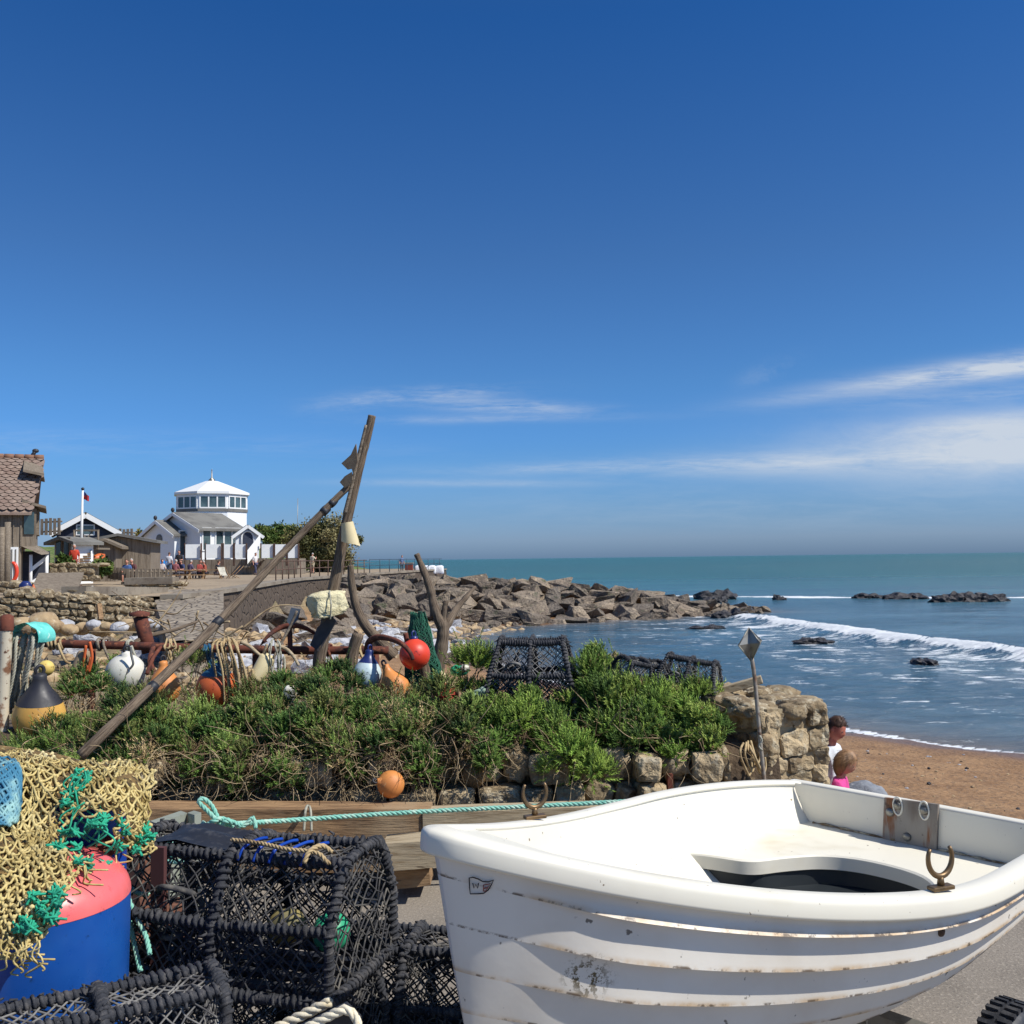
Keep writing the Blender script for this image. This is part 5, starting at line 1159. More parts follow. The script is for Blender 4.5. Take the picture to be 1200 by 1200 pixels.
BALLC = [(math.sin(a), -math.cos(a)) for a in [math.pi*i/16 for i in range(15)]]+[(.25, 1.0), (.24, 1.15), (.12, 1.2), (0, 1.2)]
flt('round_float', 147, 789, 7.6, .15, 'large white round float hanging on the pipe rail', M['white_pl'], (.15, -.25, 1), BALLC)
flt('pear_float', 46, 838, 7.05, .178, 'big yellow pear shaped float with a black neck at the left', M['yellow'], (.05, -.1, 1), PEAR, cap=M['black_pl'], capf=.54)
flt('round_float', 54, 783, 7.5, .06, 'small pale yellow ball above the black necked float', M['yellow_pale'])
flt('pear_float', 192, 806, 7.2, .118, 'faded orange pear float half sunk in the shrub by the diagonal pole', M['orange_pale'], (.0, -.1, 1), PEAR)
flt('pear_float', 254, 806, 7.25, .15, 'rust orange float with a petrol blue top behind the rope bundle', M['orange'], (.0, -.12, 1), BALLC, cap=M['petrol'], capf=.36)
flt('pear_float', 430, 791, 7.4, .112, 'pale blue white float with a navy top', M['paleblue_pl'], (.1, .1, 1), PEAR, cap=M['navy'], capf=.5)
flt('pear_float', 463, 806, 7.3, .11, 'amber orange float leaning behind the navy topped white float', M['orange_pale'], (-.45, .0, 1), PEAR)
flt('round_float', 486, 767, 7.35, .115, 'bright orange red ball float with a navy cap', M['red'], (-.05, .05, 1), BALLC, cap=M['navy'], capf=.18)
flt('pear_float', 511, 799, 7.6, .095, 'cream float with a petrol blue top under the red ball', M['cream_pl'], (-.3, .1, 1), PEAR, cap=M['petrol'], capf=.45)
flt('round_float', 458, 919, 6.06, .083, 'small orange ball caught in dead twigs at the foot of the bank', M['orange_pale'], (-.8, -.5, .3), BALLC)
flt('round_float', 833, 847, 6.6, .058, 'small yellow orange ball beside the stone pier', M['yellow'], (-.3, .2, 1))
flt('round_float', 555, 909, 6.33, .078, 'small brown ball lodged in the stone wall face', mat('brown_float_plastic', lin(150, 122, 82), .7, 0, [('noise', 5, .4, .7, lin(120, 94, 62))], [('noise', 14, .3, .01)]), (1, 0, .2))
def cyl_float(name, a, b, d, r, m, label, dent=True):
    A, B = P(*a, d), P(*b, d-.06); ax = (B-A); L = ax.length; mb = MB(); mb.lathe([(0, 0), (r*.5, 0), (r*.55, .02), (r*.9, .02), (r, .04), (r, L*.5), (r*.98, L-.04), (r*.9, L-.01), (r*.4, L-.01), (r*.35, L-.03), (0, L-.03)], A, ax, 18, noi=.08); tag(mb.build(name, m), label, 'float')
cyl_float('cylinder_float', (316, 767), (297, 800), 7.35, .062, M['cream_pl'], 'cream cylindrical float tilted beside the rope bundle')
cyl_float('cylinder_float', (102, 762), (82, 806), 7.5, .055, mat('drab_tube', lin(150, 130, 104), .7, 0, [('noise', 5, .4, .7, lin(116, 98, 76))]), 'long drab brown tube hanging right of the yellow float')
mb = MB(); mb.blob(P(340, 812, 6.9), .045, .05, .05, .12, 2, 8, 3, 0, Matrix.Rotation(.4, 3, 'Y'), .5); o = tag(mb.build('foam_block', M['white_pl']), 'small white block lying in the shrub below the rusty anchor', 'foam block')
mb = MB()
for p in ([(105, 752), (108, 770), (104, 788)], [(101, 756), (97, 780), (88, 806), (83, 818)], [(107, 770), (101, 795)], [(104, 780), (98, 800), (100, 812)]): mb.tube(spline(dia(p, 7.42), 5), .012, 5)
tag(mb.build('orange_strap', mat('orange_webbing', lin(196, 92, 44), .8)), 'knotted orange strap hung on the pipe beside the drab tube', 'strap')
# ropes
def hank(name, px0, px1, pyt, pyb, d, n, r, m, label, seed, lean=0, twist=True):
    rr = random.Random(seed); t = MB()
    for i in range(n):
        f = i/max(n-1, 1); x0 = lerp(px0, px1, f)+rr.uniform(-2, 2); x1 = x0+lean+rr.uniform(-4, 4); dd = d+rr.uniform(-.07, .07); yb = pyb+rr.uniform(-12, 6); k = rr.uniform(-3, 3)
        p = spline([P(x0*.6+.4*(px0+px1)/2, pyt+rr.uniform(0, 6), dd+.06), P(x0, pyt+10, dd-.05), P(x0*.5+x1*.5+k, (pyt+yb)/2, dd-.06), P(x1, yb-5, dd-.02), P(x1+3, yb, dd+.02), P(x1+6, yb-8, dd+.05), P(x1+5, (pyt+yb)/2, dd+.06)], 6)
        if twist: t.rope(p, r)
        else: t.tube(p, r, 5)
    return tag(t.build(name, m), label, 'rope')
hank('rope_coil', 18, 50, 740, 838, 7.15, 11, .013, M['grey_rope'], 'thick hank of grey rope hanging under the turquoise tarp', 3, -14)
hank('rope_coil', 250, 280, 747, 822, 7.2, 12, .009, M['tan_rope'], 'tangled tan rope hank over the blue topped orange float', 4, 12)
hank('rope_coil', 192, 206, 748, 775, 7.7, 5, .008, M['tan_rope'], 'short tan rope turns on the pipe behind the diagonal pole', 5, 0)
hank('rope_coil', 238, 246, 752, 778, 7.7, 3, .012, M['petrol'], 'few dark blue rope turns left of the tan rope hank', 6, 0)
hank('rope_coil', 316, 330, 748, 800, 7.4, 5, .007, M['grey_rope'], 'thin pale cords hanging beside the cream cylindrical float', 7, 2)
def wraps(px, py, n, m, label, r=.011):
    rr = random.Random(px); mb = MB()
    for i in range(n):
        c = P(px+i*4+rr.uniform(-2, 2), py, PD); a0 = rr.random()*6; mb.tube([c+Vector((.006*math.sin(a*2), math.cos(a)*.046, math.sin(a)*.046)) for a in [a0+2*math.pi*k/12 for k in range(12)]], r, 5, closed=True)
    c = P(px+n*2, py, PD-.05); mb.tube(spline([c, c+Vector((.03, -.02, -.06)), c+Vector((.07, -.02, -.14)), c+Vector((.1, 0, -.16))], 5), r, 5); tag(mb.build('rope_lashing', m), label, 'rope')
wraps(115, 755, 3, M['wood_grey'], 'dull grey lashing on the pipe left of the white round float'); wraps(376, 762, 4, M['rust'], 'rusty chain knot on the pipe under the anchor'); wraps(150, 757, 2, M['grey_rope'], 'pale cord holding the white round float on the pipe'); wraps(60, 754, 4, M['tan_rope'], 'brown lashing on the pipe right of the grey rope hank'); wraps(415, 762, 3, M['tan_rope'], 'tan lashing on the pipe near the stubby dark post')
mb = MB(); mb.tube(spline(dia([(153, 757), (154, 768), (156, 778), (152, 784)], 7.46), 6), .009, 6); tag(mb.build('float_hook', M['galv']), 'grey hook through the eye of the white round float', 'hook')
mb = MB(); mb.tube(spline([P(180, 757, 7.8), P(176, 775, 7.6), P(184, 795, 7.5)], 6), .02, 6); mb.tube(spline([P(190, 757, 7.8), P(180, 770, 7.6), P(172, 790, 7.5)], 6), .016, 6); tag(mb.build('rag', M['rust']), 'brown rag twisted over the pipe right of the white round float', 'rag')
mb = MB()
def tarp(u, v):
    a = lerp(-.3, math.pi+.3, u); c = P(36, 745, 7.15); r = .1+.03*noise.noise(Vector((u*4, v*3, 0)))
    return c+Vector((-math.cos(a)*(.105+.03*v), (v-.5)*.2, math.sin(a)*.1-.01*u+.015*noise.noise(Vector((u*7, v*5, 3)))))
mb.grid(tarp, 22, 10); mb.grid(lambda u, v: tarp(1-u, v)*1-Vector((0, 0, .006)), 22, 10); tag(mb.build('turquoise_tarp', M['cloth_teal']), 'turquoise cloth folded over the top of the grey rope hank', 'cloth')
# anchor and irons
def anchor():
    t = thing('rusty_anchor', P(342, 790, 7.7), 'rusty fisherman anchor with curved arms leaning on the pipe rail', 'anchor'); d = 7.72
    mb = MB(); mb.tube(spline(dia([(340, 768), (340, 750), (339, 735)], d), 5), .02, 8); mb.build('shank', M['rust'], t)
    mb = MB(); mb.tube(spline([P(308, 752, d-.1), P(318, 742, d-.06), P(330, 735, d), P(345, 733, d), P(358, 736, d+.06), P(370, 743, d+.1)], 6), [.01+.012*math.sin(math.pi*i/30) for i in range(31)], 8); mb.build('arms', M['rust'], t)
    mb = MB(); mb.prism(dia([(304, 757), (309, 748), (313, 752)], d-.1), (0, .02, 0)); mb.build('fluke', M['rust'], t)
anchor()
mb = MB(); mb.tube(spline([P(430, 764, 7.6), P(433, 752, 7.55), P(442, 747, 7.45), P(455, 748, 7.35), P(470, 754, 7.2), P(480, 764, 7.14), P(484, 773, 7.12)], 7), [.03-.0004*i for i in range(43)], 9); tag(mb.build('iron_hook', M['rust']), 'thick curved rusty iron hook reaching across the red ball float', 'hook')
mb = MB(); mb.tube(spline(dia([(475, 742), (477, 755), (473, 762)], 7.4), 5), .02, 7); tag(mb.build('iron_eye', M['rust']), 'short rusty iron bar on top of the red ball float', 'bar')
pole('boat_hook_stick', [P(309, 795, 7.4), P(322, 768, 7.45), P(338, 738, 7.5), P(348, 716, 7.5)], (.012, .01), M['wood_grey'], 'thin straight grey stick standing in front of the anchor', 'stick', 7, .1)
slab('grey_paddle', [(336, 728), (341, 712), (352, 714), (349, 726), (341, 734)], 7.55, .015, mat('slate_board', lin(96, 106, 118), .7, 0, [('noise', 5, .4, .7, lin(74, 82, 92))]), 'slate grey paddle blade behind the thin stick', 'paddle')
for p, l in (([(322, 757), (334, 760), (343, 768), (350, 780)], 'pale curved bone-like driftwood stick below the anchor'), ([(282, 752), (292, 757), (300, 764), (305, 768)], 'pale curved stick leading to the cream cylindrical float'), ([(308, 783), (310, 765), (313, 755)], 'short pale upright stick beside the cream cylindrical float')): pole('driftwood_stick', dia(p, 7.35), (.016, .011), M['wood_pale'], l, 'stick', 7, .1)
mb = MB(); mb.lathe([(0, 0), (.045, 0), (.05, .02), (.06, .15), (.055, .2), (.03, .21)], P(440, 792, 7.3), (.2, -.2, -1), 12); bpy.data  # cup hidden behind float
# green net hung from the snag
def diamond_net(mb, fn, nu, nv, r, rr, jit=.25, n=4, drop=.0, col=None, seg=1):
    """strands of a diamond mesh over the surface fn(u, v)"""
    def pt(i, j, z=0):
        a = rr_cache.get((i, j))
        if a is None: a = fn(min(max((i+rr.uniform(-jit, jit))/nu, -.02), 1.02), min(max((j+rr.uniform(-jit, jit))/nv, -.02), 1.02)); rr_cache[(i, j)] = a
        return a
    rr_cache = {}
    for s in (1, -1):
        for k in range(-nv, nu+nv+1):
            run = []
            for j in range(nv+1):
                i = k+s*j
                if 0 <= i <= nu and not (drop and rr.random() < drop): run.append(pt(i, j))
                else:
                    if len(run) > 1: mb.tube(run, r, n, col=col)
                    run = []
            if len(run) > 1: mb.tube(run, r, n, col=col)
rr = random.Random(12); mb = MB()
def gnet(u, v):
    w = lerp(.045, .13, min(v*1.6, 1)) if v < .75 else lerp(.13, .07, (v-.75)/.25); a = lerp(-1.9, 1.9, u); c = lerp(P(488, 718, 7.6), P(496, 822, 7.55), v)
    return c+Vector((math.sin(a)*w*(1+.25*noise.noise(Vector((u*5, v*6, 1)))), -math.cos(a)*w*.6+.03*noise.noise(Vector((u*6, v*8, 4))), 0))
for q in range(3): diamond_net(mb, lambda u, v, q=q: gnet(u, v)*1+Vector((.012*q, -.01*q, 0)), 16, 26, .0042, rr, .5)
tag(mb.build('green_net', M['net_dkgreen']), 'dark green net bunched and hanging behind the red ball float', 'net')
rr = random.Random(13); mb = MB(); c = P(522, 815, 7.2)
for q in range(40):
    a = rr.uniform(0, 6.28); ax = Vector((rr.gauss(0, 1), rr.gauss(0, 1), rr.gauss(0, 1))).normalized(); u = ax.orthogonal().normalized(); w = ax.cross(u); k = rr.uniform(.6, 1); mb.tube([c+(u*math.cos(t)*.085+w*math.sin(t)*.095)*k for t in [2*math.pi*i/14 for i in range(14)]], .0045, 4, closed=True)
tag(mb.build('red_net_bundle', M['net_red']), 'ball of reddish net lying in the shrub right of the cream float', 'net')
mb = MB(); mb.rope(spline(dia([(545, 828), (552, 818), (560, 812), (566, 809)], 6.9), 6), .028); mb.blob(P(566.5, 809, 6.9), .03, .03, .03, 0, 1, 1, 2); tag(mb.build('rope_end', mat('pale_green_rope', lin(150, 172, 146), .8, 0, [('noise', 12, .45, .7, lin(206, 210, 190))])), 'thick pale green rope end poking out of the shrub', 'rope')
mb = MB(); mb.blob(P(538, 786, 7.6), .075, .05, .045, .2, 2, 5, 3); mb.blob(P(545, 783, 7.5), .035, .03, .03, .2, 2, 6, 3, 1); tag(mb.build('green_bottle_float', [M['green_pl'], M['white_pl']]), 'small green and white float left of the largest pot', 'float')
rr = random.Random(3); mb = MB()
for i in range(26):   # loose dead sticks lying behind the pipe
    a = P(rr.uniform(150, 300), rr.uniform(715, 765), rr.uniform(8.6, 11)); dr = Vector((rr.gauss(0, 1), rr.gauss(0, .5), rr.gauss(0, .5))).normalized(); L = rr.uniform(.2, .7); mb.tube(spline([a, a+dr*L*.5+Vector((0, 0, rr.gauss(0, .06))), a+dr*L], 5), [.012-.0009*k for k in range(11)], 5)
tag(mb.build('brushwood', M['twig']), 'heap of dead bleached sticks behind the rusty bollard', 'brushwood', None, 'stuff')
pole('driftwood_stick', [P(150, 757, 8.3), P(175, 745, 8.6), P(205, 738, 8.8), P(232, 728, 9)], (.025, .012), M['pole'], 'dark forked driftwood lying behind the rusty bollard', 'stick', 7, .3)
# ------------------------------------------------------------------ radar reflector on its pole, plank on the pier
def reflector():
    d = 6.2; t = thing('reflector_marker', P(896, 930, d), 'metal diamond radar reflector on a thin rusty pole before the stone pier', 'marker'); t.location.z = 0
    mb = MB(); pts = spline([Vector((P(898, 940, d).x, d, 0)), P(896, 922, d), P(890, 860, d), P(885, 800, d), P(881, 771, d)], 6); mb.tube(pts, [.013*(1+.12*noise.noise(Vector((i*.8, 0, 0)))) for i in range(len(pts))], 9); mb.build('pole', mat('rusty_galvanised_pole', lin(166, 158, 144), .6, .3, [('noise', 7, .48, .66, lin(128, 96, 72)), ('noise', 20, .55, .7, lin(96, 70, 54))]), t)
    top, bot = P(877.5, 736, d), P(880.5, 775, d); c = lerp(top, bot, .45); r = 17.5*d/FPX; ax = []
    for k in range(4): a = R(28+90*k); ax.append(c+Vector((math.cos(a)*r, math.sin(a)*r, .012*math.cos(a))))
    mb = MB()
    for k in range(4):
        p, q = ax[k], ax[(k+1) % 4]; m = (p+q)/2; inn = lerp(c, m, .42)
        mb.add([top, p, inn, q, bot], [(0, 1, 2), (0, 2, 3), (1, 4, 2), (2, 4, 3)], 0, False)
    mb.build('diamond', M['galv'], t, fixn=True)
    eb = MB()
    for p in ax: eb.tube([top, p], .004, 5); eb.tube([p, bot], .004, 5)
    eb.build('edge_rim', M['galv'], t)
    mb = MB(); mb.rope(spline([P(890, 862, d-.02), P(893, 868, d-.025), P(889, 874, d-.02), P(894, 880, d-.02)], 5), .006); mb.build('twine', M['grey_rope'], t)
reflector()
mb = MB(); a, b = P(826, 815, 7.2), P(893, 796, 7.1); mb.beam(a, b, .09, .055, bev=.006); tag(mb.build('plank', M['wood_pale']), 'pale sawn plank propped across the top of the stone pier', 'plank')
hank('rope_coil', 868, 884, 868, 905, 6.42, 5, .008, M['tan_rope'], 'loops of tan rope hanging on the wall beside the marker pole', 9, 8, False)
mb = MB(); mb.box(P(785, 920, 6.28), .035, .03, .14, .2); tag(mb.build('rusty_spike', M['rust']), 'small rusty spike sticking out of the stone wall face', 'spike')
mb = MB(); s = P(1010, 925, 8.2); mb.blob((s.x, s.y, s.z-.14), .24, .2, .2, .2, 1.6, 7, 4, 0, .4); tag(mb.build('grey_boulder', mat('blue_grey_rock', lin(136, 140, 146), .9, 0, [('noise', 5, .42, .65, lin(98, 102, 110)), ('noise', 16, .56, .7, lin(168, 168, 168))], [('noise', 9, .7, .04)])), 'blue grey boulder beside the children on the beach', 'boulder')
# ------------------------------------------------------------------ lobster pots
def wrapped(mb, pts, r, rr, pitch=.024, wr=.0085, n=6, closed=False):
    pts = resample(spline(pts, 6), .02) if len(pts) > 2 else resample(pts, .02)
    mb.tube(pts, r, 7); fine = resample(pts, pitch/7); fr = frames(fine); out = []; ph = rr.random()*6
    for i, p in enumerate(fine):
        a = ph+2*math.pi*i/7+1.6*noise.noise(p*9); u, w = fr[i]; k = r*1.02+.005*noise.noise(p*25)+.004*noise.noise(p*60); out.append(p+(u*math.cos(a)+w*math.sin(a))*k)
    mb.tube(out, [wr*(.86+.35*noise.noise(q*40)+.55*noise.noise(q*5+Vector((3, 1, ph)))) for q in out], n)
    for i in range(0, len(fine), 9):   # frayed ends of the lashing
        u, w = fr[i]; a = rr.random()*6.28; d = u*math.cos(a)+w*math.sin(a); p = fine[i]+d*r; mb.tube([p, p+d*.014+Vector((rr.gauss(0, .006), rr.gauss(0, .006), -.004)), p+d*rr.uniform(.016, .03)+Vector((rr.gauss(0, .012), rr.gauss(0, .012), -.012))], [.006, .005, .003], 4)
def panel_net(mb, A, B, C, D, cell, r, rr, sag=.02, drop=.02):
    """diamond net over the quad A-B (bottom) D-C (top)"""
    A, B, C, D = map(Vector, (A, B, C, D)); nu = max(2, round(((B-A).length+(C-D).length)/2/cell)); nv = max(2, round(((D-A).length+(C-B).length)/2/cell))
    nn = (B-A).cross(D-A).normalized()
    fn = lambda u, v: lerp(lerp(A, B, u), lerp(D, C, u), v)+nn*(.012*noise.noise(lerp(lerp(A, B, u), lerp(D, C, u), v)*11))+Vector((0, 0, -.012*math.sin(math.pi*min(max(u, 0), 1))))+nn*(-sag*math.sin(math.pi*min(max(u, 0), 1))*math.sin(math.pi*min(max(v, 0), 1)))
    diamond_net(mb, fn, nu, nv, r, rr, .32, 5, drop)
def lobster_pot(label, L, Wd, H, seed, netm, r=.016, cell=.05, nr=.0032, group='lobster pots', extra=True):
    rr = random.Random(seed); t = thing('lobster_pot', (0, 0, 0), label, 'lobster pot', group)
    hw, zt, tw = Wd/2, H*.56, Wd*.24; fm = MB()
    hoop = lambda x: [(x, -hw, .02), (x, -hw*1.0, zt*.6), (x, -hw*.97, zt), (x, -tw*1.25, H*.93), (x, -tw*.6, H), (x, tw*.6, H), (x, tw*1.25, H*.93), (x, hw*.97, zt), (x, hw, zt*.6), (x, hw, .02)]
    for x in (-L/2, 0, L/2): wrapped(fm, [Vector(p)+Vector((rr.uniform(-.006, .006), 0, 0)) for p in hoop(x)], r, rr)
    for y in (-hw, hw):
        wrapped(fm, [Vector((-L/2, y, .02)), Vector((0, y, .015)), Vector((L/2, y, .02))], r*1.15, rr)
        wrapped(fm, [Vector((-L/2, y*.97, zt)), Vector((0, y*.97, zt-.012)), Vector((L/2, y*.97, zt))], r*.85, rr)
    for y in (-tw, tw): wrapped(fm, [Vector((-L/2, y, H*.97)), Vector((0, y, H*.96)), Vector((L/2, y, H*.97))], r, rr)
    for x in (-L/2, L/2): wrapped(fm, [Vector((x, -hw, .02)), Vector((x, hw, .02))], r*1.1, rr)
    fm.build('rope_bound_frame', M['black_rope'], t)
    bs = MB()
    for i in range(6): bs.box((0, lerp(-hw*.85, hw*.85, i/5), .0), L, .035, .018)
    bs.build('base_slats', M['black_rubber'], t)
    nm = MB()
    for x0, x1 in ((-L/2, 0), (0, L/2)):
        for s in (-1, 1):
            panel_net(nm, (x0, s*hw, .02), (x1, s*hw, .02), (x1, s*hw*.97, zt), (x0, s*hw*.97, zt), cell, nr, rr); panel_net(nm, (x0, s*hw*.97, zt), (x1, s*hw*.97, zt), (x1, s*tw, H*.96), (x0, s*tw, H*.96), cell, nr, rr)
        panel_net(nm, (x0, -tw, H*.97), (x1, -tw, H*.97), (x1, tw, H*.97), (x0, tw, H*.97), cell*.8, nr*1.2, rr)
    for x in (-L/2, L/2): panel_net(nm, (x, -hw, .02), (x, hw, .02), (x, hw*.97, zt), (x, -hw*.97, zt), cell, nr, rr, .01); panel_net(nm, (x, -hw*.97, zt), (x, hw*.97, zt), (x, tw, H*.96), (x, -tw, H*.96), cell, nr, rr, .01)
    panel_net(nm, (0, -hw, .03), (0, hw, .03), (0, tw, H*.9), (0, -tw, H*.9), cell, nr, rr, .05)
    nm.build('netting', netm, t)
    im = MB(); q_ = .9
    for s in (-1, 1):
        panel_net(im, (-L/2*q_, s*hw*q_, .04), (L/2*q_, s*hw*q_, .04), (L/2*q_, s*hw*.88, zt), (-L/2*q_, s*hw*.88, zt), cell*.62, nr*.9, rr, .03, .1)
    panel_net(im, (-L*.2, -hw*.9, .03), (-L*.26, hw*.9, .03), (-L*.22, tw, H*.85), (-L*.2, -tw, H*.85), cell*.7, nr, rr, .06, .08); im.build('inner_netting', M['black_rope'], t)
    ring = MB(); c = Vector((-L*.22, -hw*.85, zt*1.0)); ring.tube([c+Vector((math.cos(a)*.085, .03+.04*math.cos(a*2), math.sin(a)*.085)) for a in [2*math.pi*i/18 for i in range(18)]], .011, 6, closed=True)
    for k in range(14): a = 2*math.pi*k/14; ring.tube([c+Vector((math.cos(a)*.085, .03, math.sin(a)*.085)), c+Vector((math.cos(a)*.05+.03, .17, math.sin(a)*.05))], .0028, 4)
    ring.build('entrance_funnel', netm, t)
    return t
def place(t, loc, rz, rx=0, ry=0, sc=1): t.location = loc; t.rotation_euler = (rx, ry, rz); t.scale = (sc, sc, sc); return t
A1 = lobster_pot('big black rope bound lobster pot standing on top of the stack by the dinghy bow', .86, .50, .435, 3, M['pot_net'])
fr_ = P(385, 1160, 3.17); rz = R(-17); M3 = Matrix.Rotation(rz, 3, 'Z'); cen = Vector((fr_.x, fr_.y, .475))+M3@Vector((-.43, .25, 0)); place(A1, cen, rz)
# flat rubber sheet, blue cord and pale cord on top of the main pot (parts of it)
def on_pot():
    mb = MB(); mb.grid(lambda u, v: Vector((lerp(-.33, .0, u), lerp(-.12, .1, v), .444+.012*math.sin(u*5)+.02*noise.noise(Vector((u*3, v*3, 1))))), 10, 6); mb.grid(lambda u, v: Vector((lerp(-.33, .0, 1-u), lerp(-.12, .1, v), .438+.012*math.sin((1-u)*5)+.02*noise.noise(Vector(((1-u)*3, v*3, 1))))), 10, 6)
    o = mb.build('rubber_flap', M['black_rubber'], None, (0, 0, 0)); o.parent = A1
    mb = MB(); rr = random.Random(5)
    for i in range(5): x = .03+i*.06; mb.tube(spline([(x, -.14, .41), (x+.01, -.11, .45), (x+.02, -.04, .455), (x+.03, 0, .45)], 4), .0065, 5)
    o = mb.build('blue_cord', M['drum_blue'], None, (0, 0, 0)); o.parent = A1
    mb = MB(); mb.rope(spline([(-.02, -.1, .465), (.1, -.12, .468), (.22, -.14, .462), (.33, -.14, .458), (.37, -.14, .43), (.39, -.1, .41)], 8), .008)
    mb.rope(spline([(.3, -.17, .43), (.31, -.15, .465), (.33, -.1, .47), (.36, -.08, .44)], 8), .009); o = mb.build('bridle_rope', M['tan_rope'], None, (0, 0, 0)); o.parent = A1
    mb = MB(); mb.box((-.27, -.16, .22), .05, .02, .44, .1); o = mb.build('side_strap', mat('dark_red_strap', lin(84, 50, 50), .8), None, (0, 0, 0)); o.parent = A1
on_pot()
mb = MB(); q = cen+M3@Vector((.30, .02, .14)); mb.blob(q, .066, .066, .066, .02, 2, 3, 4); tag(mb.build('green_net_ball', M['green_pl']), 'bright green ball float lying inside the top lobster pot', 'float')
mb = MB(); q = cen+M3@Vector((.12, .03, .14)); mb.blob(q, .07, .06, .06, .06, 2, 6, 3); tag(mb.build('bait_bag', mat('olive_bait_bag', lin(112, 108, 80), .8, 0, [('noise', 8, .4, .7, lin(170, 150, 80))])), 'dull olive bait bag inside the top lobster pot', 'bag')
A2 = copy_tree(A1)
for ch in [o for o in COL.objects if o.parent == A2 and o.name.split('.')[0] in ('rubber_flap', 'blue_cord', 'bridle_rope', 'side_strap')]: bpy.data.objects.remove(ch)
A2['label'] = 'black lobster pot at the bottom of the stack, right under the top pot'; place(A2, (cen.x-.02, cen.y+.02, .03), R(-14), 0, 0, .98)
A3 = lobster_pot('black lobster pot standing on the slip against the dinghy bow', .74, .44, .40, 9, M['pot_net']); place(A3, (-.40, 3.92, .03), R(-12))
A4 = lobster_pot('weathered lobster pot in the lower left corner before the blue mooring buoy', .70, .42, .42, 14, M['pot_net_pale'], .017); place(A4, (-.98, 2.36, .565), R(28), 0, 0, .75)
mb = MB(); mb.box((-1.0, 2.36, .28), .5, .34, .55, R(28), 0, .02); tag(mb.build('fish_crate', mat('dark_crate', lin(52, 54, 58), .7, 0, [('noise', 6, .4, .7, lin(80, 76, 70))])), 'dark plastic crate under the lower left lobster pot', 'crate')
E1 = lobster_pot('largest lobster pot with pale netting sitting upright among the shrubs on the bank', .64, .48, .53, 22, M['pot_net_pale'], .018, .05, .0034, 'lobster pots on the bank'); 
for ch in [o for o in COL.objects if o.parent == E1]:   # the hoops of this kind lean in towards the top
    for v in ch.data.vertices: v.co.x *= 1-.30*max(v.co.z/.53, 0)**1.4
place(E1, (.135, 7.1, .79), R(-7))
E2 = copy_tree(E1); E2['label'] = 'tilted tangled lobster pot in the middle of the bank shrubs'; place(E2, (.86, 7.2, .79), R(24), R(12), R(10), .70)
E3 = copy_tree(E1); E3['label'] = 'rightmost lobster pot on the bank, leaning beside the pier'; place(E3, (1.22, 7.1, .78), R(-22), R(-5), R(9), .74)
E4 = copy_tree(E1); E4['label'] = 'low collapsed lobster pot half hidden under the shrubs above the stone wall'; place(E4, (.32, 6.72, .50), R(8), R(-8), 0, .62); E4.scale = (.9, .6, .42)
# crate corner bound in white rope
def rope_crate():
    t = thing('rope_edged_panel', P(380, 1220, 2.4), 'dark panel edged with white twisted rope at the bottom of the photo', 'panel'); t.location.z = .2
    d = 2.4; a, b, c, e, f_ = P(335, 1214, d), P(404, 1180, d), P(421, 1196, d), P(436, 1275, d), P(330, 1290, d); mb = MB(); mb.prism([a, b, c, e, f_], (0, .03, 0)); mb.build('board', M['black_rubber'], t, fixn=True)
    mb = MB(); mb.rope([p+Vector((0, -.015, 0)) for p in spline([P(330, 1216, d), P(365, 1199, d), P(398, 1182, d), P(408, 1180, d), P(418, 1190, d), P(424, 1215, d), P(436, 1270, d)], 8)], .0115); mb.build('rope_edge', M['white_rope'], t)
    mb = MB(); mb.rope([P(300, 1217, 2.52), P(350, 1192, 2.52), P(392, 1171, 2.52)], .0135); mb.build('rope_edge', M['white_rope'], t)
    mb = MB(); mb.beam(P(300, 1226, 2.56), P(392, 1181, 2.56), .04, .03); mb.beam(P(392, 1181, 2.56), P(420, 1290, 2.5), .03, .03); mb.build('batten', M['black_rubber'], t)
rope_crate()
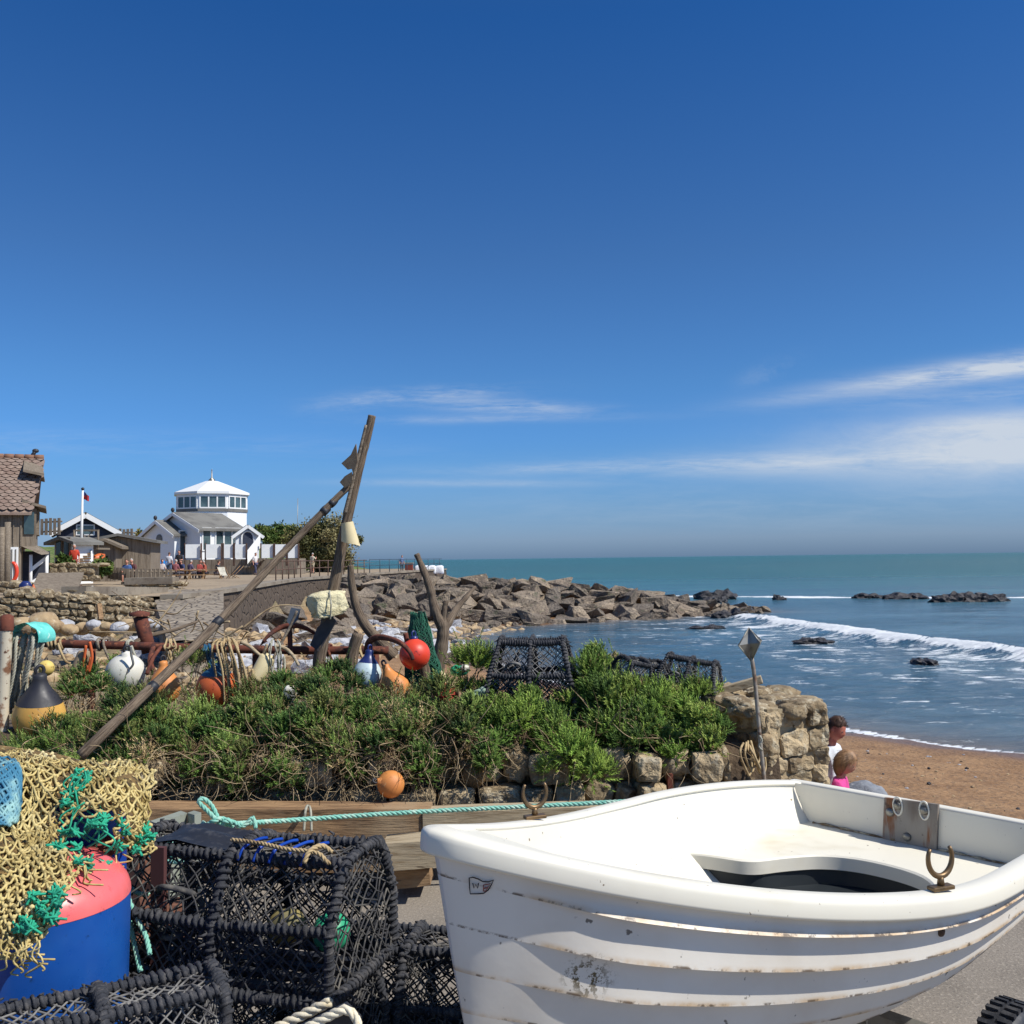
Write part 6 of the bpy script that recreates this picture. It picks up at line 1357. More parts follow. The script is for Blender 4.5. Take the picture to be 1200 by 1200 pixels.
# ------------------------------------------------------------------ mooring buoy, drum, net heap
def mooring():
    c = P(40, 1100, 2.78); r = .25; zj = P(60, 1091, 2.78-r*.95).z; t = thing('mooring_buoy', (c.x, c.y, 0), 'large mooring buoy with a faded pink dome over a blue body', 'buoy')
    tl = Vector((-.04, .06, 1)); prof = [(0, 0), (r*.5, 0), (r*.66, .05), (r*.8, .2), (r*.92, zj*.5), (r*.985, zj*.75), (r, zj-.06), (r*1.0, zj)]
    mb = MB(); mb.lathe(prof, (c.x, c.y, 0), (0, 0, 1), 48); mb.build('body', M['blue'], t)
    mb = MB(); mb.lathe([(r*1.006*math.cos(a)**.8, zj+.125*math.sin(a)) for a in [math.pi/2*i/14*.999 for i in range(15)]], (c.x, c.y, 0), (0, 0, 1), 48); mb.build('dome', M['pink'], t)
mooring()
def drum():
    c = P(90, 970, 3.08); t = thing('blue_drum', (c.x-.05, c.y+.2, 0), 'bright blue ribbed plastic drum mostly hidden under the tan net', 'drum'); zt = P(100, 925, 3.15).z
    S_ = .55; prof = [(0, 0), (.23, 0), (.245, .03), (.245, zt*.3), (.255, zt*.32), (.255, zt*.35), (.245, zt*.37), (.245, zt*.72), (.25, zt*.74), (.25, zt*.755), (.245, zt*.77), (.245, zt*.83), (.25, zt*.845), (.25, zt*.86), (.245, zt*.875), (.24, zt*.95), (.2, zt*.99), (0, zt)]
    mb = MB(); mb.lathe([(r_*.5, z_) for r_, z_ in prof], (c.x, c.y+.06, 0), n=36); mb.build('barrel', M['drum_blue'], t)
    mb = MB(); c2 = P(112, 992, 3.0); mb.tube(spline([P(86, 1000, 3.0), P(105, 1005, 2.93), P(130, 990, 3.0)], 6), .03, 10); tag(mb.build('red_fender', M['sand_dark']), 'short faded red tube poking out between drum and pink dome', 'fender')
    c = P(-14, 960, 3.0); mb = MB(); mb.blob((c.x, c.y+.25, .5), .26, .24, .62, .1, 2, 3, 4); tag(mb.build('net_sack', mat('dark_net_sack', lin(70, 64, 48), .95, 0, [('noise', 12, .4, .7, lin(120, 104, 66))], [('noise', 30, 1, .02)])), 'bulging dark sack of old net under the tan net at the left edge', 'sack')
drum()
CT = [[(-60, 870, 3.45), (0, 875, 3.45), (40, 880, 3.42), (80, 889, 3.38), (125, 892, 3.32), (152, 893, 3.3), (179, 903, 3.3)],
      [(-60, 895, 3.2), (0, 893, 3.25), (40, 897, 3.22), (80, 905, 3.15), (125, 912, 3.02), (155, 915, 3.05), (176, 930, 3.12)],
      [(-60, 925, 3.05), (0, 925, 3.05), (40, 925, 3.02), (78, 935, 2.95), (120, 936, 2.87), (155, 945, 2.95), (174, 955, 3.05)],
      [(-60, 955, 2.9), (0, 955, 2.9), (35, 960, 2.9), (70, 966, 2.84), (110, 962, 2.78), (148, 972, 2.9), (176, 978, 3.02)],
      [(-60, 985, 2.75), (0, 985, 2.75), (35, 990, 2.72), (66, 990, 2.72), (100, 990, 2.75), (140, 990, 2.9), (178, 998, 3.0)],
      [(-60, 1010, 2.62), (-5, 1012, 2.62), (30, 1010, 2.62), (58, 1012, 2.62), (92, 1018, 2.62), (100, 1020, 2.75), (110, 1020, 2.8)]]
CB = [[(-60, 975, 2.74), (-10, 975, 2.74), (25, 982, 2.72), (58, 992, 2.7), (95, 1010, 2.64)],
      [(-60, 1005, 2.6), (-10, 1008, 2.6), (25, 1012, 2.59), (55, 1020, 2.57), (82, 1032, 2.54)],
      [(-60, 1040, 2.5), (-10, 1042, 2.5), (22, 1046, 2.5), (48, 1052, 2.48), (70, 1060, 2.46)],
      [(-60, 1075, 2.45), (-10, 1075, 2.45), (20, 1078, 2.45), (40, 1080, 2.44), (58, 1088, 2.43)],
      [(-60, 1112, 2.42), (-10, 1110, 2.42), (16, 1112, 2.42), (34, 1110, 2.42), (48, 1102, 2.42)]]
def patchfn(Cg):
    g = [[P(*q) for q in row] for row in Cg]; nr_, nc = len(g), len(g[0])
    def cr(a, t):
        n = len(a); i = min(max(int(t*(n-1)), 0), n-2); f = t*(n-1)-i; p = lambda k: a[min(max(k, 0), n-1)]; p0, p1, p2, p3 = p(i-1), p(i), p(i+1), p(i+2)
        return .5*((2*p1)+(p2-p0)*f+(2*p0-5*p1+4*p2-p3)*f*f+(3*p1-p0-3*p2+p3)*f*f*f)
    return lambda u, v: cr([cr(row, min(max(u, 0), 1)) for row in g], min(max(v, 0), 1))
def net_heap():
    t = thing('fishing_net', P(60, 1000, 3.0), 'heap of tan fishing net with green knots draped over the mooring buoy and drum', 'net'); t.location.z = 0
    rr = random.Random(31); f1 = patchfn(CT); f2 = patchfn(CB); mb = MB(); cam_ = CAMLOC
    def lay(f, off, sc, sd, hole=None):
        def fn(u, v):
            p = f(u, v); q = p+Vector((noise.noise(p*sc+Vector((sd, 0, 0))), noise.noise(p*sc+Vector((0, sd, 0))), noise.noise(p*sc+Vector((0, 0, sd)))))*.02
            return q+(cam_-q).normalized()*(-off)
        return fn
    def netlay(fn, nu, nv, r, seed, keep=lambda u, v: True, jit=.3):
        r2 = random.Random(seed); pts = {}
        def pt(i, j):
            if (i, j) not in pts: pts[(i, j)] = fn((i+r2.uniform(-jit, jit))/nu, (j+r2.uniform(-jit, jit))/nv)
            return pts[(i, j)]
        for i in range(nu):
            for j in range(nv):
                u, v = (i+.5)/nu, (j+.5)/nv
                if not keep(u, v): continue
                A, B = ((i, j), (i+1, j+1)) if (i+j) % 2 == 0 else ((i+1, j), (i, j+1))
                a, b = pt(*A), pt(*B); m = (a+b)/2+Vector((r2.gauss(0, .003), r2.gauss(0, .003), -.006)); mb.tube([a, m, b], [r, r*.85, r], 5)
                if r2.random() < .55: mb.blob(a, r*1.9, r*1.9, r*1.9, 0, 1, 1, 1)
    hole = lambda u, v: not (.50 < u < .80 and .50 < v and (v < .97 or u > .6) and noise.noise(Vector((u*9, v*9, 2))) > -.55) and not (u > .78 and v > .86)
    sparse = lambda u, v: not (.55 < u < .76 and .62 < v)and not (u > .72 and v > .8)
    netlay(lay(f1, .012, 9, 1), 34, 20, .0036, 1, hole, .16); netlay(lay(f1, .032, 7, 5), 30, 18, .0036, 2, hole, .2)
    netlay(lay(f1, -.008, 9, 3), 24, 15, .0042, 7, sparse, .2)
    netlay(lay(f2, 0, 8, 2), 18, 17, .0038, 4, jit=.15); netlay(lay(f2, .022, 6, 4), 15, 14, .0036, 5, jit=.2)
    pm = MB(); h2 = lambda u, v: (u > .44 and v > .46) or u > .9
    for f, NU, NV, hk in ((f1, 40, 24, h2), (f2, 24, 20, lambda u, v: u > .93 or v > .9)):
        for i in range(NU):
            for j in range(NV):
                if hk((i+.5)/NU, (j+.5)/NV): continue
                q = lay(f, .05, 9, 7); pm.add([q(i/NU, j/NV), q((i+1)/NU, j/NV), q((i+1)/NU, (j+1)/NV), q(i/NU, (j+1)/NV)], [(0, 1, 2, 3)])
    pm.build('folded_twine', mat('folded_net', lin(128, 102, 60), .95, 0, [('noise', 40, .4, .65, lin(58, 48, 30)), ('noise', 16, .5, .7, lin(168, 138, 84))], [('noise', 45, 1, .02)]), t)
    for k in range(46):   # frayed ends along the hems
        s, w = (f1(rr.uniform(.5, 1), rr.uniform(.85, 1)), 1) if k % 2 else (f2(rr.uniform(.3, 1), rr.uniform(.85, 1)), 1)
        s = s+(cam_-s).normalized()*.012; L = rr.uniform(.02, .07); mb.tube(spline([s, s+Vector((rr.gauss(0, .012), -.01, -L*.5)), s+Vector((rr.gauss(0, .02), 0, -L)), s+Vector((rr.gauss(0, .03), 0, -L*1.1))], 4), .0026, 4)
    mb.build('mesh_twine', M['net_tan'], t)
    def knot(p, s):
        gm = MB()
        for _ in range(7): a = p+Vector((rr.gauss(0, s), rr.gauss(0, s*.6), rr.gauss(0, s))); b = p+Vector((rr.gauss(0, s), rr.gauss(0, s*.6), rr.gauss(0, s))); gm.tube(spline([a, p+Vector((rr.gauss(0, s*.4), -.006, rr.gauss(0, s*.4))), b], 4), .0034, 4)
        gm.tube([p+Vector((-s*1.3, 0, -s)), p, p+Vector((s*1.3, 0, s))], .0034, 4); gm.tube([p+Vector((s, 0, -s)), p, p+Vector((-s, 0, s))], .0034, 4)
        gm.build('green_knot', M['net_green'], t)
    for (px, py) in ((95, 903), (98, 912), (90, 915), (86, 922), (80, 930), (76, 936), (104, 905), (84, 978), (92, 990), (70, 990), (66, 988), (80, 976), (115, 966), (120, 958), (108, 970), (150, 975), (160, 990), (168, 985), (176, 978), (142, 965), (172, 970), (92, 1004), (102, 1008), (100, 1018), (106, 1022), (70, 1040), (62, 1046), (48, 1060), (40, 1050), (52, 1072), (66, 1060), (30, 1075), (22, 1085), (36, 1088), (28, 1092), (64, 1072), (138, 990), (158, 998), (122, 1010)):
        best = min(((f(u/24, v/16) for f in (f1, f2) for u in range(25) for v in range(17))), key=lambda q: (proj(q)[0]-px)**2+(proj(q)[1]-py)**2); p = best+(cam_-best).normalized()*.02; knot(p, .011)
    gm = MB()
    for _ in range(22): a = lerp(P(88, 905, 2.98), P(112, 975, 2.78), rr.random())+Vector((rr.gauss(0, .02), 0, 0)); gm.tube(spline([a, a+Vector((rr.gauss(0, .03), -.01, -.03)), a+Vector((rr.gauss(0, .04), -.005, -.07))], 4), .003, 4)
    gm.build('green_twine', M['net_green'], t)
net_heap()
mb = MB(); rr = random.Random(77); fb = patchfn([[(-50, 885, 3.1), (-10, 888, 3.1), (12, 893, 3.08), (19, 905, 3.08)], [(-50, 910, 2.96), (-10, 910, 2.96), (12, 915, 2.95), (20, 920, 2.98)], [(-50, 940, 2.88), (-10, 940, 2.88), (10, 945, 2.88), (19, 950, 2.92)], [(-50, 965, 2.82), (-10, 965, 2.82), (8, 968, 2.83), (14, 968, 2.86)]])
for q in range(2): diamond_net(mb, lambda u, v, q=q: fb(u, v)+Vector((.004*q, .02*q, .004*q)), 8, 10, .0042, rr, .3, 5)
tag(mb.build('blue_net', M['net_blue']), 'light blue net bundle on the tan net at the left edge', 'net')
# ------------------------------------------------------------------ the white dinghy
BX, BY, BYAW, BL_, BB, BTR, BN, BTM = -.198, 2.425, .727, 2.48, .70, .836, 1.25, .58
ZB, ZM, ZS = 1.233, .932, .866
cb_, sb_ = math.cos(BYAW), math.sin(BYAW)
def bw(s, l, z): return Vector((BX+s*cb_-l*sb_, BY+s*sb_+l*cb_, z))
def halfb(t):
    if t < BTM: return BB*(1-(1-max(t, 0)/BTM)**BN)**.68
    return BB*(1-(1-BTR)*((t-BTM)/(1-BTM))**2)
_hb = halfb
def halfb(t):
    w = .09*min(1, t*5)*min(1, (1-t)*8+.02) if 0 < t < 1 else 0
    return sum(_hb(min(max(t+w*k/4, 0), 1)) for k in range(-4, 5))/9
def sheer(t): return ZM+(ZB-ZM)*max(0, 1-t/.62)**1.8+(ZS-ZM)*max(0, (t-.62)/.38)**2
def keel(t): return .47+.10*max(0, 1-t/.5)**2.2+.05*max(0, (t-.6)/.4)**1.6
NPL = 8
def hull_pt(t, v, side, off=0.0, step=True):
    b = halfb(t); th = v*math.pi/2; p = .62+.75*max(0, 1-t/.55)**2; y = b*math.cos(th)**p*(1-.12*math.sin(th)) if v < 1 else 0.0
    z = sheer(t)-(sheer(t)-keel(t))*math.sin(th)**1.12; s = t*BL_+.16*(1-t)**5*v+.0*v-.05*v*max(0, (t-.8)/.2)
    return s, y, z
def hully(t, z):   # hull half breadth at height z
    q = min(max((sheer(t)-z)/(sheer(t)-keel(t)), 0), 1); sn = q**(1/1.12); p = .62+.75*max(0, 1-t/.55)**2
    return max(halfb(t)*max(1-sn*sn, 0)**(p/2)*(1-.12*sn), 0)
def hullw(t, v, side, frac=None, off=0.0):
    s, y, z = hull_pt(t, v, side); e = .004
    s2, y2, z2 = hull_pt(t, min(v+e, .999), side); s3, y3, z3 = hull_pt(min(t+.01, 1), v, side)
    a = bw(s, side*y, z); d1 = bw(s2, side*y2, z2)-a; d2 = bw(s3, side*y3, z3)-a; n = d2.cross(d1) if side < 0 else d1.cross(d2)
    n = n.normalized() if n.length > 1e-9 else Vector((0, 0, 0))
    ct = bw(t*BL_, 0, .9); 
    if (n.x*-sb_+n.y*cb_)*side < 0: n = -n
    fade = sstep(.035, .16, t); o = off
    if frac is not None: o += (.026*frac**1.6)*fade*(1 if v > .12 else .2)
    return a+n*o
def dinghy():
    t_ = thing('dinghy', bw(1.25, 0, 0), 'white clinker moulded dinghy on its trolley with a dark open footwell', 'dinghy'); 
    # hull planks
    m, nt, b = newmat('white_gelcoat'); uv = nt.new('ShaderNodeUVMap'); uv.uv_map = 'UVMap'; tc = nt.new('ShaderNodeTexCoord'); ob = tc.outputs['Object']
    sp = nt.new('ShaderNodeSeparateXYZ'); nt.l.new(uv.outputs[0], sp.inputs[0]); fr = nt.math('FRACT', sp.outputs[1])
    base = nt.mix(nt.rng(nt.noise(ob, 2.2, 5), .4, .75), lin(230, 224, 212), lin(218, 209, 194))
    n1 = nt.noise(ob, 16, 6, .7); n2 = nt.noise(ob, 70, 4, .7)
    lap = nt.math('MULTIPLY', nt.rng(fr, .84, .99), nt.rng(nt.noise(ob, 4.5, 5, .7), .38, .62))
    c = nt.mix(nt.math('MULTIPLY', lap, .75), base, lin(196, 158, 104))
    c = nt.mix(nt.math('MULTIPLY', nt.math('MULTIPLY', nt.rng(fr, .92, .975), nt.rng(n1, .5, .59)), .85), c, lin(78, 60, 44))
    top = nt.rng(sp.outputs[1], .02, .62, 1, 0); zone = nt.rng(nt.noise(ob, 1.8, 3), .42, .62)
    c = nt.mix(nt.math('MULTIPLY', nt.math('MULTIPLY', top, zone), nt.rng(n2, .54, .6)), c, lin(66, 58, 48))
    c = nt.mix(nt.math('MULTIPLY', nt.rng(sp.outputs[1], .12, .6, .85, 0), nt.rng(nt.noise(ob, 8, 6, .7), .4, .6)), c, lin(140, 112, 82))
    c = nt.mix(nt.math('MULTIPLY', nt.rng(nt.noise(ob, 24, 3, .5), .7, .74), .8), c, lin(60, 54, 46))
    # scraped patch
    dd = nt.new('ShaderNodeVectorMath', operation='DISTANCE'); nt.l.new(ob, dd.inputs[0])
    b.inputs['Roughness'].default_value = .42; b.inputs['Specular IOR Level'].default_value = .4
    # find scrape location
    def find(px, py):
        best = None
        for i in range(8, 90):
            for j in range(2, 95):
                p = hullw(i/100, j/100, -1, (j/100*NPL) % 1, .0); q = proj(p); e = (q[0]-px)**2+(q[1]-py)**2
                if best is None or e < best[0]: best = (e, i/100, j/100, p)
        return best
    sc = find(683, 1144); lo = sc[3]-t_.location; dd.inputs[1].default_value = lo
    c = nt.mix(nt.math('MULTIPLY', nt.rng(nt.math('ADD', dd.outputs['Value'], nt.math('MULTIPLY', n1, .08)), .06, .12, 1, 0), nt.rng(nt.noise(ob, 55, 5, .75), .5, .56)), c, lin(96, 84, 58))
    nt.put(b.inputs['Base Color'], c)
    bp = nt.new('ShaderNodeBump'); bp.inputs['Strength'].default_value = .12; bp.inputs['Distance'].default_value = .01; nt.put(bp.inputs['Height'], nt.noise(ob, 7, 4)); nt.l.new(bp.outputs[0], b.inputs['Normal'])
    hm = m; NT_ = 90; mb = MB(); tt = [ (i/NT_)**1.5 if i < NT_ else 1.0 for i in range(NT_+1)]
    for side in (-1, 1):
        for k in range(NPL):
            J = 6; v0, v1 = k/NPL, (k+1)/NPL
            vs = [hullw(t, min(lerp(v0, v1, j/J), .9995), side, j/J) for j in range(J+1) for t in tt]
            fs = []; uvs = []
            for j in range(J):
                for i in range(NT_):
                    a = j*(NT_+1)+i; f = (a, a+1, a+NT_+2, a+NT_+1); u = [(tt[i], k+j/J*.999), (tt[i+1], k+j/J*.999), (tt[i+1], k+(j+1)/J*.999), (tt[i], k+(j+1)/J*.999)]
                    if side > 0: f = f[::-1]; u = u[::-1]
                    fs.append(f); uvs.append(u)
            mb.add(vs, fs, 0, True, uvs)
            if k < NPL-1:   # lap edge
                va = [hullw(t, v1, side, 1) for t in tt]; vb = [hullw(t, v1, side, 0) for t in tt]; n = NT_+1
                fs = [(i, i+1, n+i+1, n+i) if side < 0 else (n+i, n+i+1, i+1, i) for i in range(NT_)]; mb.add(va+vb, fs, 0, False, [[(tt[i], k+.99)]*4 for i in range(NT_)])
    sec = [hullw(1, min(j/30, .9995), -1, 0) for j in range(31)]+[hullw(1, min(j/30, .9995), 1, 0) for j in range(30, -1, -1)]
    mb.add(sec, [tuple(range(len(sec)))], 0, False); hull = mb.build('hull', hm, t_)
    wm = mat('white_deck_gelcoat', lin(232, 227, 210), .45, 0, [('noise', 2.5, .45, .8, lin(222, 216, 202)), ('noise', 40, .69, .73, lin(120, 100, 74)), ('noise', 1.6, .54, .74, lin(206, 196, 168)), ('noise', 90, .73, .76, lin(96, 84, 66))], [('noise', 9, .05, .005)])
    # inner liner
    il = MB(); inn = .036
    def inner(t, w, side):
        t = min(max(t, .10), .985); zf = .60; k = w; z = lerp(sheer(t)+.008, zf, k); y = max(hully(t, z)-inn, .004); return bw(t*BL_+.02, side*y, z)
    for side in (-1, 1): il.grid(lambda u, w: inner(u*.985, w, side), 70, 8)
    tq = .985; il.grid(lambda u, w: bw(tq*BL_-.01, lerp(-1, 1, u)*max(hully(tq, lerp(sheer(tq)+.008, .60, w))-inn, .004), lerp(sheer(tq)+.008, .60, w)), 20, 8); il.build('inner_liner', wm, t_)
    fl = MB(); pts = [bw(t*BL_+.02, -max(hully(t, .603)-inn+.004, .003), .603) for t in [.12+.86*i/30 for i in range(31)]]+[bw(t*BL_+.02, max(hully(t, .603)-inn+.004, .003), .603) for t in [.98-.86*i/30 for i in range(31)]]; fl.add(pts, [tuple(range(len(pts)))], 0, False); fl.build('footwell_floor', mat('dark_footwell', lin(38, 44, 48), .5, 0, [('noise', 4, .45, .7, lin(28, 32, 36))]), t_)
    # gunwale: rounded rubbing strake swept round both sides, thinner across the transom
    gm = MB(); path = []
    for i in range(61): t = 1-(i/60)**.75*1.0; path.append((t, -1, 1))
    for i in range(1, 61): t = (i/60)**(1/.75); path.append((t, 1, 1))
    prof = [(-.046, .0), (-.044, .008), (-.038, .012), (-.01, .013), (.010, .012), (.018, .009), (.022, .003), (.024, -.006), (.026, -.036), (.025, -.042), (.020, -.046), (.008, -.047), (-.004, -.03), (-.036, -.009)]
    cen_ = [bw(t*BL_, sd_*halfb(t), sheer(t)) for t, sd_, _ in path]; N = len(cen_); vs = []
    for i in range(N):
        d = (cen_[min(i+1, N-1)]-cen_[max(i-1, 0)]); d.z = 0; d.normalize(); o = Vector((d.y, -d.x, 0))
        # outward
        mid = bw(path[i][0]*BL_*.9+.25, 0, 0); 
        if o.dot(cen_[i]-Vector((mid.x, mid.y, cen_[i].z))) < 0: o = -o
        for (x, z) in prof: vs.append(cen_[i]+o*x+Vector((0, 0, z)))
    n = len(prof); gm.add(vs, [(i*n+k, i*n+(k+1) % n, (i+1)*n+(k+1) % n, (i+1)*n+k) for i in range(N-1) for k in range(n)], 0, True)
    # transom capping with rounded corners
    e1, e2 = bw(BL_, -halfb(1), sheer(1)), bw(BL_, halfb(1), sheer(1)); vs = []
    cp = spline([e1, lerp(e1, e2, .03)+bw(.022, 0, 0)-bw(0, 0, 0), lerp(e1, e2, .5)+bw(.03, 0, 0)-bw(0, 0, 0), lerp(e1, e2, .97)+bw(.022, 0, 0)-bw(0, 0, 0), e2], 8)
    fw_ = bw(1, 0, 0)-bw(0, 0, 0)
    for p in cp:
        for (x, z) in prof: vs.append(p+fw_*(x*(.75))+Vector((0, 0, z)))
    gm.add(vs, [(i*n+k, i*n+(k+1) % n, (i+1)*n+(k+1) % n, (i+1)*n+k) for i in range(len(cp)-1) for k in range(n)], 0, True); gm.build('gunwale', wm, t_, fixn=True)
    # bow deck and bulkhead
    dk = MB(); A = []; Bq = []
    ts = [.0, .004, .012, .025, .04, .06, .075]
    dk.grid(lambda u, w: bw(lerp(0, .125, w)*BL_, lerp(-1, 1, u)*max(halfb(lerp(0, .125, w))-.012, 0), sheer(lerp(0, .125, w))+.008), 8, 8); dk.build('breasthook', wm, t_)
    bd = MB(); tb0, tb1 = .095, .25; zd = .93
    bd.grid(lambda u, w: bw(lerp(tb0, tb1, w)*BL_, lerp(-1, 1, u)*max(hully(lerp(tb0, tb1, w), zd-.03*w)-inn, 0), zd-.03*w), 12, 12); bd.grid(lambda u, w: bw(tb1*BL_+.02*w, lerp(-1, 1, u)*max(hully(tb1, lerp(zd-.03, .6, w))-inn, 0), lerp(zd-.03, .6, w)), 12, 4); bd.build('bow_seat', wm, t_)
    # U-shaped stern bench from its front edge
    zb_ = .72; ed = [G(x, y, zb_) for x, y in ((770, 1011), (800, 1001), (820, 1001), (840, 1003.5), (880, 1008.5), (920, 1004.5), (960, 1002), (1000, 1005), (1040, 1013), (1073, 1023), (1090, 1033), (1098, 1046), (1096, 1060))]
    ed = spline(ed, 4)
    def loc(p): d = p-bw(0, 0, p.z); return d.x*cb_+d.y*sb_, -d.x*sb_+d.y*cb_
    t0 = loc(ed[0])[0]/BL_; t1 = loc(ed[-1])[0]/BL_
    inb = lambda t: hully(t, zb_)-inn+.006
    outl = [bw(t*BL_+.02, inb(t), zb_) for t in [lerp(max(t0-.02, .35), .982, i/20) for i in range(21)]]+[bw(t*BL_+.02, -inb(t), zb_) for t in [lerp(.982, min(t1, .93), i/12) for i in range(13)]]
    def eq(L, n):
        d = [0]
        for p, q in zip(L, L[1:]): d.append(d[-1]+(q-p).length)
        out = []
        for i in range(n):
            x = d[-1]*i/(n-1); k = 0
            while k < len(L)-2 and d[k+1] < x: k += 1
            out.append(lerp(L[k], L[k+1], (x-d[k])/max(d[k+1]-d[k], 1e-6)))
        return out
    NB = 60; ea, ob_ = eq(ed, NB), eq(outl, NB); ed = ea
    mbn = MB(); z1_ = Vector((0, 0, -.055)); rows_ = [[p+z1_ for p in ea], [p-Vector((0, 0, .006)) for p in ea], [lerp(p, q, .02) for p, q in zip(ea, ob_)], ob_]
    for r0_, r1_, sm_ in zip(rows_, rows_[1:], (True, True, False)): mbn.add(r0_+r1_, [(i, i+1, NB+i+1, NB+i) for i in range(NB-1)], 0, sm_)
    mbn.build('stern_bench', wm, t_)
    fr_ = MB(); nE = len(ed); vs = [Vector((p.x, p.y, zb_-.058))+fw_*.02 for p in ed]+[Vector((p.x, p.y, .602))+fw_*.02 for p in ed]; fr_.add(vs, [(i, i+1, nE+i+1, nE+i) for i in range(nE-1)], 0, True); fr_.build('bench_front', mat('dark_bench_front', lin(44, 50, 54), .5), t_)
    sg = MB(); zz_ = zb_+.004; J = [bw(.977*BL_, l, zz_+.004*noise.noise(Vector((l*9, 0, 0)))) for l in [lerp(-.46, .46, i/60) for i in range(61)]]; sg.tube(J, [max(.0015, .005+.007*noise.noise(Vector((i*.35, 2, 0)))) for i in range(61)], 5); sg.build('seam_grime', mat('brown_seam_dirt', lin(120, 98, 70), .95, 0, [('noise', 20, .4, .65, lin(196, 184, 156))]), t_)
    # outboard pad on the transom
    zt = sheer(1); pm = mat('rust_stained_board', lin(148, 142, 132), .8, 0, [('noise', 7, .42, .62, lin(120, 108, 96), (1, 1, .3)), ('noise', 9, .54, .66, lin(126, 82, 52), (2, 2, .3)), ('noise', 26, .6, .72, lin(80, 64, 52))], [('noise', 24, .3, .004)])
    pd = MB(); c0, c1 = P(1037, 932, 4.0), P(1101, 943, 4.0)
    def on_transom(px, py):   # ray against the inner face plane of the transom
        n = Vector((cb_, sb_, 0)); r = ray(px, py); q = bw(tq*BL_-.012, 0, 0); k = (q-CAMLOC).dot(n)/r.dot(n); return CAMLOC+r*k
    q = [on_transom(1038, 934), on_transom(1101, 942), on_transom(1099, 997), on_transom(1036, 983)]; pd.prism(q, -fw_*.014); pad = pd.build('motor_pad', pm, t_, fixn=True)
    bt = MB(); sl_ = MB()
    for (px, py) in ((1054, 943), (1085, 949), (1045, 951), (1065, 980)):
        p = on_transom(px, py)-fw_*.014; bt.lathe([(.0, .012), (.012, .012), (.018, .004), (.018, 0)], p, -fw_, 12)
    bt.build('bolt', M['galv'], pad)
    for (px, py) in ((1054, 944), (1085, 949)):
        p = on_transom(px, py)-fw_*.0145; ov = [p+Vector((-sb_, cb_, 0))*(math.cos(a)*.019)+Vector((0, 0, math.sin(a)*.036)) for a in [2*math.pi*i/20 for i in range(20)]]; sl_.tube(ov, .004, 5, closed=True)
    sl_.build('slot_rim', wm, pad)
    # rowlocks
    def rowlock(px, py, side, sc_=1.0):
        best = min((bw(t*BL_, side*(halfb(t)-.012), sheer(t)+.02) for t in [i/400 for i in range(20, 400)]), key=lambda q: (proj(q)[0]-px)**2+(proj(q)[1]-py)**2*.2)
        r = MB(); ang = .35; ax = Vector((math.cos(ang), math.sin(ang), 0))
        U = [best+Vector((0, 0, .012)), best+Vector((0, 0, .035))]; r.tube(U, [.011, .008], 8)
        arc = [best+Vector((0, 0, .085))+ax*(.042*math.sin(a)*(1.0 if abs(a) < 2 else .95))+Vector((0, 0, -.05*math.cos(a))) for a in [lerp(-2.15, 2.15, i/22) for i in range(23)]]
        r.tube(arc, [.0045+.004*math.cos(lerp(-1.4, 1.4, i/22)) for i in range(23)], 8); r.box(best+Vector((0, 0, .004)), .075, .03, .012, BYAW*.5, 0, .003)
        return r.build('rowlock', mat('bronze_rowlock', lin(128, 104, 74), .45, .6, [('noise', 14, .45, .7, lin(86, 74, 56))]), t_)
    rowlock(1103, 1050, -1); rowlock(627, 958, 1)
    # drain slot below the gunwale
    e, tt_, vv, p = find(1100, 1089); sb2 = MB(); sb2.blob(p, .012, .012, .018, 0, 1, 1, 2); sb2.build('drain_hole', mat('brown_slot', lin(84, 64, 48), .8), t_)
    # little flag emblem near the bow
    def onhull(px, py, off=.004):
        best = None
        for i in range(0, 60):
            for j in range(2, 60):
                tq_, vq = .01+i*.006, j*.009; a = hullw(tq_, vq, -1, (vq*NPL) % 1, off); qx, qy = proj(a); e = (qx-px)**2+(qy-py)**2
                if best is None or e < best[0]: best = (e, tq_, vq, a)
        _, t0_, v0_, a = best
        for s in (.002, .0005):
            for di in range(-3, 4):
                for dj in range(-3, 4):
                    t2, v2 = t0_+di*s, max(v0_+dj*s, .001); a2 = hullw(t2, v2, -1, (v2*NPL) % 1, off); qx, qy = proj(a2); e = (qx-px)**2+(qy-py)**2
                    if e < best[0]: best = (e, t2, v2, a2)
            t0_, v0_ = best[1], best[2]
        return best[3]
    ink = mat('black_ink', lin(40, 38, 42), .6); redi = mat('faded_red_ink', lin(150, 70, 62), .6)
    em = MB(); outline = [(549.5, 1029), (554, 1028), (560, 1030), (566, 1033), (572, 1033.5), (578, 1031.5), (576, 1037), (572, 1043), (567, 1047), (560, 1047.5), (551, 1047.5), (550, 1040)]
    em.tube([onhull(x, y, .0045) for x, y in outline], .0015, 5, closed=True)
    em.tube([onhull(x, y, .0045) for x, y in ((554, 1035), (555.5, 1041), (557.5, 1036.5), (559.5, 1041), (561, 1035))], .0014, 5); fl_ = em.build('flag_emblem', ink, hull)
    rm = MB(); rm.tube([onhull(x, y, .0045) for x, y in ((567, 1037), (566.5, 1044))], .0013, 5); rm.tube([onhull(x, y, .0045) for x, y in ((567, 1037), (575, 1035.5), (571, 1040), (567, 1041))], .0013, 5); rm.tube([onhull(x, y, .0045) for x, y in ((567, 1041), (571, 1041), (569, 1044.5), (566.5, 1044))], .0013, 5); rm.build('flag_emblem', redi, hull)
dinghy()
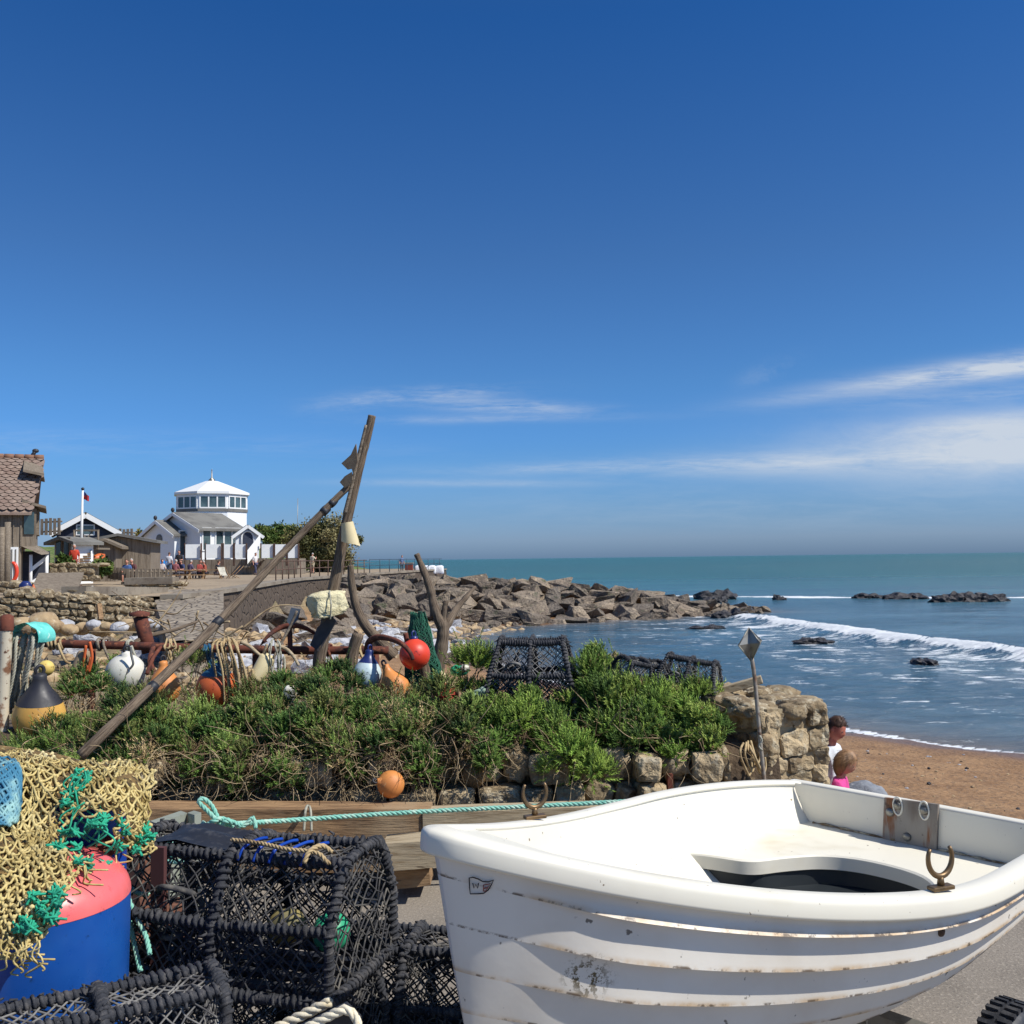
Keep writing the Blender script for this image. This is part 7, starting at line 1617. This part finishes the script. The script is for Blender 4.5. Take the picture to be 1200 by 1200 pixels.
def trolley():
    t = thing('launching_trolley', bw(1.5, 0, 0), 'galvanised launching trolley under the dinghy with one black wheel showing', 'trolley')
    fb = MB(); a, b = bw(1.72, -.64, .22), bw(1.72, .64, .22); fb.tube([a, b], .022, 8); fb.beam(bw(-.3, 0, .2), bw(1.9, 0, .24), .05, .05); fb.beam(bw(1.5, -.5, .43), bw(1.5, .5, .43), .06, .05); fb.beam(bw(1.5, -.3, .24), bw(1.5, -.3, .43), .05, .05); fb.beam(bw(1.5, .3, .24), bw(1.5, .3, .43), .05, .05); fb.beam(bw(1.5, -.3, .235), bw(1.75, -.3, .235), .05, .05); fb.beam(bw(1.5, .3, .235), bw(1.75, .3, .235), .05, .05); fb.build('frame', M['galv'], t)
    for s in (-1, 1):
        c = bw(1.80, s*.60, .235); ax = Vector((-sb_, cb_, 0)); w = MB()
        prof = [(.13, -.05), (.2, -.062), (.222, -.05), (.234, -.02), (.236, 0), (.234, .02), (.222, .05), (.2, .062), (.13, .05)]
        w.lathe(prof, c, ax, 40); u = Vector((cb_, sb_, 0))
        for k in range(44):
            an = 2*math.pi*k/44
            for q in (-1, 1): p = c+ax*(q*.026)+(u*math.cos(an+.05*q)+Vector((0, 0, 1))*math.sin(an+.05*q))*.236; w.box(p, .016, .04, .012, Matrix((u*-math.sin(an)+Vector((0, 0, math.cos(an))), ax, u*math.cos(an)+Vector((0, 0, math.sin(an))))).transposed())
        wh = MB(); wh.lathe([(.0, -.03), (.05, -.03), (.12, -.02), (.132, -.05), (.132, .05), (.12, .02), (.05, .03), (0, .03)], c, ax, 24); wl = wh.build('wheel', M['galv'], t); w.build('tyre', M['black_rubber'], wl)
trolley()
# ------------------------------------------------------------------ people
def skin_mesh(verts, edges, radii, root=0, sub=1):
    bm = bmesh.new(); lay = bm.verts.layers.skin.verify(); bv = []
    for i, (p, r) in enumerate(zip(verts, radii)):
        v = bm.verts.new(p); r = r if isinstance(r, tuple) else (r, r); v[lay].radius = r; v[lay].use_root = (i == root); bv.append(v)
    for a, b in edges: bm.edges.new((bv[a], bv[b]))
    me = bpy.data.meshes.new('tmp'); bm.to_mesh(me); bm.free(); o = bpy.data.objects.new('tmp', me); COL.objects.link(o)
    o.modifiers.new('s', 'SKIN').use_smooth_shade = True; sm = o.modifiers.new('b', 'SUBSURF'); sm.levels = sub; sm.render_levels = sub
    dg = bpy.context.evaluated_depsgraph_get(); dg.update(); ev = o.evaluated_get(dg); m2 = ev.to_mesh()
    vs = [v.co.copy() for v in m2.vertices]; fs = [tuple(p.vertices) for p in m2.polygons]; ev.to_mesh_clear(); bpy.data.objects.remove(o); bpy.data.meshes.remove(me)
    return vs, fs
def person(loc, rz, label, shirt, legs, hair, pose='stand', h=1.7, skinm='skin', group=None, hs=1.0, tilt=0.0, arms='down', near=False, shorts=False):
    t = thing('person', loc, label, 'person', group); k = h/1.7; S = lambda x, y, z: Vector((x, y, z))*k
    lean = .0
    if pose == 'stand':
        pv = S(0, 0, .92); kn = [S(s*.1, -.03, .5) for s in (-1, 1)]; an = [S(s*.11, .01, .08) for s in (-1, 1)]
    elif pose == 'walk':
        pv = S(0, 0, .92); kn = [S(-.1, -.16, .52), S(.1, .03, .5)]; an = [S(-.1, -.2, .08), S(.1, .25, .1)]
    else:
        pv = S(0, 0, .5); kn = [S(s*.13, -.42, .52) for s in (-1, 1)]; an = [S(s*.13, -.4, .08) for s in (-1, 1)]; lean = -.06
    ch = pv+S(0, lean, .36); nk = ch+S(0, lean*.6-.01, .19); hd = nk+S(0, -.03-tilt*.08, .15*(.5+.5*hs)); sh = [ch+S(s*.17, 0, .12) for s in (-1, 1)]
    if arms == 'down': el = [sh[i]+S((-1, 1)[i]*.06, .03, -.28) for i in (0, 1)]; wr = [el[i]+S(0, -.07, -.25) for i in (0, 1)]
    elif arms == 'fwd': el = [sh[i]+S((-1, 1)[i]*.06, -.06, -.26) for i in (0, 1)]; wr = [el[i]+S(-(-1, 1)[i]*.06, -.23, -.02) for i in (0, 1)]
    else: el = [sh[i]+S((-1, 1)[i]*.12, -.1, -.2) for i in (0, 1)]; wr = [el[i]+S(-(-1, 1)[i]*.08, -.14, .16) for i in (0, 1)]
    hip = [pv+S(s*.095, 0, -.03) for s in (-1, 1)]; toe = [an[i]+S((-1, 1)[i]*.02, -.17, -.045) for i in (0, 1)]; he = [an[i]+S(0, 0, -.04) for i in (0, 1)]
    hand = [wr[i]+(wr[i]-el[i]).normalized()*.09*k for i in (0, 1)]
    V = [pv, lerp(pv, ch, .5), ch, nk, hd, *sh, *el, *wr, *hand, *hip, *kn, *an, *he, *toe]
    E_ = [(0, 1), (1, 2), (2, 3), (3, 4), (2, 5), (2, 6), (5, 7), (6, 8), (7, 9), (8, 10), (9, 11), (10, 12), (0, 13), (0, 14), (13, 15), (14, 16), (15, 17), (16, 18), (17, 19), (18, 20), (19, 21), (20, 22)]
    r_ = [(.14, .10), (.125, .095), (.15, .105), .055, .05, .062, .062, .043, .043, .03, .03, .03, .03, .085, .085, .058, .058, .04, .04, .042, .042, .03, .03]
    rad = [((a[0]*k, a[1]*k) if isinstance(a, tuple) else a*k) for a in r_]
    vb, fb = skin_mesh(V, E_, rad, 0, 2 if near else 1)
    Mz = Matrix.Rotation(rz, 3, 'Z'); L0 = Vector(loc); W = lambda vs: [L0+Mz@Vector(v) for v in vs]
    mb = MB(); mb.add(W(vb), fb)
    hr = .098*hs*k; Ht = Matrix.Rotation(tilt, 3, 'X'); hc = hd+S(0, 0, .02)
    def head(v):   # v: unit direction, face towards -y
        x, y, z = v; f = 1+.0*z; n = Vector((x*.80, y*.95, z*1.22))
        if z < -.2: n.x *= 1+.28*(z+.2); n.y *= (1+.25*(z+.2)) if y > 0 else 1
        if y < 0:
            n.y -= .16*math.exp(-((x/.14)**2+((z+.12)/.2)**2)); n.y += .07*math.exp(-(((abs(x)-.36)/.16)**2+((z-.1)/.12)**2)); n.y -= .05*math.exp(-((x/.3)**2+((z+.5)/.09)**2)); n.y += .03*math.exp(-((x/.3)**2+((z+.42)/.05)**2)); n.y -= .05*math.exp(-((x/.25)**2+((z+.86)/.16)**2))
        return n
    bm = bmesh.new(); bmesh.ops.create_icosphere(bm, subdivisions=4 if near else 2, radius=1); hv = [hc+Ht@(head(v.co.normalized())*hr) for v in bm.verts]; hf = [[v.index for v in f.verts] for f in bm.faces]; bm.free(); mb.add(W(hv), hf)
    for s in (-1, 1): mb.blob(W([hc+Ht@(Vector((s*.79, .05, -.05))*hr)])[0], hr*.12, hr*.2, hr*.28, 0, 1, 1, 2, 0, Mz)
    if near:   # five fingers on each hand
        for i in (0, 1):
            dr = (wr[i]-el[i]).normalized(); sd_ = Vector(((-1, 1)[i], 0, 0)); ac = dr.cross(sd_).normalized()
            for q, (o, ln) in enumerate(((-.6, .062), (-.2, .072), (.2, .068), (.6, .054))): b0 = hand[i]+ac*o*.03*k; mb.tube(W([b0-dr*.02*k, b0+dr*ln*.5*k, b0+dr*ln*k*.95-sd_*.015*k]), [.0085*k, .008*k, .006*k], 6)
            b0 = wr[i]+dr*.04*k-ac*.02*k; mb.tube(W([b0, b0-ac*.03*k+dr*.02*k, b0-ac*.035*k+dr*.05*k]), [.01*k, .009*k, .007*k], 6)
    body = mb.build('body', M[skinm], t)
    def garment(idx, edges, extra, name, m):
        mp = {j: i for i, j in enumerate(idx)}; vs, fs = skin_mesh([V[j] for j in idx], [(mp[a], mp[b]) for a, b in edges], [tuple(q*1.17+.006*k for q in (rad[j] if isinstance(rad[j], tuple) else (rad[j], rad[j]))) for j in idx], 0, 2 if near else 1)
        g = MB(); g.add(W(vs), fs); return g.build(name, cloth(m), t)
    garment([0, 1, 2, 3, 5, 6, 7, 8], [(0, 1), (1, 2), (2, 3), (2, 5), (2, 6), (5, 7), (6, 8)], 0, 'shirt', shirt)
    if shorts: garment([0, 13, 14, 15, 16], [(0, 13), (0, 14), (13, 15), (14, 16)], 0, 'shorts', legs)
    else: garment([0, 13, 14, 15, 16, 17, 18], [(0, 13), (0, 14), (13, 15), (14, 16), (15, 17), (16, 18)], 0, 'trousers', legs)
    hb = MB(); bm = bmesh.new(); bmesh.ops.create_icosphere(bm, subdivisions=4 if near else 2, radius=1); vs = []
    long_ = near and hair == 'hair_blond'
    for v in bm.verts:
        c = v.co.normalized(); n = head(c)*1.1; fr = c.z-(-.35 if c.y > .1 else .32+.5*max(0, -c.y-.3)); 
        if long_ and c.y > -.35: fr = 1; n = Vector((n.x*1.06, n.y*1.1+.05, n.z*(1.0 if c.z > 0 else 1.25)))
        if fr < 0: n = head(c)*.86
        n += c*.04*noise.noise(Vector((c.x*9, c.y*9, c.z*3))); vs.append(hc+Ht@(n*hr))
    fs = [[v.index for v in f.verts] for f in bm.faces]; bm.free(); hb.add(W(vs), fs)
    if near:   # loose strands over the cap of hair
        r3 = random.Random(9)
        for _ in range(900):
            v = Vector((r3.gauss(0, 1), r3.gauss(0, 1), r3.gauss(0, 1))).normalized()
            if v.z < ((-.5 if long_ else .05) if v.y > -.2 else .45): continue
            L_ = hr*(r3.uniform(.5, 1.1) if long_ else r3.uniform(.15, .35)); p = head(v)*1.08; fl = Vector((v.x*.4+r3.gauss(0, .2), .5+r3.gauss(0, .25), -.9)) if long_ else Vector((v.x+r3.gauss(0, .3), -.4+r3.gauss(0, .3), v.z*.8))
            fl = (fl-v*fl.dot(v)*.8).normalized(); q = p*1.05+fl*L_/hr*.5; e = p*1.02+fl*L_/hr+v*.06; sd_ = v.cross(fl).normalized()*.018
            hb.add(W([hc+Ht@((p-sd_)*hr), hc+Ht@((p+sd_)*hr), hc+Ht@((q+sd_)*hr), hc+Ht@((q-sd_)*hr), hc+Ht@(e*hr)]), [(0, 1, 2, 3), (3, 2, 4)], 0, False)
    hb.build('hair', M[hair], t)
    if near:
        for s in (-1, 1):
            e = MB(); e.blob(W([hc+Ht@(Vector((s*.34, -.80, .12))*hr)])[0], hr*.11, hr*.08, hr*.07, 0, 1, 1, 2, 0, Mz); e.build('eye', M['black_pl'], t)
        mo = MB(); mo.tube(W([hc+Ht@(Vector((x*.22, -.93+.06*x*x, -.47-.0*x))*hr) for x in (-1, -.5, 0, .5, 1)]), hr*.035, 5); mo.build('mouth', cloth((150, 70, 66)), t)
    for o in (body,): pass
    if near:
        for s_, a_ in zip(('shoe', 'shoe'), an): pass
    sh_ = MB()
    for i in (0, 1): sh_.blob(W([lerp(he[i], toe[i], .45)+S(0, 0, .0)])[0], .05*k, .13*k, .045*k, 0, 1, 1, 2, 0, Mz)
    sh_.build('shoes', cloth((70, 66, 64)), t)
    return t
bb_ = P(977, 853, 7.75); zb0 = hgt(bb_.x, bb_.y)
hb_ = (bb_.z-zb0)/1.645*1.7
person((bb_.x-.04, bb_.y, zb0), R(52), 'boy with short brown hair in a white shirt looking down beside the stone pier', (222, 226, 230), (60, 70, 100), 'hair_brown', 'stand', hb_, 'skin_red', None, 1.28*1.18/hb_*.9, R(24), 'down', True, True)
gg_ = P(988, 894, 7.45); zg0 = hgt(gg_.x, gg_.y); hg_ = max((gg_.z-zg0)/1.645*1.7, .75)
person((gg_.x-.03, gg_.y, gg_.z-hg_*.968), R(62), 'small girl with dark blond hair in a pink top in front of the boy', (226, 74, 150), (90, 90, 120), 'hair_blond', 'stand', hg_, 'skin', None, 1.75*.9/hg_*.82, R(30), 'down', True, True)
def far(px, pyf, d, rz, label, shirt, legs, hair='hair_brown', pose='stand', arms='down', h=1.7, shorts=False):
    p = P(px, pyf, d); return person((p.x, p.y, p.z), R(rz), label, shirt, legs, hair, pose, h, 'skin', 'people on the promenade', 1.0, R(8), arms, False, shorts)
far(149, 686, 50.5, 10, 'person in a blue shirt seated left on the wall end above the ramp', (70, 100, 150), (150, 130, 120), pose='sit', arms='fwd', shorts=True)
far(156, 685, 50.7, -15, 'person in dark red with a pale cap seated beside the blue shirted one', (96, 56, 56), (70, 50, 50), 'hair_grey', 'sit', 'fwd')
far(170, 676, 66, 150, 'person in pale grey seen from behind at the left of the terrace crowd', (206, 202, 196), (90, 90, 100), 'hair_grey', 'sit')
far(178, 676, 66, 170, 'person in off white sitting beside the pale grey one', (214, 210, 206), (80, 84, 100), 'hair_grey', 'sit')
far(162, 676, 65, 120, 'person in dark blue leaning over left of the two pale clad sitters', (50, 60, 84), (50, 54, 66), pose='sit')
far(198, 676, 68, 175, 'person standing in a white shirt and blue jeans near the blue hull', (224, 224, 228), (84, 104, 136), h=1.65)
far(210, 676, 69, 0, 'person standing in a black jacket in front of the white corner', (40, 38, 42), (44, 44, 50), arms='fwd', h=1.8)
for i, (px, c, l) in enumerate(((189, (200, 190, 186), 'person in beige at the low grey plank barrier'), (205, (150, 90, 96), 'person in dusky pink at the left table'), (214, (58, 72, 112), 'person in navy at the left table'), (222, (96, 84, 110), 'person in purple grey at the middle table'), (233, (156, 66, 58), 'person in rust red right of the middle table'), (241, (176, 90, 70), 'person in orange at the right table'), (254, (70, 70, 76), 'person in charcoal at the rightmost table'))):
    far(px, 680, 63+i*.6, (40, 170, -30, 150, 60, -60, 130)[i], l, c, (80, 76, 84), ('hair_brown', 'hair_grey')[i % 2], 'sit', 'fwd')
far(299, 674, 78, 60, 'person walking in a white top and dark skirt by the promenade railing', (220, 216, 214), (70, 72, 100), pose='walk', h=1.72)
far(366, 672, 84, 150, 'person in pale clothes by the railing before the round bush', (206, 196, 172), (190, 176, 150), 'hair_grey', shorts=True, arms='up')
far(471, 671, 100, 30, 'person in blue at the seaward end of the promenade', (96, 120, 160), (80, 80, 90))
far(87, 668, 51, 20, 'person in orange red with a white hat beside the wooden steps', (206, 70, 46), (150, 70, 60), 'hair_grey', 'sit')
far(98, 724, 40, -40, 'person in wine red sitting low behind the rough stone wall', (110, 44, 60), (70, 50, 60), pose='sit')
far(105, 725, 40.3, 60, 'person with reddish face and pink top behind the rough stone wall', (176, 90, 90), (80, 60, 70), 'hair_grey', 'sit')
# tables and chairs on the terrace
def table(px, pyf, d, label):
    p = P(px, pyf, d); t = thing('picnic_table', p, label, 'table', 'terrace tables'); mb = MB(); mb.box(p+Vector((0, 0, .74)), 1.5, .75, .05); mb.build('tabletop', M['wood_tan'], t)
    for x in (-.6, .6):
        mb = MB(); mb.beam(p+Vector((x, -.3, 0)), p+Vector((x, .1, .72)), .07, .07, up=Vector((1, 0, 0))); mb.beam(p+Vector((x, .3, 0)), p+Vector((x, -.1, .72)), .07, .07, up=Vector((1, 0, 0))); mb.build('leg', M['wood_tan'], t)
    for y in (-.65, .65): mb = MB(); mb.box(p+Vector((0, y, .44)), 1.5, .26, .04); mb.build('bench', M['wood_tan'], t)
table(211, 682, 62, 'left wooden terrace table behind the plank barrier'); table(228, 682, 63, 'middle wooden terrace table before the white screens'); table(248, 681, 65, 'right wooden terrace table at the head of the ramp')
def deckchair(px, pyf, d, m, label, rz):
    p = P(px, pyf, d); t = thing('deck_chair', p, label, 'chair'); Mz = Matrix.Rotation(R(rz), 3, 'Z'); f = lambda x, y, z: p+Mz@Vector((x, y, z))
    mb = MB()
    for s in (-.28, .28): mb.tube([f(s, -.5, .02), f(s, .45, .95)], .022, 5); mb.tube([f(s*.9, .4, .02), f(s*.9, -.35, .42)], .022, 5)
    mb.build('frame', M['wood_tan'], t); mb = MB(); mb.grid(lambda u, v: f(lerp(-.25, .25, u), lerp(-.36, .42, v), .36+.55*v-.22*math.sin(math.pi*v)), 4, 8); mb.build('sling', m, t)
deckchair(262, 681, 64, cloth((190, 186, 170)), 'pale deck chair right of the terrace tables', 40); deckchair(276, 680, 65, cloth((60, 60, 70)), 'dark deck chair nearest the promenade railing', -50)
# ------------------------------------------------------------------ done
bpy.context.view_layer.update()
